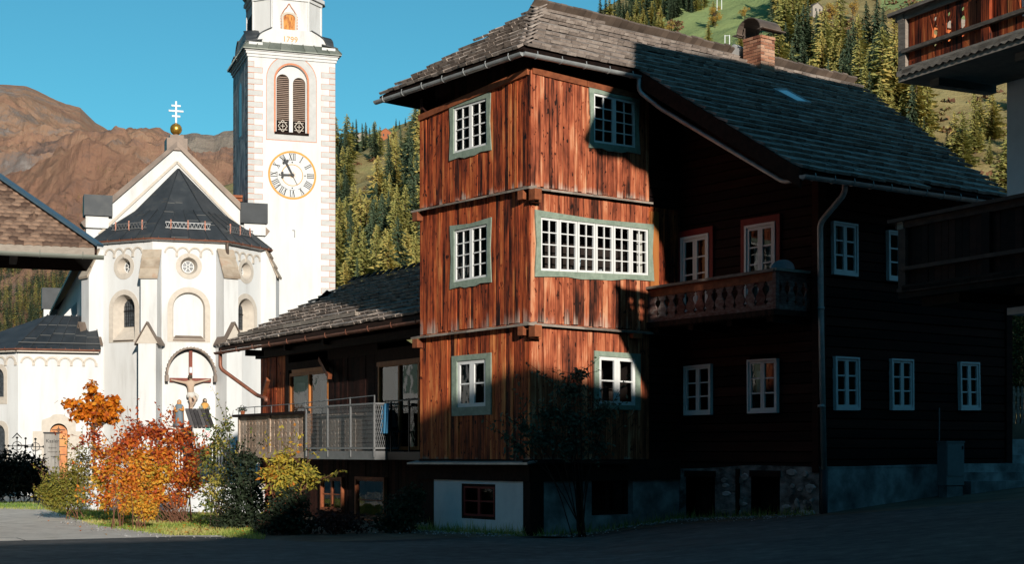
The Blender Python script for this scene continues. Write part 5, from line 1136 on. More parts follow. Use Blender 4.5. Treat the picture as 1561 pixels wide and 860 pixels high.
def hand(deg, L_, short):
    a = rad(90 - deg); d = V((cos(a), sin(a))); n = V((-d.y, d.x)); mb = MB(); at2 = lambda r, o: (cu + d.x * r + n.x * o, cz + d.y * r + n.y * o)
    P = [at2(-.08, .03), at2(-.08, -.03), at2(L_ * .72, -.045), at2(L_ * .74, -.02), at2(L_, 0), at2(L_ * .74, .02), at2(L_ * .72, .045)]
    dd = .05 if short else .07
    mb.prism([TF.p(u, z, dd) for u, z in P], TF.n * .015)
    for o in (-.09, .09): mb.prism([TF.p(*at2(L_ * (.72 if short else .70) + .06 * cos(t * .785), o + .06 * sin(t * .785)), dd + .001) for t in range(8)], TF.n * .014)
    mb.prism([TF.p(cu + .07 * cos(t * .785), cz + .07 * sin(t * .785), dd + .002) for t in range(8)], TF.n * .02)
    mb.build('hand', M['black'], clock)
hand(268, cr_ * .58, True); hand(-28, cr_ * .86, False)
mb = MB(); mb.beam(TF.p(cu, cz, .03), TF.p(cu + .22, cz - .42, .03), .02, .02); mb.build('pointer', M['black'], clock)
mb = MB(); su = TF.px(449, 355); mb.plbox(TF, su[0] - .02, su[0] + .02, su[1] - .2, su[1] + .1, 0, .05); mb.plbox(TF, su[0] - .1, su[0], su[1] + .1, su[1] + .13, 0, .05); mb.build('wall_bracket', M['steel'], tower)
pl = TL_; mb = MB(); lu = TD * .52; hA = arch(lu, bz0, bzs, br_ * .9, 14); flat(mb, pl, hA, .006, 0); flat(mb, pl, arch(lu, bz0 + .1, bzs - .15, br_ * .5, 12), .012, 1); mb.build('blind_window', [M['greypaint'], M['lead']], tower)
# cornice, flared skirt roof, upper octagon
cov = .34; z0_, z1_ = tz(92), tz(79)
mb = MB()
for d, za, zb_ in ((.05, TZ - .22, TZ - .10), (.10, TZ - .10, TZ + .02), (.15, TZ + .02, TZ + .12)): mb.box(-d, TS + d, -d, TD + d, za, zb_)
mb.build('cornice', M['plaster'], tower)
mb = MB(); b0 = TZ + .12; P0 = [(-.24, -.24), (TS + .24, -.24), (TS + .24, TD + .24), (-.24, TD + .24)]; P1 = [(.0, .0), (TS, .0), (TS, TD), (.0, TD)]
for i in range(4):
    j = (i + 1) % 4; n = 8
    for k in range(n):
        L4 = lambda A_, f, z: V((A_[i][0] + (A_[j][0] - A_[i][0]) * f, A_[i][1] + (A_[j][1] - A_[i][1]) * f, z))
        mb.hexa([L4(P0, k / n, b0 - .05), L4(P0, (k + 1) / n, b0 - .05), L4(P1, (k + 1) / n, b0 + .28), L4(P1, k / n, b0 + .28)], [L4(P0, k / n, b0), L4(P0, (k + 1) / n, b0), L4(P1, (k + 1) / n, b0 + .34), L4(P1, k / n, b0 + .34)])
        mb.beam(L4(P0, k / n, b0 + .02), L4(P1, k / n, b0 + .36), .03, .05)
mb.build('skirt_roof', M['patina'], tower)
ux0, ux1 = TF.px(413, 25, -.3)[0], TF.px(468, 28, -.3)[0]; oc = TS / 2; hw = (ux1 - ux0) / 2 + .02; hR = 1.52; zb_ = TZ + .3; zt_ = tz(-2) + .3
octp = [(oc - hw, oc - hR), (oc + hw, oc - hR), (oc + hR, oc - hw), (oc + hR, oc + hw), (oc + hw, oc + hR), (oc - hw, oc + hR), (oc - hR, oc + hw), (oc - hR, oc - hw)]
mb = MB(); mb.prism([V((x, y, zb_)) for x, y in octp], (0, 0, zt_ - zb_))
for i in range(8): x, y = octp[i]; mb.tube([(x, y, zb_), (x, y, zt_)], .05, 6)
mb.build('octagon_wall', M['plaster'], tower)
UF = Pl(TW, (0, oc - hR - .02), 0)                       # curved shoulders that lead from square to octagon
zs0 = tz(69); zs1 = tz(45)
for rot in range(4):
    mb = MB(); me_ = MB(); prof = [(-.12, zs0 - .3)] + [(-.12 + (oc - hw + .06) * (f + .12 * sin(pi * 2 * f)) , zs0 + (zs1 - zs0) * (f ** 1.6 * .75 + .25 * f)) for f in [i / 10 for i in range(11)]]
    fr_c = V((oc, oc, 0)); R_ = Matrix.Rotation(rot * pi / 2, 3, 'Z'); tr = lambda p: fr_c + R_ @ (p - fr_c)
    full = [(u, z) for u, z in prof] + [(2 * oc - u, z) for u, z in reversed(prof)]
    poly = [tr(V((u, .02, z))) for u, z in full]; mb.prism(poly, R_ @ V((0, .6, 0))); mb.build('curved_shoulder', M['plaster'], tower)
    for side in (0, 1):
        me_ = MB()
        for a, b in zip(prof[1:], prof[2:]):
            g = lambda u, z: (u if side == 0 else 2 * oc - u, z); A_, B_ = g(*a), g(*b)
            me_.hexa([tr(V((A_[0], -.03, A_[1]))), tr(V((B_[0], -.03, B_[1]))), tr(V((B_[0], oc - hR + .2, B_[1] + .1))), tr(V((A_[0], oc - hR + .2, A_[1] + .1)))], [tr(V((A_[0], -.03, A_[1] + .05))), tr(V((B_[0], -.03, B_[1] + .05))), tr(V((B_[0], oc - hR + .2, B_[1] + .15))), tr(V((A_[0], oc - hR + .2, A_[1] + .15)))])
        me_.build('shoulder_flashing', M['metalroof'], tower)
nu = (ux0 + ux1) / 2 + .02; NZ = lambda py: tz(py); mb = MB(); nA = [(nu - .24, NZ(45)), (nu, NZ(49)), (nu + .24, NZ(45))] + [(nu + .26 * cos(pi * i / 10), NZ(24) + .18 * sin(pi * i / 10)) for i in range(11)]
flat(mb, UF, nA, .012); band(mb, UF, [(u + (u - nu) * .35, z + (.08 if i > 2 else -.02)) for i, (u, z) in enumerate(nA)], nA, 0, .05, 1)
for s in (-1, 1):
    pth = [(s * .36, 40), (s * .36, 22), (s * .30, 17), (s * .2, 11), (s * .1, 7), (0, 1)]
    for (a, ya), (b, yb) in zip(pth, pth[1:]):
        for q in range(4): f0_, f1_ = q / 4, (q + .6) / 4; mb.beam(UF.p(nu + a + (b - a) * f0_, NZ(ya + (yb - ya) * f0_), .01), UF.p(nu + a + (b - a) * f1_ + .0, NZ(ya + (yb - ya) * f1_), .01), .03, .045, 2)
    for dx, dz in ((-.05, 0), (.05, 0), (0, .06), (0, -.06)): mb.beam(UF.p(nu + s * .36, NZ(46), .01), UF.p(nu + s * .36 + dx, NZ(46) + dz, .01), .025, .03, 2)
for dx, dz in ((-.06, 0), (.06, 0), (0, .07), (0, -.07)): mb.beam(UF.p(nu, NZ(52), .01), UF.p(nu + dx, NZ(52) + dz, .01), .025, .03, 2)
mb.build('painted_niche', [mat('orange_wood_niche', [(.35, (.34, .09, .015)), (.6, (.72, .30, .06))], (6, 6, 2), 2, rough=.6), M['surround'], M['terracotta']], tower)
def text(s_, size, m, parent, p, rotz, name, ext=.004, font=None):
    c = bpy.data.curves.new(name, 'FONT'); c.body = s_; c.size = size; c.align_x = 'CENTER'; c.align_y = 'CENTER'; c.extrude = ext; c.materials.append(m)
    t_ = bpy.data.objects.new('letters', c); C.objects.link(t_); bpy.context.view_layer.update(); me = bpy.data.meshes.new_from_object(t_.evaluated_get(bpy.context.evaluated_depsgraph_get())); bpy.data.objects.remove(t_)
    o = bpy.data.objects.new(name, me); C.objects.link(o); o.parent = parent; o.location = p; o.rotation_euler = (rad(90), 0, rotz); return o
text('1799', .34, M['ochre'], tower, Pl(TW, (0, 0), 0).p(nu - .02, NZ(60), -.012), 0, 'date_lettering')
mb = MB()
for d, za, zb2 in ((.06, zt_ - .25, zt_ - .1), (.15, zt_ - .1, zt_ + .05)): mb.prism([V((oc + (x - oc) * (1 + d / hR), oc + (y - oc) * (1 + d / hR), za)) for x, y in octp], (0, 0, zb2 - za))
mb.build('cornice', M['plaster'], tower)
mb = MB(); mb.lathe((oc, oc, zt_ + .05), [(1.9, 0), (1.88, .1), (1.6, .7), (1.75, 1.6), (1.2, 2.6), (.4, 3.4), (.25, 4.2), (.03, 6.5)], 8); mb.build('onion_roof', M['patina'], tower)
lp = Pl(TW, (oc - hR, oc + hw), -90); mb = MB(); mb.plbox(lp, .25, hw * 2 - .25, zb_ + .6, zb_ + 1.7, 0, .02); mb.build('louvres', M['dark'], tower)
mb = MB(); mb.box(-.95, -.1, .9, 1.9, tz(306), tz(301)); mb.box(-.95, -.1, .8, 2.0, tz(301), tz(297)); mb.build('roof_tiles', M['trimred'], tower)

# ------------------------------------------------------------------ the timber annex between church and house
AX = Fr((-3.06, 35.0, 0), 121.0)                         # x runs left along the front, y comes out to the street
annex = thing('timber_annex', 'low dark timber annex with a shingled roof and glazed upper floor behind a balcony', 'house', AX)
def apl(off): return Pl(AX, (0, off), 180)               # u runs to the image right, so x = -u
PA = apl(0.0); PFA = apl(-.7)
fl = -PFA.px(397.5, 600)[0]
fpx = lambda px, py, pl=None: (pl or PFA).px(px, py)
def aface(name, u0, u1, z0, z1, m, d0=-.05, d1=.0, w0=.14, w1=.2):
    mb = MB(); clad(mb, PFA, u0, u1, lambda u: z0, lambda u: z1, [], w0=w0, w1=w1, wearh=.01, d0=d0, d1=d1); mb.build(name, m, annex)
UA = lambda px: PFA.px(px, 600)[0]
U_END = 3.2
aface('board_wall', UA(397.5), UA(437), -.4, 4.35, M['clad'])
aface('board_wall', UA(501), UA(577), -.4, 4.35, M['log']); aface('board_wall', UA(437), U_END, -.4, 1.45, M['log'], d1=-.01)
mb = MB(); mb.plbox(PFA, UA(437), UA(442), 1.4, 4.3, -.1, .04); mb.plbox(PFA, UA(442), UA(501), 3.75, 3.95, -.05, .04); mb.plbox(PFA, UA(577), U_END, 3.70, 4.0, -.05, .04); mb.plbox(PFA, UA(501), UA(577), 3.9, 4.3, -.05, .03); mb.build('timber_frame', M['dark'], annex)
mb = MB(); mb.plbox(PFA, UA(447), UA(501), 3.66, 3.75, -.05, .045); mb.build('lintel', M['fresh'], annex); mb = MB(); mb.plbox(PFA, UA(577), U_END, 3.60, 3.70, -.05, .05); mb.build('lintel', M['fresh'], annex)
# glazed doors
for a, b, lab in ((442, 501, 'wide glazed balcony doors with pale curtains'), (577, 640, 'dark glazed doors beside the boarded house')):
    u0, u1 = UA(a), UA(b); z0_, z1_ = 1.62, 3.66; mb = MB()
    for u in (u0, (u0 + u1) / 2, u1 - .07): mb.plbox(PFA, u, u + .07, z0_, z1_, -.06, .02)
    mb.plbox(PFA, u0, u1, z0_, z0_ + .08, -.06, .018); mb.plbox(PFA, u0, u1, z1_ - .08, z1_, -.06, .018); gd = mb.build('glazed_door', M['fresh'], annex); gd['label'] = lab
    mb = MB(); flat(mb, PFA, rect(u0, u1, z0_, z1_), -.03); mb.build('pane', M['glass'], gd)
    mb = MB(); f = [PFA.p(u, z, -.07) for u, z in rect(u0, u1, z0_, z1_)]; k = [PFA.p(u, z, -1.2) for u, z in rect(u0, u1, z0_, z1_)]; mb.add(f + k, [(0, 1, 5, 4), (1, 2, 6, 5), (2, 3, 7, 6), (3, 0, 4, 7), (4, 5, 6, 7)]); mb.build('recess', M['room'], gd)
    cu_ = MB(); spans = ((.04, .26, .0), (.34, .44, 0), (.66, .98, 0)) if a == 442 else ((.28, .45, .9),)  # pale cloth also stands in for the white building mirrored in the panes
    for s0, s1, lo in spans:
        n = 14; pts = []
        for i in range(n + 1): u = u0 + (u1 - u0) * (s0 + (s1 - s0) * i / n); d = -.15 + .02 * sin(i * 2.2); pts += [PFA.p(u, z0_ + .05 + lo, d), PFA.p(u, z1_ - .25, d)]
        cu_.add(pts, [(2 * i, 2 * i + 2, 2 * i + 3, 2 * i + 1) for i in range(n)])
    cu_.build('curtain', M['curtain'], gd)
aface('board_wall', UA(640), U_END, 1.4, 4.3, M['log']); mb = MB(); mb.plbox(PFA, UA(397.5), U_END + .6, 4.2, 4.82, -.12, -.02); mb.build('wall_head', M['log'], annex)
# ground floor window and door under the balcony
for a, b, y0, y1, nm in ((492, 525, 727, 781, 'window'), (545, 590, 727, 800, 'door')):
    q = [fpx(a, y0), fpx(b, y0), fpx(b, y1), fpx(a, y1)]; q = [(q[0][0], q[0][1]), (q[1][0], q[0][1]), (q[1][0], q[2][1]), (q[0][0], q[2][1])]
    ins, wn = window(annex, PFA, q, (.06, .06, .05), 2 if nm == 'window' else 1, 1, 2, M['trimred'], d=.03, sw=.04, mw=.03, shut=M['trimred'], recess=.3, curtain=[(.05, .45, 0, 1), (.55, .95, 0, 1)] if nm == 'window' else None)
    wn.name = nm
# roof of the annex
AO = .2; eL = apl(AO).px(333, 530); eRr = apl(AO).px(641, 477); ASL = .5
zE = (eL[1] + eRr[1]) / 2 - .02; uL = eL[0]; uR = 4.2; RUN = 4.05
def ap(u, r, d=0): q = PA.p(u, zE + ASL * r, AO - r); return q + V((0, ASL, 1)).normalized() * d
arf = MB(); shingles(arf, ap, [(uL, 0), (uR, 0), (uR, RUN), (uL + .2, RUN)], .30, .14, .30); ro = arf.build('roof', M['shingle'], annex)
mb = MB(); mb.prism([ap(uL, 0, -.005), ap(uR, 0, -.005), ap(uR, RUN, -.005), ap(uL + .2, RUN, -.005)], (0, 0, -.1)); mb.prism([ap(uL + .2, RUN, -.005), ap(uR, RUN, -.005), ap(uR, RUN) + V((0, -3.6, -2.2)), ap(uL + .2, RUN) + V((0, -3.6, -2.2))], (0, 0, -.1)); mb.build('roof_deck', M['soffit'], ro)
mb = MB(); 
for i in range(30): u = uL + .1 + (uR - uL) * i / 30; mb.hexa([ap(u, RUN - .1, .05), ap(u + .23, RUN - .1, .05), ap(u + .23, RUN + .12, .1), ap(u, RUN + .12, .1)], [ap(u, RUN - .1, .09), ap(u + .23, RUN - .1, .09), ap(u + .23, RUN + .12, .14), ap(u, RUN + .12, .14)])
mb.build('ridge_planks', M['dark'], ro)
for r_ in (.55,): mb = MB(); [mb.beam(ap(uL + .3 + i * 1.1, r_, .10), ap(uL + 1.38 + i * 1.1, r_, .10), .09, .09) for i in range(7)]; mb.build('snow_beam', M['greywood'], ro)
gutter(ro, ap(uL - .12, -.08, -.10), ap(uR, -.08, -.10), M['copper'], .07, 12)
mb = MB(); g_ = ap(uL + .18, -.08, -.15); wl = PFA.p(UA(398), 3.15, .12); wl2 = PFA.p(UA(412), 3.05, .12); mb.tube(smooth_path([g_, g_ - V((0, 0, .42)), wl, wl2, wl2 - V((0, 0, .1))]), .055, 10); mb.build('downpipe', M['copper'], ro, smooth=True)
mb = MB(); mb.plbox(PFA, UA(397.5) - .1, U_END + .5, 4.16, 4.36, -.1, .12); mb.plbox(PA, PA.px(402, 500)[0], PA.px(641, 500)[0], 4.08, 4.26, -.15, .0); mb.build('wall_plate', M['dark'], annex)
for px in (420, 480, 540): u = UA(px); mb = MB(); mb.beam(PFA.p(u, 4.25, .0), PFA.p(u, 4.25, .85), .14, .16); mb.build('beam_end', M['dark'], annex)
for (x0_, y0_, x1_, y1_) in ((401, 606, 409, 578), (488, 547, 503, 575)): a_, b_ = PFA.px(x0_, y0_, .08), PFA.px(x1_, y1_, .25); mb = MB(); mb.beam(PFA.p(a_[0], a_[1], .08), PFA.p(b_[0], b_[1], .25), .10, .12); mb.build('brace', M['trimred'], annex)
mb = MB(); mb.box(-fl + 0, -fl + .1, 0, .1, 0, .01); 
sidepl = Pl(AX, (fl, -.7), 90)
mb = MB(); mb.face([V((fl, -.7, -.4)), V((fl, -6.5, -.4)), V((fl, -6.5, 4.2)), V((fl, -2.7, 6.2)), V((fl, -.7, 4.3))]); mb.build('side_wall', M['log'], annex)
# balcony: carved boards on the left, a galvanised mesh corner on the right
bL, bM, bR = PA.px(364, 660)[0], PA.px(469, 660)[0], PA.px(574, 660)[0]; zf0, zf1 = 1.42, 1.60; zr = lambda u: 2.58 + (.06 * (u - bL) / (bR - bL))
mb = MB(); mb.plbox(PA, bL - .08, bM + .1, zf0, zf0 + .16, -.75, .02); mb.plbox(PA, bL, bM, zf0 + .16, zf1, -.7, -.03); ab = mb.build('balcony', M['oldbrown'], annex)
mb = MB(); mb.plbox(PA, bL - .25, bM, 2.53, 2.60, -.07, .10); mb.build('handrail', M['dark'], ab)
PRO2 = [(0, .95), (.12, .95), (.16, .62), (.22, .88), (.40, .96), (.50, .60), (.56, .86), (.74, .96), (.82, .60), (.88, .95), (1, .95)]
mids = (bL + bM) / 2 - .15
for u in (bL, mids, bM - .06): mb = MB(); mb.plbox(PA, u, u + .11, zf1 - .05, 2.53, -.07, .03); mb.build('post', M['oldbrown'], ab)
for a, b in ((bL + .11, mids), (mids + .11, bM - .06)):
    n = 9
    for i in range(n): baluster(PA, a + (b - a) * (i + .5) / n, zf1 - .02, 2.53, (b - a) / n, -.03, .03, ab, M['oldbrown'], PRO2)
mb = MB(); mb.tube([PA.p(bL - .1, 2.78, 0), PA.p(bM, 2.80, 0)], .012, 6)
for i in range(5): u = bL + (bM - bL) * i / 4; mb.tube([PA.p(u, 2.58, 0), PA.p(u, 2.79, 0)], .012, 6)
mb.build('steel_rail', M['steel'], ab)
mb = MB(); zb2, zt2 = 1.66, 2.66
for u in (bM, bM + (bR - bM) / 3, bM + 2 * (bR - bM) / 3, bR - .05): mb.plbox(PA, u, u + .05, zb2 - .2, zt2, .03, .07)
mb.plbox(PA, bM, bR, zt2, zt2 + .04, .03, .075); mb.plbox(PA, bM, bR, zb2 - .02, zb2 + .03, .03, .075); mb.plbox(PA, bM + .1, bR, 1.40, 1.60, -.7, .05)
PA2 = Pl(AX, (-bR, .05), 90 + 180)
PA2 = Pl(AX, (-bR, .05), -90)
mb.plbox(PA2, 0, .62, zt2, zt2 + .04, -.04, .0); mb.plbox(PA2, 0, .62, zb2 - .02, zb2 + .03, -.04, .0)
for z in (2.80,): mb.tube([PA.p(bM, z, .05), PA.p(bR, z + .06, .05)], .014, 6)
for i in range(4): u = bM + (bR - bM) * i / 3; mb.tube([PA.p(u, zt2, .05), PA.p(u, 2.86, .05)], .016, 6)
mp = mb.build('mesh_panel_frame', M['steel'], ab)
mb = MB()
for pl, u0, u1, d in ((PA, bM + .05, bR - .05, .05), (PA2, .02, .6, -.02)):
    p_ = .052; h_ = .10; n = int((u1 - u0) / p_)
    for i in range(n):
        for j in range(int((zt2 - zb2) / h_)):
            x_ = u0 + i * p_; z_ = zb2 + .03 + j * h_; o = p_ / 2 if j % 2 else 0
            for s in (-1, 1): mb.add([pl.p(x_ + o, z_, d), pl.p(x_ + o + .010, z_, d), pl.p(x_ + o + s * p_ / 2 + .010, z_ + h_, d), pl.p(x_ + o + s * p_ / 2, z_ + h_, d)], [(0, 1, 2, 3)])
mb.build('wire_mesh', M['steel'], mp)
mb = MB(); mb.plbox(PA, bM + .15, bR - .75, zf1, 2.5, -.25, -.22); mb.build('rear_board', M['greywood'], ab)
for i in range(12): baluster(PA, bM + .2 + i * .19, zf1, 2.5, .18, -.21, .02, ab, M['greywood'], PRO2) if bM + .2 + i * .19 < bR - .8 else None
mb = MB(); mb.plbox(PA, bR - .72, bR - .06, zf1 + .04, 2.5, -.12, -.10); mb.build('dark_screen', M['black'], ab)
mb = MB()
for du in (0,):
    u = bR + .15
    while u < 2.6: mb.plbox(PFA, u, u + .03, 1.5, 2.75, .4, .43); u += .9
    mb.plbox(PFA, bR + .1, 2.6, 2.72, 2.75, .4, .43)
mb.plbox(PFA, bR, 2.6, 1.40, 1.58, -.0, .45); mb.build('rear_rail', M['iron'], ab)

# the white schoolhouse beyond the left edge of the view; it shows in the annex windows
SH = Fr((-27.5, 47.5, 0), 54.7)
school = thing('schoolhouse', 'plain white schoolhouse with rows of small green windows to the left of the church', 'house', SH)
mb = MB(); mb.box(-9, 9, 0, 9, -.5, 9.5); mb.build('wall', M['plaster'], school); mb = MB(); mb.prism([V((-9.5, -.6, 9.4)), V((-9.5, 4.5, 13)), V((-9.5, 9.6, 9.4))], (19, 0, 0)); mb.build('roof', M['metalroof'], school)
M['dullgreen'] = plain('dull_green_window', (.18, .26, .22), .4)
for i in range(7):
    for j in range(3): mb = MB(); x = -7.6 + i * 2.4; z = 1.2 + j * 2.8; mb.box(x, x + .9, -.03, .0, z, z + 1.4); mb.build('window', M['dullgreen'], school)

# ------------------------------------------------------------------ tiled house at the left edge, chalet with balconies at the right edge, guesthouse behind the viewer
lp_ = at(148, 378, 30); LH = Fr((lp_.x, lp_.y, 0), 19)
left = thing('tiled_house', 'brown tiled hipped roof with a blue grey hip flashing and zinc gutter, beside the church', 'house', LH)
zl = lp_.z - .0; M['tile'] = mat('brown_clay_tiles', [(.3, (.11, .065, .045)), (.7, (.30, .19, .13))], (1, 1, 1), 3, rnd=.5, rough=.8)
LS = .85; mb = MB(); nr = 60; tw = .17; LE = 11.0; RH = 2.1
lt = lambda x, r, d=0: V((x, r, zl + LS * r)) + V((0, -LS, 1)).normalized() * d
for j in range(nr):
    r0, r1 = j * .105, j * .105 + .14
    if r1 > RH: break
    x = -r0; 
    while x > -LE:
        a, b = x - tw, x; n = 4; lo = []; hi = []
        for i in range(n + 1): f = i / n; hgt = .018 * (1 - abs(2 * f - 1) ** 2) * 1.4; lo.append(lt(a + tw * f, r0 + random.uniform(-.004, .004), .035 + hgt)); hi.append(lt(a + tw * f, r1, .0 + hgt))
        mb.add(lo + hi + [p - V((0, 0, .04)) for p in lo], [(i, i + 1, n + 2 + i, n + 1 + i) for i in range(n)] + [(i, 2 * n + 2 + i, 2 * n + 3 + i, i + 1) for i in range(n)], 0)
        x -= tw
lr = mb.build('roof', M['tile'], left)
for j in (3, 8, 13):
    for i in range(14):
        x = -.8 - i * .75 - (j % 2) * .35
        if x > -j * .19 - .3: continue
        mb = MB(); mb.prism([lt(x - .05, j * .19 + .1, .03), lt(x + .05, j * .19 + .1, .03), lt(x, j * .19 + .16, .16)], (0, .05, .03)); mb.build('snow_hook', M['tile'], lr)
mb = MB(); mb.beam(lt(.05, -.05, .1), lt(-RH, RH, .1), .2, .05); mb.build('hip_flashing', plain('blue_grey_sheet', (.10, .16, .21), .35, metal=.3), lr)
mb = MB(); mb.prism([lt(0, 0, -.01), lt(-LE, 0, -.01), lt(-LE, RH, -.01), lt(-RH, RH, -.01)], (0, 0, -.1)); mb.prism([lt(0, 0, -.02), lt(-RH, RH, -.02), V((-RH, RH * 1.1, lt(0, RH).z)), V((0, 3.2, zl))], (0, 0, -.1)); mb.prism([V((-RH, RH * 1.1, lt(0, RH).z)), V((0, 3.2, zl)), V((-LE, 3.2, zl)), V((-LE, RH, lt(0, RH).z)), lt(-RH, RH)], (0, 0, -.1)); mb.build('roof_deck', M['soffit'], lr)
mb = MB(); mb.box(-LE, -.05, -.02, .02, zl - .16, zl - .0); mb.build('fascia', M['greywood'], lr); gutter(lr, V((-LE, -.09, zl - .10)), V((.12, -.09, zl - .16)), M['patina'], .08, 14)
mb = MB(); mb.box(-LE + .3, -3.3, .8, 2.6, -.4, zl); mb.build('wall', M['plaster2'], left)
mb = MB()
for i in range(9): mb.box(-LE + .6 + i * 1.1, -LE + .74 + i * 1.1, .05, 1.6, zl - .20, zl - .04)
mb.build('rafters', M['dark'], lr)

rc_ = at(1372, 688, 20.4); RC = Fr((rc_.x, rc_.y, 0), 116.7 - 90)   # y runs away from the viewer, x into the building
chalet = thing('balcony_chalet', 'chalet at the street corner with two carved wooden balconies and pale plaster walls', 'house', RC)
PC = Pl(RC, (0, 0), -90)                                  # street side; u runs to the image right
ZC = lambda py: EYE + (PYH - py) / PF * 20.4
CLEN = 10.5
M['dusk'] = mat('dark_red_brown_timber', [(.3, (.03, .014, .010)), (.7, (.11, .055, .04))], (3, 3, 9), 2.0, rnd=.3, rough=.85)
def cbalc(z_floor, z_rail, carved, lit):
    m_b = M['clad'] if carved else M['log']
    mb = MB(); mb.plbox(PC, -.0, CLEN, z_floor - .14, z_floor, -1.25, .03); mb.plbox(PC, .1, CLEN, z_floor - .05, z_floor + .03, -.05, .06)
    for i in range(7): mb.plbox(PC, .3 + i * 1.5, .46 + i * 1.5, z_floor - .24, z_floor - .14, -1.25, -.25)
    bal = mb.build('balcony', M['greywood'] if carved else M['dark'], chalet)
    n = 84; mb = MB()
    for i in range(n):
        a, b = CLEN * i / n, CLEN * (i + 1) / n; mb.prism([PC.p(a, z_floor, .035), PC.p(a, z_floor - .06, .035), PC.p((a + b) / 2, z_floor - (.085 if carved else .06), .035), PC.p(b, z_floor - .06, .035), PC.p(b, z_floor, .035)], PC.n * .025)
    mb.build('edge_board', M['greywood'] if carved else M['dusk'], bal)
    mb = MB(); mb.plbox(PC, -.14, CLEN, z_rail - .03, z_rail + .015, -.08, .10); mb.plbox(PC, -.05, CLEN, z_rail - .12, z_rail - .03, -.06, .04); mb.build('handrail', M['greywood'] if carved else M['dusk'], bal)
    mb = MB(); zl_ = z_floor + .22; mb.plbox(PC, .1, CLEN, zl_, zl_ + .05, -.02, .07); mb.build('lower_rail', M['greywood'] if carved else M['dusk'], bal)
    for k in range(7): u = .02 + k * 1.52; mb = MB(); mb.plbox(PC, u, u + .14, z_floor - .02, z_rail - .12, -.10, .05); mb.build('post', (M['greywood'] if carved else M['dusk']) if k == 0 else m_b, bal)
    z0_, z1_ = z_floor + (.05 if carved else .0), z_rail - .12; H_ = z1_ - z0_
    for k in range(6):
        a, b = .17 + k * 1.52, .02 + (k + 1) * 1.52; n = 11; w_ = (b - a) / n
        mb = MB()
        for i in range(n):
            u0, u1 = a + w_ * i, a + w_ * (i + 1)
            kl = carved and i in (4, 6, 8); kr = carved and i in (3, 5, 7)
            prof = [(0, 0), (.22, 0), (.25, .24), (.30, .24), (.33, .0), (.40, .0), (.44, .33), (.58, .36), (.64, .33), (.68, 0), (.76, 0), (.78, .20), (.83, .20), (.86, 0), (1, 0)]
            Lp = [(u0 + (w_ * kk if kl else 0) + .002, z0_ + H_ * t) for t, kk in prof] if kl else [(u0 + .002, z0_), (u0 + .002, z1_)]
            Rp = [(u1 - (w_ * kk) - .002, z0_ + H_ * t) for t, kk in reversed(prof)] if kr else [(u1 - .002, z1_), (u1 - .002, z0_)]
            mb.prism([PC.p(u, z, -.02 + random.uniform(-.004, .004)) for u, z in Lp + Rp], PC.n * .025)
        mb.build('panel_boards', m_b, bal)
    PE = Pl(RC, (0, -.06), 180)                          # the far end of the balcony, closed by the same boards
    mb = MB(); n = 9; w_ = 1.2 / n
    for i in range(n):
        u0, u1 = -1.22 + w_ * i, -1.22 + w_ * (i + 1); kl = carved and i in (3, 5, 7); kr = carved and i in (2, 4, 6)
        prof = [(0, 0), (.30, 0), (.33, .26), (.40, .26), (.44, .0), (.48, .0), (.53, .40), (.66, .40), (.72, .0), (.80, 0), (.83, .30), (.90, .30), (.93, 0), (1, 0)]
        Lp = [(u0 + w_ * kk + .002, z0_ + H_ * t) for t, kk in prof] if kl else [(u0 + .002, z0_), (u0 + .002, z1_)]
        Rp = [(u1 - w_ * kk - .002, z0_ + H_ * t) for t, kk in reversed(prof)] if kr else [(u1 - .002, z1_), (u1 - .002, z0_)]
        mb.prism([PE.p(u, z, -.02) for u, z in Lp + Rp], PE.n * .025)
    mb.plbox(PE, -1.25, 0, z_floor - .02, z0_ + .02, -.03, .02); mb.build('panel_boards', m_b, bal)
    mb = MB(); mb.plbox(PE, -1.25, .05, z_rail - .13, z_rail + .015, -.06, .06); mb.build('handrail', M['greywood'], bal)
    return bal
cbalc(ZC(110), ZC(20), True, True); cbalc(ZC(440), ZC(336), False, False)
# plaster walls, upper storeys and the roof overhead
wy = -PC.px(1535, 200, -1.25)[0]
T_EL = tan(rad(SUN_EL)); HV = V((cos(rad(SUN_AZ)), sin(rad(SUN_AZ)), 0)); EV = V((-HV.y, HV.x, 0)); HC = V((.3456, 29, 0))
def caster(e, z, t): return RC.loc(HC + HV * t + EV * e + V((0, 0, z)))      # e across the sun's path, t towards it
mb = MB(); mb.box(1.25, 9, -9.5, wy, 3.4, 9.6); mb.build('wall', M['plaster2'], chalet)
mb = MB(); mb.box(1.3, 9, -9.5, wy - 1.5, -.5, 3.4); mb.build('timber_wall', M['log'], chalet)
mb = MB(); mb.plbox(PC, .3, 1.0, ZC(470), ZC(455), -1.25, -.1); mb.build('bracket', M['dark'], chalet)
pol = [(3.2, 8.3), (3.2, 8.7), (3.16, 9.0), (3.02, 9.25), (2.86, 9.4), (2.91, 9.9), (2.74, 10.4), (2.44, 10.43), (2.2, 10.55), (1.58, 10.47), (1.2, 10.72), (1.45, 11.24), (1.89, 11.92), (2.25, 12.22), (3.19, 13.95), (5.89, 14.48), (7.47, 14.62), (10.3, 15.1), (14, 15.3), (14, 8.25)]
mb = MB(); mb.prism([caster(e, z, 12.0) for e, z in pol], RC.m.inverted().to_3x3() @ (HV * 4.0 + V((0, 0, 4.0 * T_EL)))); mb.build('gabled_roof', M['dark'], chalet)
mb = MB(); mb.prism([caster(e, z, 12.2) for e, z in [(3.3, 8.4), (14, 8.4), (14, -4), (3.6, -4)]], RC.m.inverted().to_3x3() @ (HV * 3.4)); mb.build('side_wing', M['log'], chalet)
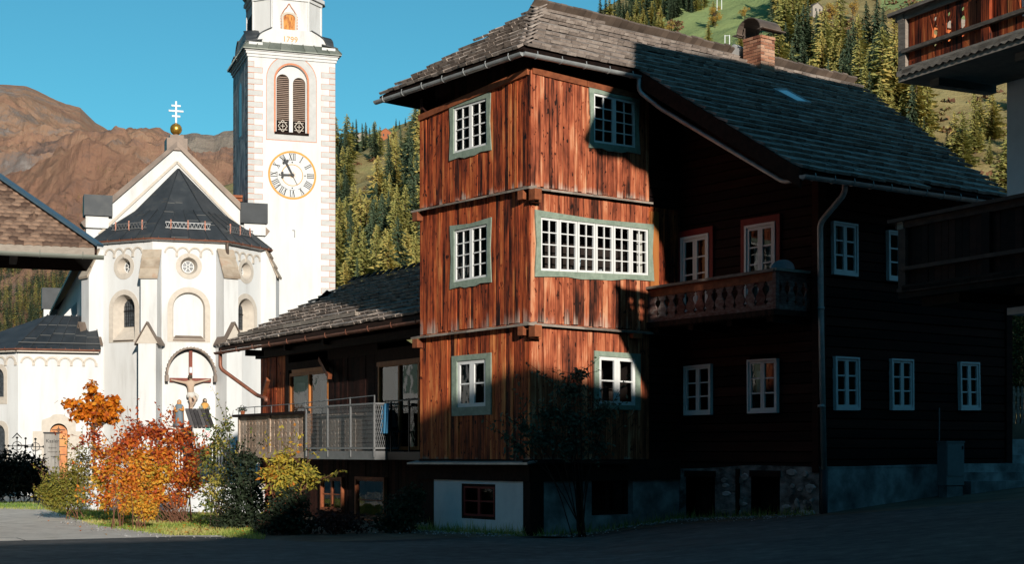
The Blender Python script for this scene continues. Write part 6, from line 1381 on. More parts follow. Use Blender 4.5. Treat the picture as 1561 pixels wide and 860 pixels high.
# guesthouse across the street, behind the viewer: it shades the road
GH = Fr(HC + HV * 36 , SUN_AZ - 270)
guest = thing('guesthouse', 'tall timber guesthouse with a gabled roof across the street behind the viewer', 'house', GH)
gp = [(-24, -.5), (-24, 9.0), (-5.9, 9.3), (-5.0, 9.75), (-1.4, 12.1), (-.4, 12.25), (.6, 12.1), (2.76, 12.0), (2.9, 12.6), (16, 12.6), (16, -.5)]
mb = MB(); mb.prism([V((e, 0, z)) for e, z in gp], (0, -9, 0)); mb.build('wall', M['log'], guest)
mb = MB()
for (a, za), (b, zb_) in zip(gp[1:-2], gp[2:-1]): mb.hexa([V((a, .0, za)), V((b, .0, zb_)), V((b, -9.4, zb_)), V((a, -9.4, za))], [V((a, .0, za + .02)), V((b, .0, zb_ + .02)), V((b, -9.4, zb_ + .02)), V((a, -9.4, za + .02))])
mb.build('roof', M['shingle'], guest)
for i in range(8):
    for j in range(3):
        mb = MB(); x = -21 + i * 4.6; z = 1.2 + j * 2.7; mb.box(x, x + 1.1, .0, .06, z, z + 1.4); wn = mb.build('window', M['white'], guest); mb = MB(); mb.box(x + .08, x + .5, .055, .07, z + .08, z + 1.3); mb.box(x + .6, x + 1.02, .055, .07, z + .08, z + 1.3); mb.build('pane', M['lead'], wn)

# ------------------------------------------------------------------ crucifix, saints and kiosk at the apse
CF = Fr(CH.m @ f0.p(0, 0, 0), CHA); PW = Pl(CF, (0, 0), 0)
cru = thing('crucifix', 'large painted wooden crucifix under a curved shingled hood on the white apse wall', 'crucifix', CF)
u0, zt = PW.px(290, 534); zb = PW.px(290, 655)[1]; zc_ = PW.px(290, 580)[1]; ua, ub = PW.px(258, 580)[0], PW.px(321, 580)[0]
M['crossred'] = mat('dark_red_cross_wood', [(.3, (.14, .03, .018)), (.7, (.26, .06, .035))], (5, 5, 1), 2, rough=.6)
mb = MB(); mb.plbox(PW, u0 - .065, u0 + .065, zb - 2.0, zt, .06, .16); mb.plbox(PW, ua, ub, zc_ - .075, zc_ + .075, .062, .158); mb.build('cross', M['crossred'], cru)
mb = MB(); mb.plbox(PW, u0 - .05, u0 + .05, zc_ + .28, zc_ + .5, .16, .18); mb.build('inscription_plate', M['white'], cru)
hz = PW.px(290, 574)[1]; n = 22; RX, RZ = (ub - ua) / 2 + .10, 1.05; mb = MB()
for i in range(n):
    a0, a1 = pi * i / n, pi * (i + 1.0) / n; f = lambda a, k: (u0 + (RX + k) * cos(a), hz + (RZ + k) * sin(a)); j = random.uniform(0, .03)
    mb.hexa([PW.p(*f(a0, 0), .0), PW.p(*f(a1, 0), .0), PW.p(*f(a1, .05), .0), PW.p(*f(a0, .09), .0)], [PW.p(*f(a0, 0), .40 + j), PW.p(*f(a1, 0), .40 + j), PW.p(*f(a1, .05), .40 + j), PW.p(*f(a0, .09), .40 + j)])
for s in (-1, 1): mb.plbox(PW, u0 + s * (RX + .03) - .06, u0 + s * (RX + .03) + .06, hz - .22, hz + .02, .0, .42)
mb.build('shingled_hood', M['rusty'], cru)
def skin(name, joints, edges, m, parent, root=0, sub=2):
    bm = bmesh.new(); ly = bm.verts.layers.skin.verify(); vs = []
    for i, (p, r) in enumerate(joints): v = bm.verts.new(p); v[ly].radius = (r, r) if not isinstance(r, tuple) else r; v[ly].use_root = i == root; vs.append(v)
    for a, b in edges: bm.edges.new((vs[a], vs[b]))
    me = bpy.data.meshes.new(name); bm.to_mesh(me); bm.free(); me.materials.append(m); o = bpy.data.objects.new(name, me); C.objects.link(o); o.parent = parent
    o.modifiers.new('skin', 'SKIN').use_smooth_shade = True; sb_ = o.modifiers.new('sub', 'SUBSURF'); sb_.levels = sub; sb_.render_levels = sub
    me.materials.clear(); me.materials.append(m); return o
pp = lambda px, py, d=.25: PW.p(*PW.px(px, py), d)
M['flesh'] = plain('painted_carving_flesh', (.50, .36, .26), .6); M['robe'] = plain('white_carved_cloth', (.66, .62, .56), .7)
J = [(pp(290, 600), .10), (pp(289.5, 592), .12), (pp(289, 585), .14), (pp(289, 580.5, .27), .05), (pp(288.6, 576.5, .30), .085), (pp(288.4, 573, .30), .06),
     (pp(280, 584), .055), (pp(270, 582, .22), .04), (pp(259, 579.5, .18), .032), (pp(298, 584), .055), (pp(308, 581.5, .22), .04), (pp(319, 579, .18), .032),
     (pp(287.4, 604, .28), .085), (pp(289, 613, .36), .06), (pp(289.6, 622, .25), .04), (pp(289.5, 627, .26), .035), (pp(292.5, 604, .28), .085), (pp(296.5, 611, .38), .06), (pp(291.5, 620, .26), .042), (pp(290.6, 626.5, .26), .035)]
skin('carved_figure', J, [(0, 1), (1, 2), (2, 3), (3, 4), (4, 5), (2, 6), (6, 7), (7, 8), (2, 9), (9, 10), (10, 11), (0, 12), (12, 13), (13, 14), (14, 15), (0, 16), (16, 17), (17, 18), (18, 19)], M['flesh'], cru)
mb = MB(); c_ = pp(290, 602, .26); mb.lathe(c_, [(.13, .10), (.16, .02), (.165, -.08), (.14, -.14)], 12, sy=.85); mb.tube([c_ + V((.14, -.02, .02)), c_ + V((.24, -.03, -.06)), c_ + V((.22, -.03, -.2))], [.05, .06, .03], 8); mb.build('loincloth', M['robe'], cru, smooth=True)
mb = MB(); mb.lathe(pp(288.4, 575.5, .31), [(.02, .09), (.085, .05), (.09, -.02), (.06, -.07)], 10); mb.build('hair', M['bark'], cru, smooth=True)
def saint(px, ytop, ybase, label, robe, cloak, side):
    u, z0 = PW.px(px, ybase); z1 = PW.px(px, ytop)[1]; H = z1 - z0; fr = Fr(CF.m @ PW.p(u, z0, .55), CHA + side * 18)
    t = thing('saint_statue', label, 'statue', fr, 'saints beside the crucifix'); h = lambda f: H * f
    mb = MB(); rg = random.Random(px); n = 22; prof = [(.15, 0), (.155, .10), (.13, .30), (.125, .48), (.115, .60), (.135, .72), (.12, .80), (.045, .85)]
    pts = []
    for r, f in prof:
        for j in range(n): a = 2 * pi * j / n; k = 1 + .10 * sin(a * 7 + f * 3) * (1 - f); pts.append(V((cos(a) * r * H * k * 1.05, sin(a) * r * H * k * .75, h(f))))
    mb.add(pts, [(i * n + j, i * n + (j + 1) % n, (i + 1) * n + (j + 1) % n, (i + 1) * n + j) for i in range(len(prof) - 1) for j in range(n)] + [tuple(reversed(range(n)))], 0, .5); mb.build('robe', robe, t, smooth=True)
    sh = h(.76); hd = h(.92)
    skin('carved_figure', [(V((0, 0, h(.80))), .05 * H), (V((0, -.01, h(.86))), .035 * H), (V((0, -.015, hd)), .065 * H), (V((0, -.01, h(.97))), .05 * H)], [(0, 1), (1, 2), (2, 3)], M['flesh'], t)
    for s in (-1, 1): skin('sleeve', [(V((s * .11 * H, 0, sh)), .055 * H), (V((s * .155 * H, -.03 * H, h(.60))), .055 * H), (V((s * .03 * H, -.14 * H, h(.62 + .04 * s))), .035 * H)], [(0, 1), (1, 2)], cloak, t)
    for s in (-1, 1): skin('hand', [(V((s * .03 * H, -.14 * H, h(.62 + .04 * s))), .022 * H), (V((0, -.16 * H, h(.66))), .018 * H)], [(0, 1)], M['flesh'], t)
    mb = MB(); pts = []
    for f, r in ((.14, .175), (.40, .155), (.62, .15), (.78, .14)):
        for j in range(13): a = pi * .9 * (j / 12) - pi * .02 + (0 if side > 0 else pi * .12); k = 1 + .07 * sin(j * 2.1); pts.append(V((cos(a) * r * H * k * 1.08, sin(a) * r * H * k * .9 * 1.0, h(f))))
    mb.add(pts, [(i * 13 + j, i * 13 + j + 1, (i + 1) * 13 + j + 1, (i + 1) * 13 + j) for i in range(3) for j in range(12)]); mb.build('cloak', cloak, t, smooth=True)
    mb = MB(); mb.lathe((0, .015, hd - .02 * H), [(.02 * H, .095 * H), (.07 * H, .06 * H), (.08 * H, 0), (.075 * H, -.09 * H), (.05 * H, -.14 * H)], 12, sy=.85); mb.build('hair', cloak if side < 0 else M['bark'], t, smooth=True)
    mb = MB(); mb.box(-.2, .2, -.16, .55, -.09, 0); mb.box(-.14, .14, -.1, .55, -.22, -.09); mb.build('pedestal', M['surround'], t)
saint(270.5, 610, 653, 'painted saint with grey blue robe and orange cloak left of the cross, hands folded', plain('grey_blue_robe', (.16, .20, .23), .6), plain('orange_cloak', (.62, .26, .06), .6), -1)
saint(309.5, 608, 651, 'painted saint with orange robe and green grey cloak behind the kiosk roof', plain('amber_robe', (.66, .33, .08), .6), plain('green_grey_cloak', (.26, .27, .20), .6), 1)
KF = Fr((at(308, 688, 56.5).x, 56.5, 0), 14)
kiosk = thing('kiosk', 'small white plastered kiosk with a slanted dark plank roof and a green sign', 'kiosk', KF)
PK = Pl(KF, (0, 0), 0); uk0, uk1 = PK.px(294, 660)[0], PK.px(322, 660)[0]; zk = PK.px(308, 650)[1]; zk2 = zk + .55
mb = MB(); mb.prism([PK.p(uk0, -.3), PK.p(uk0, zk), PK.p(uk0, zk2, -.95), PK.p(uk0, -.3, -.95)], V((uk1 - uk0, 0, 0))); mb.build('wall', M['plaster'], kiosk)
mb = MB(); n = 6
for i in range(n): a, b = uk0 - .1 + (uk1 - uk0 + .2) * i / n, uk0 - .1 + (uk1 - uk0 + .2) * (i + 1) / n; mb.hexa([PK.p(a + .01, zk - .04, .18), PK.p(b - .01, zk - .04, .18), PK.p(b - .01 - .15, zk2 + .05, -1.0), PK.p(a + .01 - .15, zk2 + .05, -1.0)], [PK.p(a + .01, zk + .03, .18), PK.p(b - .01, zk + .03, .18), PK.p(b - .16, zk2 + .12, -1.0), PK.p(a - .14, zk2 + .12, -1.0)])
mb.build('plank_roof', mat('dark_grey_planks', [(.3, (.035, .03, .03)), (.7, (.13, .115, .11))], (4, 4, 4), 2, rnd=.5, rough=.8), kiosk)
M['signgreen'] = plain('green_sign_enamel', (.01, .30, .20), .4, var=.03)
us, zs = PK.px(317, 653); mb = MB(); mb.plbox(PK, us - .08, us + .08, zs - .075, zs + .075, 0, .015); sg = mb.build('sign', M['signgreen'], kiosk); text('WC', .105, M['white'], sg, PK.p(us - .005, zs, .018), 0, 'lettering', .002)
us, zs = PK.px(316.5, 663.5); mb = MB(); flat(mb, PK, circ(us, zs, .062, 20), .006, 1); band(mb, PK, circ(us, zs, .075, 20), circ(us, zs, .055, 20), 0, .012); mb.beam(PK.p(us - .045, zs + .045, .012), PK.p(us + .045, zs - .045, .012), .012, .014); mb.plbox(PK, us - .03, us + .03, zs - .012, zs + .012, .006, .009, 2); mb.plbox(PK, us - .028, us - .018, zs - .03, zs, .006, .009, 2); mb.plbox(PK, us + .014, us + .024, zs - .03, zs, .006, .009, 2)
mb.build('ban_sign', [plain('signal_red', (.55, .03, .03), .4), M['white'], M['black']], kiosk)

# ------------------------------------------------------------------ churchyard edge: wall, railing, hedge, grave crosses, sign board
def wallrun(p0, p1, h, th, name, label, cat, m, cap=None):
    a, b = V(p0), V(p1); fr = Fr((a.x, a.y, 0), math.degrees(atan2(b.y - a.y, b.x - a.x))); t = thing(name, label, cat, fr); L_ = (b - a).length
    mb = MB(); mb.box(0, L_, 0, th, -.4, h); mb.build('masonry', m, t)
    if cap: mb = MB(); mb.box(-.04, L_ + .04, -.05, th + .05, h, h + .07); mb.build('coping', cap, t)
    return t, fr, L_
pA, pB = at(100, 700, 45), at(400, 700, 42.5)
wt, wf, wl_ = wallrun(pA, pB, .62, .3, 'churchyard_wall', 'low pale churchyard wall behind the red autumn bush', 'wall', M['plaster2'], M['surround'])
rt_ = thing('iron_railing', 'black iron railing standing on the low pale churchyard wall', 'railing', Fr(wf.m @ V((wl_ * .52, .15, .69)), wf.a))
n = 30; Lr = wl_ * .46; mb = MB()
for z in (.15, .95): mb.box(0, Lr, -.015, .015, z, z + .03)
for i in range(n): x = Lr * i / n; mb.box(x, x + .022, -.011, .011, 0, 1.1)
mb.build('bars', M['iron'], rt_)
for i in range(5): x = Lr * i / 4; mb = MB(); mb.box(x - .025, x + .025, -.025, .025, -.03, 1.2); mb.build('post', M['iron'], rt_)
def gcross(px, py_top, D, h, kind, label):
    p = at(px, py_top, D); fr = Fr((p.x, p.y, p.z - h), 15); t = thing('grave_cross', label, 'grave cross', fr, 'wrought iron grave crosses'); mb = MB()
    mb.beam((0, 0, -1.2), (0, 0, h), .03, .03); mb.beam((-h * .30, 0, h * .70), (h * .30, 0, h * .70), .03, .03)
    if kind: 
        for k in range(8): a, b = k * pi / 4, (k + 1) * pi / 4; mb.beam((h * .17 * cos(a), 0, h * .70 + h * .17 * sin(a)), (h * .17 * cos(b), 0, h * .70 + h * .17 * sin(b)), .025, .025)
    for (x, z) in ((-h * .30, h * .7), (h * .30, h * .7), (0, h)): mb.lathe((x, 0, z - .04), [(.005, 0), (.045, .03), (.045, .06), (.005, .09)], 8)
    mb.build('ironwork', M['iron'], t)
    if kind == 2: mb = MB(); mb.prism([V((-.18, -.02, h * .98)), V((0, -.02, h * 1.2)), V((.18, -.02, h * .98)), V((.14, -.02, h * .98)), V((0, -.02, h * 1.13)), V((-.14, -.02, h * .98))], (0, .04, 0)); mb.build('little_roof', M['iron'], t)
gcross(26, 668, 54, .95, 2, 'iron grave cross with a pointed little roof above the dark hedge'); gcross(54, 670, 54, .9, 1, 'iron grave cross with a ring, nearest to the wooden sign board'); gcross(39, 669, 55, .8, 0, 'slim plain iron grave cross between two ornate ones'); gcross(7, 680, 54, .6, 1, 'small ringed grave cross at the far left end of the dark hedge')
SF = Fr((at(79, 700, 53).x, 53, 0), 8); PS_ = Pl(SF, (0, 0), 0); us0, us1 = PS_.px(67, 690)[0], PS_.px(91.5, 690)[0]; zst = PS_.px(79, 660.5)[1]
sign = thing('sign_board', 'tall grey weathered wooden sign board with black lettering in front of the arched door', 'sign', SF)
mb = MB(); n = 3
for i in range(n): a, b = us0 + .04 + (us1 - us0 - .06) * i / n, us0 + .04 + (us1 - us0 - .06) * (i + 1) / n; mb.plbox(PS_, a + .002, b - .002, -.2, zst - .02, -.03, .0 + random.uniform(0, .004))
mb.plbox(PS_, us0, us0 + .05, -.2, zst - .02, -.05, .02); mb.build('board', mat('pale_grey_board', [(.25, (.16, .14, .12)), (.7, (.46, .43, .39))], (6, 6, .8), 2, rnd=.35, rough=.8, bump=.3), sign)
mb = MB(); mb.plbox(PS_, us0 - .02, us1 + .02, zst - .02, zst + .03, -.07, .05); mb.build('cap', M['black'], sign)
uc = (us0 + us1) / 2 + .02; text('Kasler', .175, M['black'], sign, PS_.p(uc, zst - .28, .012), 0, 'lettering', .004); text('Brenner', .085, M['black'], sign, PS_.p(uc, zst - .51, .010), 0, 'lettering', .002); text('Hinterwald', .07, M['black'], sign, PS_.p(uc, zst - .65, .010), 0, 'lettering', .002)
mb = MB()
for z in (.82, .92, 1.02, 1.12, 1.2): mb.prism([PS_.p(us0 + .13, zst - z, .004), PS_.p(us0 + .16, zst - z - .03, .004), PS_.p(us0 + .145, zst - z - .06, .004)], PS_.n * .004)
mb.plbox(PS_, uc + .07, uc + .085, zst - 1.18, zst - .86, .004, .008); mb.prism([PS_.p(uc + .05, zst - 1.16, .004), PS_.p(uc + .105, zst - 1.16, .004), PS_.p(uc + .078, zst - 1.24, .004)], PS_.n * .005); mb.plbox(PS_, uc - .06, uc + .12, zst - .82, zst - .80, .004, .008); mb.build('carved_marks', M['black'], sign)

# ------------------------------------------------------------------ bushes and small trees
def leaf(mb, p, l, wd, nrm, r, rg):
    t = V((rg.gauss(0, 1), rg.gauss(0, 1), rg.gauss(0, 1) - .35)); t = (t - nrm * t.dot(nrm)); t = t.normalized() if t.length > 1e-3 else V((1, 0, 0)); s = nrm.cross(t).normalized()
    mb.add([p, p + t * l * .45 + s * wd / 2 + nrm * l * .06, p + t * l, p + t * l * .45 - s * wd / 2 + nrm * l * .06], [(0, 1, 2, 3)], 0, r)
def bush(name, label, cat, D, clumps, mleaf_, base, leafl=.08, stems=None, stem_m=None, seed=1, group=None, thick=.014, shell=.45, depth=1.0, gr=None, zbase=None, ratio=.55, kind='thing', sprigs=0):
    """clumps: (px, py, rx, ry, leaves, colour, spread) in the photo's pixels at the bush's distance; base: stem foot pixel column"""
    rg = random.Random(seed); p0 = at(base[0], 700, D); z0 = ground_z(p0.x) if zbase is None else zbase; fr = Fr((p0.x, D, z0), 0); t = thing(name, label, cat, fr, group)
    lf = MB(); st = MB(); k = D / PF
    for (px, py, rx, ry, n, col, spr) in clumps:
        c = fr.loc(at(px, py, D)) + V((0, rg.uniform(-.3, .3) * rx * k * depth, 0)); R_ = V((rx * k, rx * k * depth * .9, ry * k))
        for _ in range(int(n)):
            d = V((rg.gauss(0, 1), rg.gauss(0, 1), rg.gauss(0, 1))).normalized(); q = (shell + (1 - shell) * rg.random()) if rg.random() < .75 else rg.random()
            q *= 1 + .18 * vnoise(d.x * 2.5 + px, d.z * 2.5 + d.y * 2, seed) * 2
            p = c + V((d.x * R_.x, d.y * R_.y, d.z * R_.z)) * q
            if p.z < .03: continue
            nr = (d * .6 + V((rg.gauss(0, .6), rg.gauss(0, .6), rg.gauss(0, .6) + .35))).normalized(); l = leafl * rg.uniform(.6, 1.25)
            leaf(lf, p, l, l * ratio, nr, max(0, min(1, col + rg.gauss(0, spr))), rg)
        for _ in range(sprigs):                           # loose shoots that stick out of the mass
            d = V((rg.gauss(0, 1), rg.gauss(0, .6), rg.gauss(.5, .7))).normalized(); a0 = c + V((d.x * R_.x, d.y * R_.y, d.z * R_.z)) * .6; L_ = rg.uniform(.35, .75); e_ = a0 + d * L_ + V((0, 0, .12)); st.tube([a0, a0.lerp(e_, .5), e_], [.006, .005, .003], 4)
            for q in range(int(14 * L_) + 3): f = (q + 1) / (14 * L_ + 3); leaf(lf, a0.lerp(e_, f) + V((rg.gauss(0, .03), rg.gauss(0, .03), rg.gauss(0, .02))), leafl * rg.uniform(.6, 1.1), leafl * .5, V((rg.gauss(0, 1), rg.gauss(0, 1), rg.gauss(.4, 1))).normalized(), max(0, min(1, col + rg.gauss(0, spr))), rg)
        ns = stems if stems is not None else 3
        for _ in range(ns):
            b = V((rg.gauss(0, .10) + (base[1] * k * rg.uniform(-1, 1) if len(base) > 1 else 0), rg.gauss(0, .12), -.05)); e = c + V((rg.gauss(0, .4) * R_.x, rg.gauss(0, .4) * R_.y, rg.uniform(-.3, .7) * R_.z)); mid = b.lerp(e, .5) + V((rg.gauss(0, .05), rg.gauss(0, .05), .12 * (e - b).length))
            st.tube([b, b.lerp(mid, .6) + V((0, 0, .05)), mid, mid.lerp(e, .6), e], [thick, thick * .9, thick * .75, thick * .5, thick * .25], 5)
    lf.build('leaves', mleaf_, t); st.build('stems', stem_m or M['stem'], t); return t
M['redbush'] = mleaf('autumn_red_to_gold_leaves', [(.04, (.07, .028, .026)), (.20, (.28, .050, .032)), (.36, (.60, .115, .028)), (.52, (.78, .27, .030)), (.70, (.78, .47, .060)), (.90, (.24, .28, .055))], trans=.35)
M['yelgreen'] = mleaf('yellow_green_leaves', [(.1, (.14, .10, .025)), (.45, (.33, .27, .045)), (.75, (.22, .25, .05)), (.95, (.42, .30, .05))], trans=.35)
M['maple'] = mleaf('orange_maple_leaves', [(.1, (.55, .12, .010)), (.5, (.80, .22, .015)), (.9, (.85, .36, .03))], trans=.35)
M['darkleaf'] = mleaf('dark_green_leaves', [(.2, (.018, .028, .016)), (.8, (.055, .075, .035))], trans=.15)
M['mixleaf'] = mleaf('green_and_yellow_leaves', [(.15, (.03, .045, .02)), (.5, (.12, .16, .04)), (.8, (.48, .38, .08))], trans=.3)
M['sumac'] = mleaf('yellow_tipped_leaves', [(.1, (.10, .13, .03)), (.45, (.46, .40, .07)), (.7, (.66, .46, .06)), (.92, (.62, .20, .03))], trans=.35)
M['maroon'] = mleaf('dark_maroon_leaves', [(.2, (.03, .012, .012)), (.8, (.11, .035, .025))], trans=.2)
bush('autumn_bush', 'large sprawling bush with maroon, orange and golden autumn leaves on the lawn', 'bush', 36.5,
     [(200, 672, 26, 22, 420, 0.33, .10), (238, 660, 24, 20, 380, 0.27, .10), (272, 668, 26, 24, 450, 0.28, .10), (292, 700, 20, 26, 360, 0.31, .12), (212, 655, 18, 12, 150, 0.25, .08), (180, 690, 22, 20, 420, 0.42, .14), (215, 700, 28, 22, 700, 0.58, .14), (250, 695, 26, 22, 600, 0.43, .14),
      (165, 715, 24, 22, 450, 0.52, .18), (200, 728, 28, 22, 750, 0.50, .12), (238, 725, 28, 22, 800, 0.66, .12), (275, 728, 24, 26, 600, 0.42, .14), (298, 735, 16, 24, 240, 0.45, .14), (172, 748, 22, 20, 400, 0.40, .16), (205, 755, 24, 18, 480, 0.70, .14), (240, 755, 24, 20, 500, 0.50, .14), (270, 760, 18, 18, 240, 0.36, .14),
      (150, 690, 16, 18, 140, 0.41, .2), (140, 668, 18, 16, 100, 0.25, .1), (310, 690, 10, 20, 70, 0.29, .12), (160, 765, 18, 14, 240, 0.55, .2), (195, 772, 18, 14, 260, 0.75, .14), (150, 735, 18, 20, 260, 0.80, .15), (225, 738, 14, 12, 220, 0.84, .10), (255, 712, 12, 10, 160, 0.80, .12)],
     M['redbush'], (272, 22), .115, stems=2, seed=3, depth=.8, thick=.011, sprigs=4, shell=.25)
bush('golden_bush', 'small golden yellow bush at the front edge of the lawn', 'bush', 33.6, [(212, 768, 20, 20, 520, .68, .1), (226, 778, 18, 16, 400, .66, .1), (205, 750, 12, 14, 150, .5, .12)], M['redbush'], (212, 8), .085, stems=2, seed=5)
bush('sapling', 'thin brown stemmed sapling with few orange leaves beside the golden bush', 'bush', 33.9, [(178, 748, 15, 30, 170, .5, .15), (192, 768, 10, 16, 80, .5, .12)], M['redbush'], (184, 6), .07, stems=3, seed=6)
bush('yellow_green_bush', 'feathery yellow green bush next to the wooden sign board', 'bush', 38.5, [(100, 735, 34, 26, 1500, .6, .2), (125, 715, 26, 24, 900, .35, .2), (76, 752, 22, 18, 900, .6, .2), (112, 745, 30, 22, 1200, .75, .15), (110, 762, 36, 18, 1000, .7, .2), (85, 768, 24, 12, 400, .6, .2), (128, 690, 20, 18, 250, .3, .2)], M['yelgreen'], (108, 25), .085, stems=1, seed=7, ratio=.4, sprigs=5)
bush('yellow_shrub', 'thin shrub with yellow and green leaves at the end of the lawn', 'bush', 34.0, [(335, 672, 16, 26, 230, .62, .2), (348, 650, 9, 12, 70, .5, .2), (318, 700, 18, 26, 200, .5, .25), (333, 740, 24, 30, 330, .72, .15), (345, 775, 24, 20, 300, .75, .14), (320, 765, 16, 22, 180, .5, .2), (352, 700, 14, 24, 160, .4, .2)], M['mixleaf'], (335, 14), .095, stems=2, seed=8, stem_m=M['bark'], sprigs=4)
bush('dark_shrub', 'dense black green shrub in the shade below the left end of the balcony', 'bush', 33.6, [(372, 735, 36, 46, 1500, .3, .15), (385, 775, 44, 40, 1500, .25, .15), (350, 795, 30, 22, 500, .4, .2), (375, 700, 20, 14, 300, .3, .15)], M['darkleaf'], (375, 30), .10, stems=1, seed=9, stem_m=M['bark'], sprigs=8)
bush('sumac_bush', 'tall bush with sunlit yellow crown in front of the annex', 'bush', 31.8, [(430, 700, 17, 12, 210, .62, .2), (415, 722, 18, 13, 230, .72, .2), (440, 725, 26, 17, 420, .45, .2), (468, 722, 18, 13, 230, .38, .2), (432, 742, 30, 14, 260, .36, .2), (474, 735, 12, 11, 110, .38, .2)], M['sumac'], (440, 22), .12, stems=2, seed=10, ratio=.38, stem_m=M['stem'], sprigs=4)
bush('shaded_shrub', 'dark shrub with thin stems in front of the annex window', 'bush', 31.2, [(440, 775, 40, 34, 1000, .3, .2), (420, 800, 40, 20, 700, .3, .2), (460, 800, 30, 22, 500, .3, .2)], M['darkleaf'], (440, 30), .10, stems=5, seed=12, stem_m=M['stem'])
bush('maroon_shrub', 'low maroon shrub under the window of the annex', 'bush', 31.0, [(505, 795, 36, 24, 800, .5, .2), (535, 800, 30, 20, 500, .4, .2)], M['maroon'], (515, 20), .08, stems=4, seed=13)
bush('garden_shrub', 'dark green shrub filling the corner between the annex and the boarded house', 'bush', 31.0, [(615, 780, 36, 34, 1200, .4, .2), (590, 800, 30, 22, 600, .3, .2), (632, 755, 20, 18, 350, .5, .2)], M['darkleaf'], (610, 20), .085, stems=4, seed=14, stem_m=M['bark'])
M['fruitleaf'] = mleaf('grey_green_fruit_leaves', [(.2, (.05, .075, .05)), (.8, (.17, .20, .13))], trans=.2)
bush('espalier_tree', 'dark leafy fruit tree trained against the corner of the boarded house', 'tree', 28.35, [(868, 598, 26, 26, 260, .45, .25), (882, 570, 14, 14, 110, .5, .25), (838, 632, 30, 24, 330, .4, .25), (872, 640, 30, 26, 380, .38, .25), (905, 645, 28, 26, 330, .35, .25), (830, 668, 34, 22, 340, .3, .25), (870, 682, 36, 24, 380, .28, .25), (925, 625, 20, 14, 130, .5, .25), (800, 650, 16, 20, 110, .5, .25), (792, 686, 20, 20, 130, .4, .2), (775, 665, 10, 12, 30, .5, .2), (915, 680, 22, 20, 180, .3, .2)], M['fruitleaf'], (885, 1.0), .095, stems=1, seed=15, stem_m=M['dark'], thick=.012, depth=.28, shell=.15, sprigs=4)
bush('far_bush', 'shrub with few glowing leaves above the picket fence beyond the house end', 'bush', 37.5, [(1556, 560, 24, 50, 1500, .22, .15), (1552, 510, 20, 40, 1000, .25, .2), (1575, 600, 34, 46, 900, .25, .2), (1570, 480, 30, 36, 900, .25, .2)], M['mixleaf'], (1556, 8), .09, stems=5, seed=16, stem_m=M['bark'], zbase=1.55)
M['hedge_shade'] = mleaf('shade_dark_hedge_leaves', [(.2, (.006, .010, .006)), (.8, (.020, .028, .014))], trans=.1)  # leaf colour blackened to paint in the deep shade on the hedge
hf = bush('hedge', 'clipped dark hedge along the churchyard at the left edge, in deep shade', 'hedge', 50.5, [(-20 + i * 15, 722 + (i % 2) * 6, 22, 36, 1300, .25, .15) for i in range(6)], M['hedge_shade'], (20, 30), .15, stems=2, seed=17, stem_m=M['bark'], shell=.2)
bush('thicket', 'dense dark thicket closing the lane behind the picket fence', 'bush', 44.0, [(1540, 500, 22, 40, 1300, .2, .15), (1556, 540, 26, 44, 1500, .2, .15), (1545, 590, 24, 40, 1200, .2, .15), (1580, 500, 30, 50, 1200, .2, .15), (1575, 590, 30, 44, 1000, .2, .15), (1552, 465, 20, 24, 600, .25, .2)], M['darkleaf'], (1556, 10), .13, stems=2, seed=18, stem_m=M['bark'], zbase=1.55)
# the little maple
mf = Fr((at(144, 700, 47).x, 47, 0), 0); mp_ = thing('maple_tree', 'slim young maple with bright orange leaves before the white church', 'tree', mf); k = 47 / PF
tr = MB(); L0 = lambda px, py, dy=0: mf.loc(at(px, py, 47)) + V((0, dy, 0))
top_ = L0(143, 590); tr.tube([V((0, 0, -.2)), L0(143.5, 700), L0(142, 650), L0(143, 620), top_], [.05, .045, .04, .03, .012], 8)
cl = [(142, 590, 6, 6, 70), (137, 604, 10, 6, 100), (149, 607, 8, 6, 70), (112, 616, 10, 5, 90), (125, 621, 11, 6, 110), (142, 622, 11, 7, 130), (161, 620, 10, 6, 110), (175, 612, 8, 7, 90), (178, 626, 9, 6, 90), (158, 633, 12, 6, 110), (130, 634, 13, 6, 110), (146, 642, 12, 5, 90), (118, 631, 7, 5, 40), (168, 640, 7, 5, 40)]
rg = random.Random(4); lf = MB()
for px, py, rx, ry, n in cl:
    c = L0(px, py, rg.uniform(-.35, .35)); tr.tube([L0(143, min(665, py + 25)), L0((px + 143) / 2, py + 9), c], [.022, .014, .006], 5)
    for _ in range(int(n * 1.35)):
        d = V((rg.gauss(0, .62), rg.gauss(0, .62), rg.gauss(0, .62))); p = c + V((d.x * rx, d.y * rx * .9, d.z * ry)) * k; l = .15 * rg.uniform(.7, 1.2)
        leaf(lf, p, l, l * .85, (d + V((0, 0, .6)) + V((rg.gauss(0, .5),) * 3)).normalized(), rg.random(), rg)
tr.build('trunk', M['bark'], mp_); lf.build('crown', M['maple'], mp_)
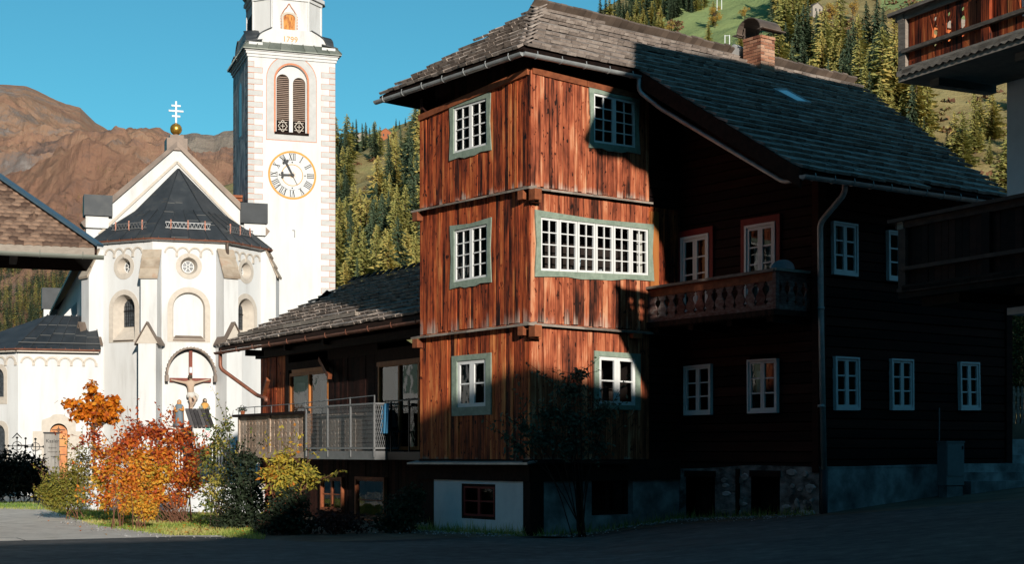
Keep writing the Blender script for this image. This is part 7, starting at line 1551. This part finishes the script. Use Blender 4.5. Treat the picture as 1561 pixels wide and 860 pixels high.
# grass on the lawn, weeds at the foot of the house, fallen leaves
def inside(p, poly):
    c = False
    for (x0, y0), (x1, y1) in zip(poly, poly[1:] + poly[:1]):
        if (y0 > p[1]) != (y1 > p[1]) and p[0] < (x1 - x0) * (p[1] - y0) / (y1 - y0) + x0: c = not c
    return c
rg = random.Random(21); gr = MB(); xs_ = [p[0] for p in lawn_poly]; ys_ = [p[1] for p in lawn_poly]; cnt = 0
while cnt < 15000:
    x, y = rg.uniform(min(xs_), max(xs_)), min(ys_) + (max(ys_) - min(ys_)) * rg.random() ** 1.6
    e = rg.gauss(0, .10)
    if not inside((x + e, y + e), lawn_poly): continue
    cnt += 1; z = ground_z(x) + .005; h = rg.uniform(.03, .10) * (1.4 if vnoise(x * .8, y * .8, 3) > .15 else 1); a = rg.random() * 6.28; b = .012; lx, ly = rg.gauss(0, .03), rg.gauss(0, .03); col = max(0, min(1, .45 + vnoise(x * .6, y * .6, 8) * .9 + rg.gauss(0, .12)))
    gr.add([(x - cos(a) * b, y - sin(a) * b, z), (x + cos(a) * b, y + sin(a) * b, z), (x + lx, y + ly, z + h)], [(0, 1, 2)], 0, col)
tag(gr.build('grass', M['grass']), 'short patchy grass on the lawn in front of the autumn bushes', 'grass', kind='stuff')
ll = MB()
for _ in range(900):
    px, py = rg.uniform(60, 380), rg.uniform(770, 822); p = gpt(px, py)
    if not inside((p.x, p.y), lawn_poly) and rg.random() < .9: continue
    leaf(ll, p + V((0, 0, rg.uniform(.04, .08))), .07, .045, V((rg.gauss(0, .3), rg.gauss(0, .3), 1)).normalized(), rg.uniform(.3, .75), rg)
tag(ll.build('fallen_leaves', M['redbush']), 'fallen orange and yellow leaves scattered over the lawn', 'fallen leaves', kind='stuff')
wd = MB()
for _ in range(2600):
    f = rg.random(); b = rg.choice((0, 0, 1, 2))
    if b == 0: q = PLF.p(ULEFT + (-ULEFT) * f, 0, .05 + abs(rg.gauss(0, .10)))
    elif b == 1: q = PRF.p(IX * f, 0, .05 + abs(rg.gauss(0, .15)))
    else: q = PIN.p(IT * f, 0, .05 + abs(rg.gauss(0, .12)))
    p = HO.m @ q; p.z = ground_z(p.x); h = abs(rg.gauss(0, .10)) + .03; a = rg.random() * 6.28
    wd.add([p + V((-cos(a) * .008, -sin(a) * .008, 0)), p + V((cos(a) * .008, sin(a) * .008, 0)), p + V((rg.gauss(0, .05), rg.gauss(0, .05), h))], [(0, 1, 2)], 0, rg.random())
tag(wd.build('weeds', M['grass']), 'thin weeds growing along the foot of the house walls', 'weeds', kind='stuff')

gv = MB()
for _ in range(1500):
    f = rg.random(); b = rg.choice((0, 1, 2, 3)); o_ = .1 + abs(rg.gauss(0, .45))
    if b == 3: e_ = gedge[rg.randrange(2, 9)]; p = gpt(e_[0] + rg.uniform(-30, 30), e_[1] + rg.uniform(1, 9)); p = V((p.x, p.y, 0))
    else: p = HO.m @ ((PLF.p(ULEFT * f, 0, o_)) if b == 0 else (PRF.p(IX * f, 0, o_)) if b == 1 else (PIN.p(IT * f, 0, o_)))
    p.z = min(ground_z(p.x), 1.4) + .018; r_ = rg.uniform(.008, .026); n = 5
    gv.add([p + V((r_ * cos(6.28 * i / n) * rg.uniform(.7, 1.2), r_ * sin(6.28 * i / n) * rg.uniform(.7, 1.2), 0)) for i in range(n)] + [p + V((0, 0, r_ * .8))], [(i, (i + 1) % n, n) for i in range(n)])
tag(gv.build('gravel', M['stone']), 'loose gravel along the foot of the house and the edge of the lawn', 'gravel', kind='stuff')

# ------------------------------------------------------------------ street furniture and the end of the lane
cp_ = at(1456.5, 745, 29.7); gz_ = ground_z(cp_.x); CB = Fr((cp_.x, cp_.y, gz_), 20); cab = thing('utility_cabinet', 'narrow grey street distribution cabinet standing before the dark house wall', 'cabinet', CB)
PCB = Pl(CB, (0, 0), 0); uw = .2; zt = at(1456, 673, 29.7).z - gz_; M['cab'] = plain('grey_cabinet_plastic', (.25, .26, .26), .6)
mb = MB(); mb.box(-uw, uw, 0, .3, .22, zt - .03); mb.build('body', M['cab'], cab); mb = MB(); mb.box(-uw - .012, uw + .012, -.012, .312, zt - .03, zt); mb.build('lid', M['cab'], cab); mb = MB(); mb.box(-uw + .02, uw - .02, .02, .28, -.2, .20); mb.build('plinth', M['greyplaster'], cab)
mb = MB(); mb.box(-uw + .015, uw - .015, -.012, 0, .40, zt - .05); dr_ = mb.build('door', M['cab'], cab); mb = MB(); mb.box(uw - .06, uw - .035, -.028, -.012, zt - .16, zt - .09); mb.build('lock', M['black'], dr_)
mb = MB(); up = PMN.px(1428, 660)[0]; mb.tube([PMN.p(up, PMN.px(1428, 622)[1], .06), PMN.p(up, .5, .06)], .016, 6); mb.build('conduit', M['steel'], house)
sp_ = at(1530, 745, 30.5); gz_ = min(ground_z(sp_.x), 1.4); SFm = Fr((sp_.x, sp_.y, gz_ - .2), 30); stp = thing('stone_steps', 'worn stone steps climbing beyond the end of the house', 'steps', SFm)
for i in range(6): mb = MB(); mb.box(-.9 + .0 * i, 2.6, i * .36, i * .36 + .40, 0, .2 + .17 * (i + 1)); mb.build('step', M['greyplaster'], stp)
FF = Fr(at(1538, 640, 35.5), 25); fen = thing('picket_fence', 'short pale picket fence at the top of the stone steps', 'fence', FF)
for i in range(9): mb = MB(); x = i * .125; mb.prism([V((x, 0, -.1)), V((x + .07, 0, -.1)), V((x + .07, 0, .72)), V((x + .035, 0, .78)), V((x, 0, .72))], (0, .02, 0)); mb.build('picket', M['greywood'], fen)
for z in (.15, .55): mb = MB(); mb.box(-.03, 1.12, .02, .05, z, z + .07); mb.build('rail', M['greywood'], fen)
o = MB(); o.box(-1.5, 9, -.3, 9, -2.5, -.1); tb_ = o.build('terrace', M['earth'], None); tb_.location = FF.o; tb_.rotation_euler = (0, 0, rad(25)); setting(tb_)
# things on the annex balcony
chp = at(606, 690, 35.4); CF2 = Fr((chp.x, chp.y, 1.6), 140); chr_ = thing('garden_chair', 'dark folding garden chair on the shaded end of the annex balcony', 'chair', CF2)
for x in (-.2, .2):
    for y, e in ((-.2, .25), (.2, -.25)): mb = MB(); mb.tube([(x, y, 0), (x, y + e * .6, .45)], .013, 6); mb.build('leg', M['iron'], chr_)
    mb = MB(); mb.tube([(x, .16, .42), (x, .32, .95)], .013, 6); mb.build('back_frame', M['iron'], chr_)
mb = MB(); mb.box(-.2, .2, -.2, .2, .43, .455); mb.build('seat', plain('teal_dark_cloth', (.03, .06, .07), .7), chr_); mb = MB(); mb.prism([V((-.19, .2, .55)), V((.19, .2, .55)), V((.19, .32, .93)), V((-.19, .32, .93))], (0, .015, 0)); mb.build('backrest', bpy.data.materials['teal_dark_cloth'], chr_)
tw_p = at(586, 640, 35.0); TWF = Fr((tw_p.x, tw_p.y + .1, 2.62), 121); tl_t = MB(); n = 10; pts = []
for i in range(n + 1): pts += [(-.22 + .44 * i / n, .02 * sin(i * 1.7), .06), (-.22 + .44 * i / n, .03 + .02 * sin(i * 1.7), -.62)]
tl_t.add(pts, [(2 * i, 2 * i + 2, 2 * i + 3, 2 * i + 1) for i in range(n)]); o = tl_t.build('towel', plain('blue_towel_cloth', (.06, .22, .38), .9)); o.location = TWF.o; o.rotation_euler = (0, 0, rad(TWF.a)); tag(o, 'blue towel hanging at the corner of the wire mesh railing', 'towel')
pf = at(370, 640, 42.2); PFr = Fr((pf.x, pf.y, 2.6), 0); pot = thing('potted_plant', 'little dark potted plant on the rail at the far end of the annex balcony', 'plant', PFr); mb = MB(); mb.lathe((0, 0, 0), [(.05, 0), (.07, .10), (.075, .10)], 10); mb.build('pot', M['trimred'], pot)
mb = MB()
for _ in range(90): d = V((rg.gauss(0, 1), rg.gauss(0, 1), abs(rg.gauss(0, 1)))).normalized(); leaf(mb, V((0, 0, .1)) + d * rg.uniform(.02, .16), .06, .035, d, rg.random(), rg)
mb.build('leaves', M['darkleaf'], pot)
lm = PA.p(PA.px(387, 690)[0], 1.41, -.05); LF = Fr(AX.m @ lm, 0); lamp = thing('hanging_lamp', 'small pale bowl lamp hanging under the left end of the annex balcony', 'lamp', LF)
mb = MB(); mb.lathe((0, 0, -.16), [(.12, 0), (.115, .02), (.06, .08), (.02, .12)], 14); mb.build('lamp_shade', M['white'], lamp, smooth=True); mb = MB(); mb.tube([(0, 0, -.06), (0, 0, .02)], .01, 6); mb.build('rod', M['iron'], lamp)
# mountain huts and the lift posts on the meadow
def hut(px, py, w_, d_, h, label, wall, ang):
    p = HILL.find(px, py); fr = Fr((p.x, p.y, p.z), ang); t = thing('mountain_hut', label, 'hut', fr); mb = MB(); mb.prism([V((-w_, -d_, -4)), V((w_, -d_, -4)), V((w_, -d_, h)), V((0, -d_, h * 1.5)), V((-w_, -d_, h))], (0, 2 * d_, 0)); mb.build('wall', wall, t)
    mb = MB()
    for s in (-1, 1): mb.hexa([V((s * w_ * 1.15, -d_ * 1.1, h * .94)), V((0, -d_ * 1.1, h * 1.5)), V((0, d_ * 1.1, h * 1.5)), V((s * w_ * 1.15, d_ * 1.1, h * .94))], [V((s * w_ * 1.15, -d_ * 1.1, h)), V((0, -d_ * 1.1, h * 1.58)), V((0, d_ * 1.1, h * 1.58)), V((s * w_ * 1.15, d_ * 1.1, h))])
    mb.build('roof', M['rusty'], t); mb = MB()
    for x in (-.5, .3): mb.box(w_ * x, w_ * (x + .25), -d_ - .03, -d_ - .0, h * .4, h * .75)
    mb.build('window', M['black'], t)
hut(585, 214, 1.9, 2.4, 2.4, 'brown wooden mountain hut high on the slope beside the larches', M['trimred'], 20); hut(548, 214, 5.5, 2.2, 1.6, 'long pale mountain barn on the ridge above the spruces', M['greywood'], 5); hut(1240, 24, 1.3, 1.3, 1.6, 'small grey wooden hay hut on the upper right slope', M['greywood'], 30)
for px, py, h in ((1093, 15, 26), (1105, 73, 20)):
    p = HILL.find(px, py); k = p.y / PF; t = thing('lift_post', 'pair of thin white posts of a drag lift, ' + ('upper pair on the meadow' if py < 40 else 'lower pair just above the house ridge'), 'lift post', Fr(p, 0), 'white drag lift posts on the meadow')
    for x in (0, 7 * k): mb = MB(); mb.tube([(x, 0, -1), (x, 0, h * k)], .10, 6); mb.build('post', M['white'], t)
    mb = MB(); mb.tube([(0, 0, h * k * .95), (7 * k, 0, h * k * .95)], .06, 6); mb.build('crossbar', M['white'], t)
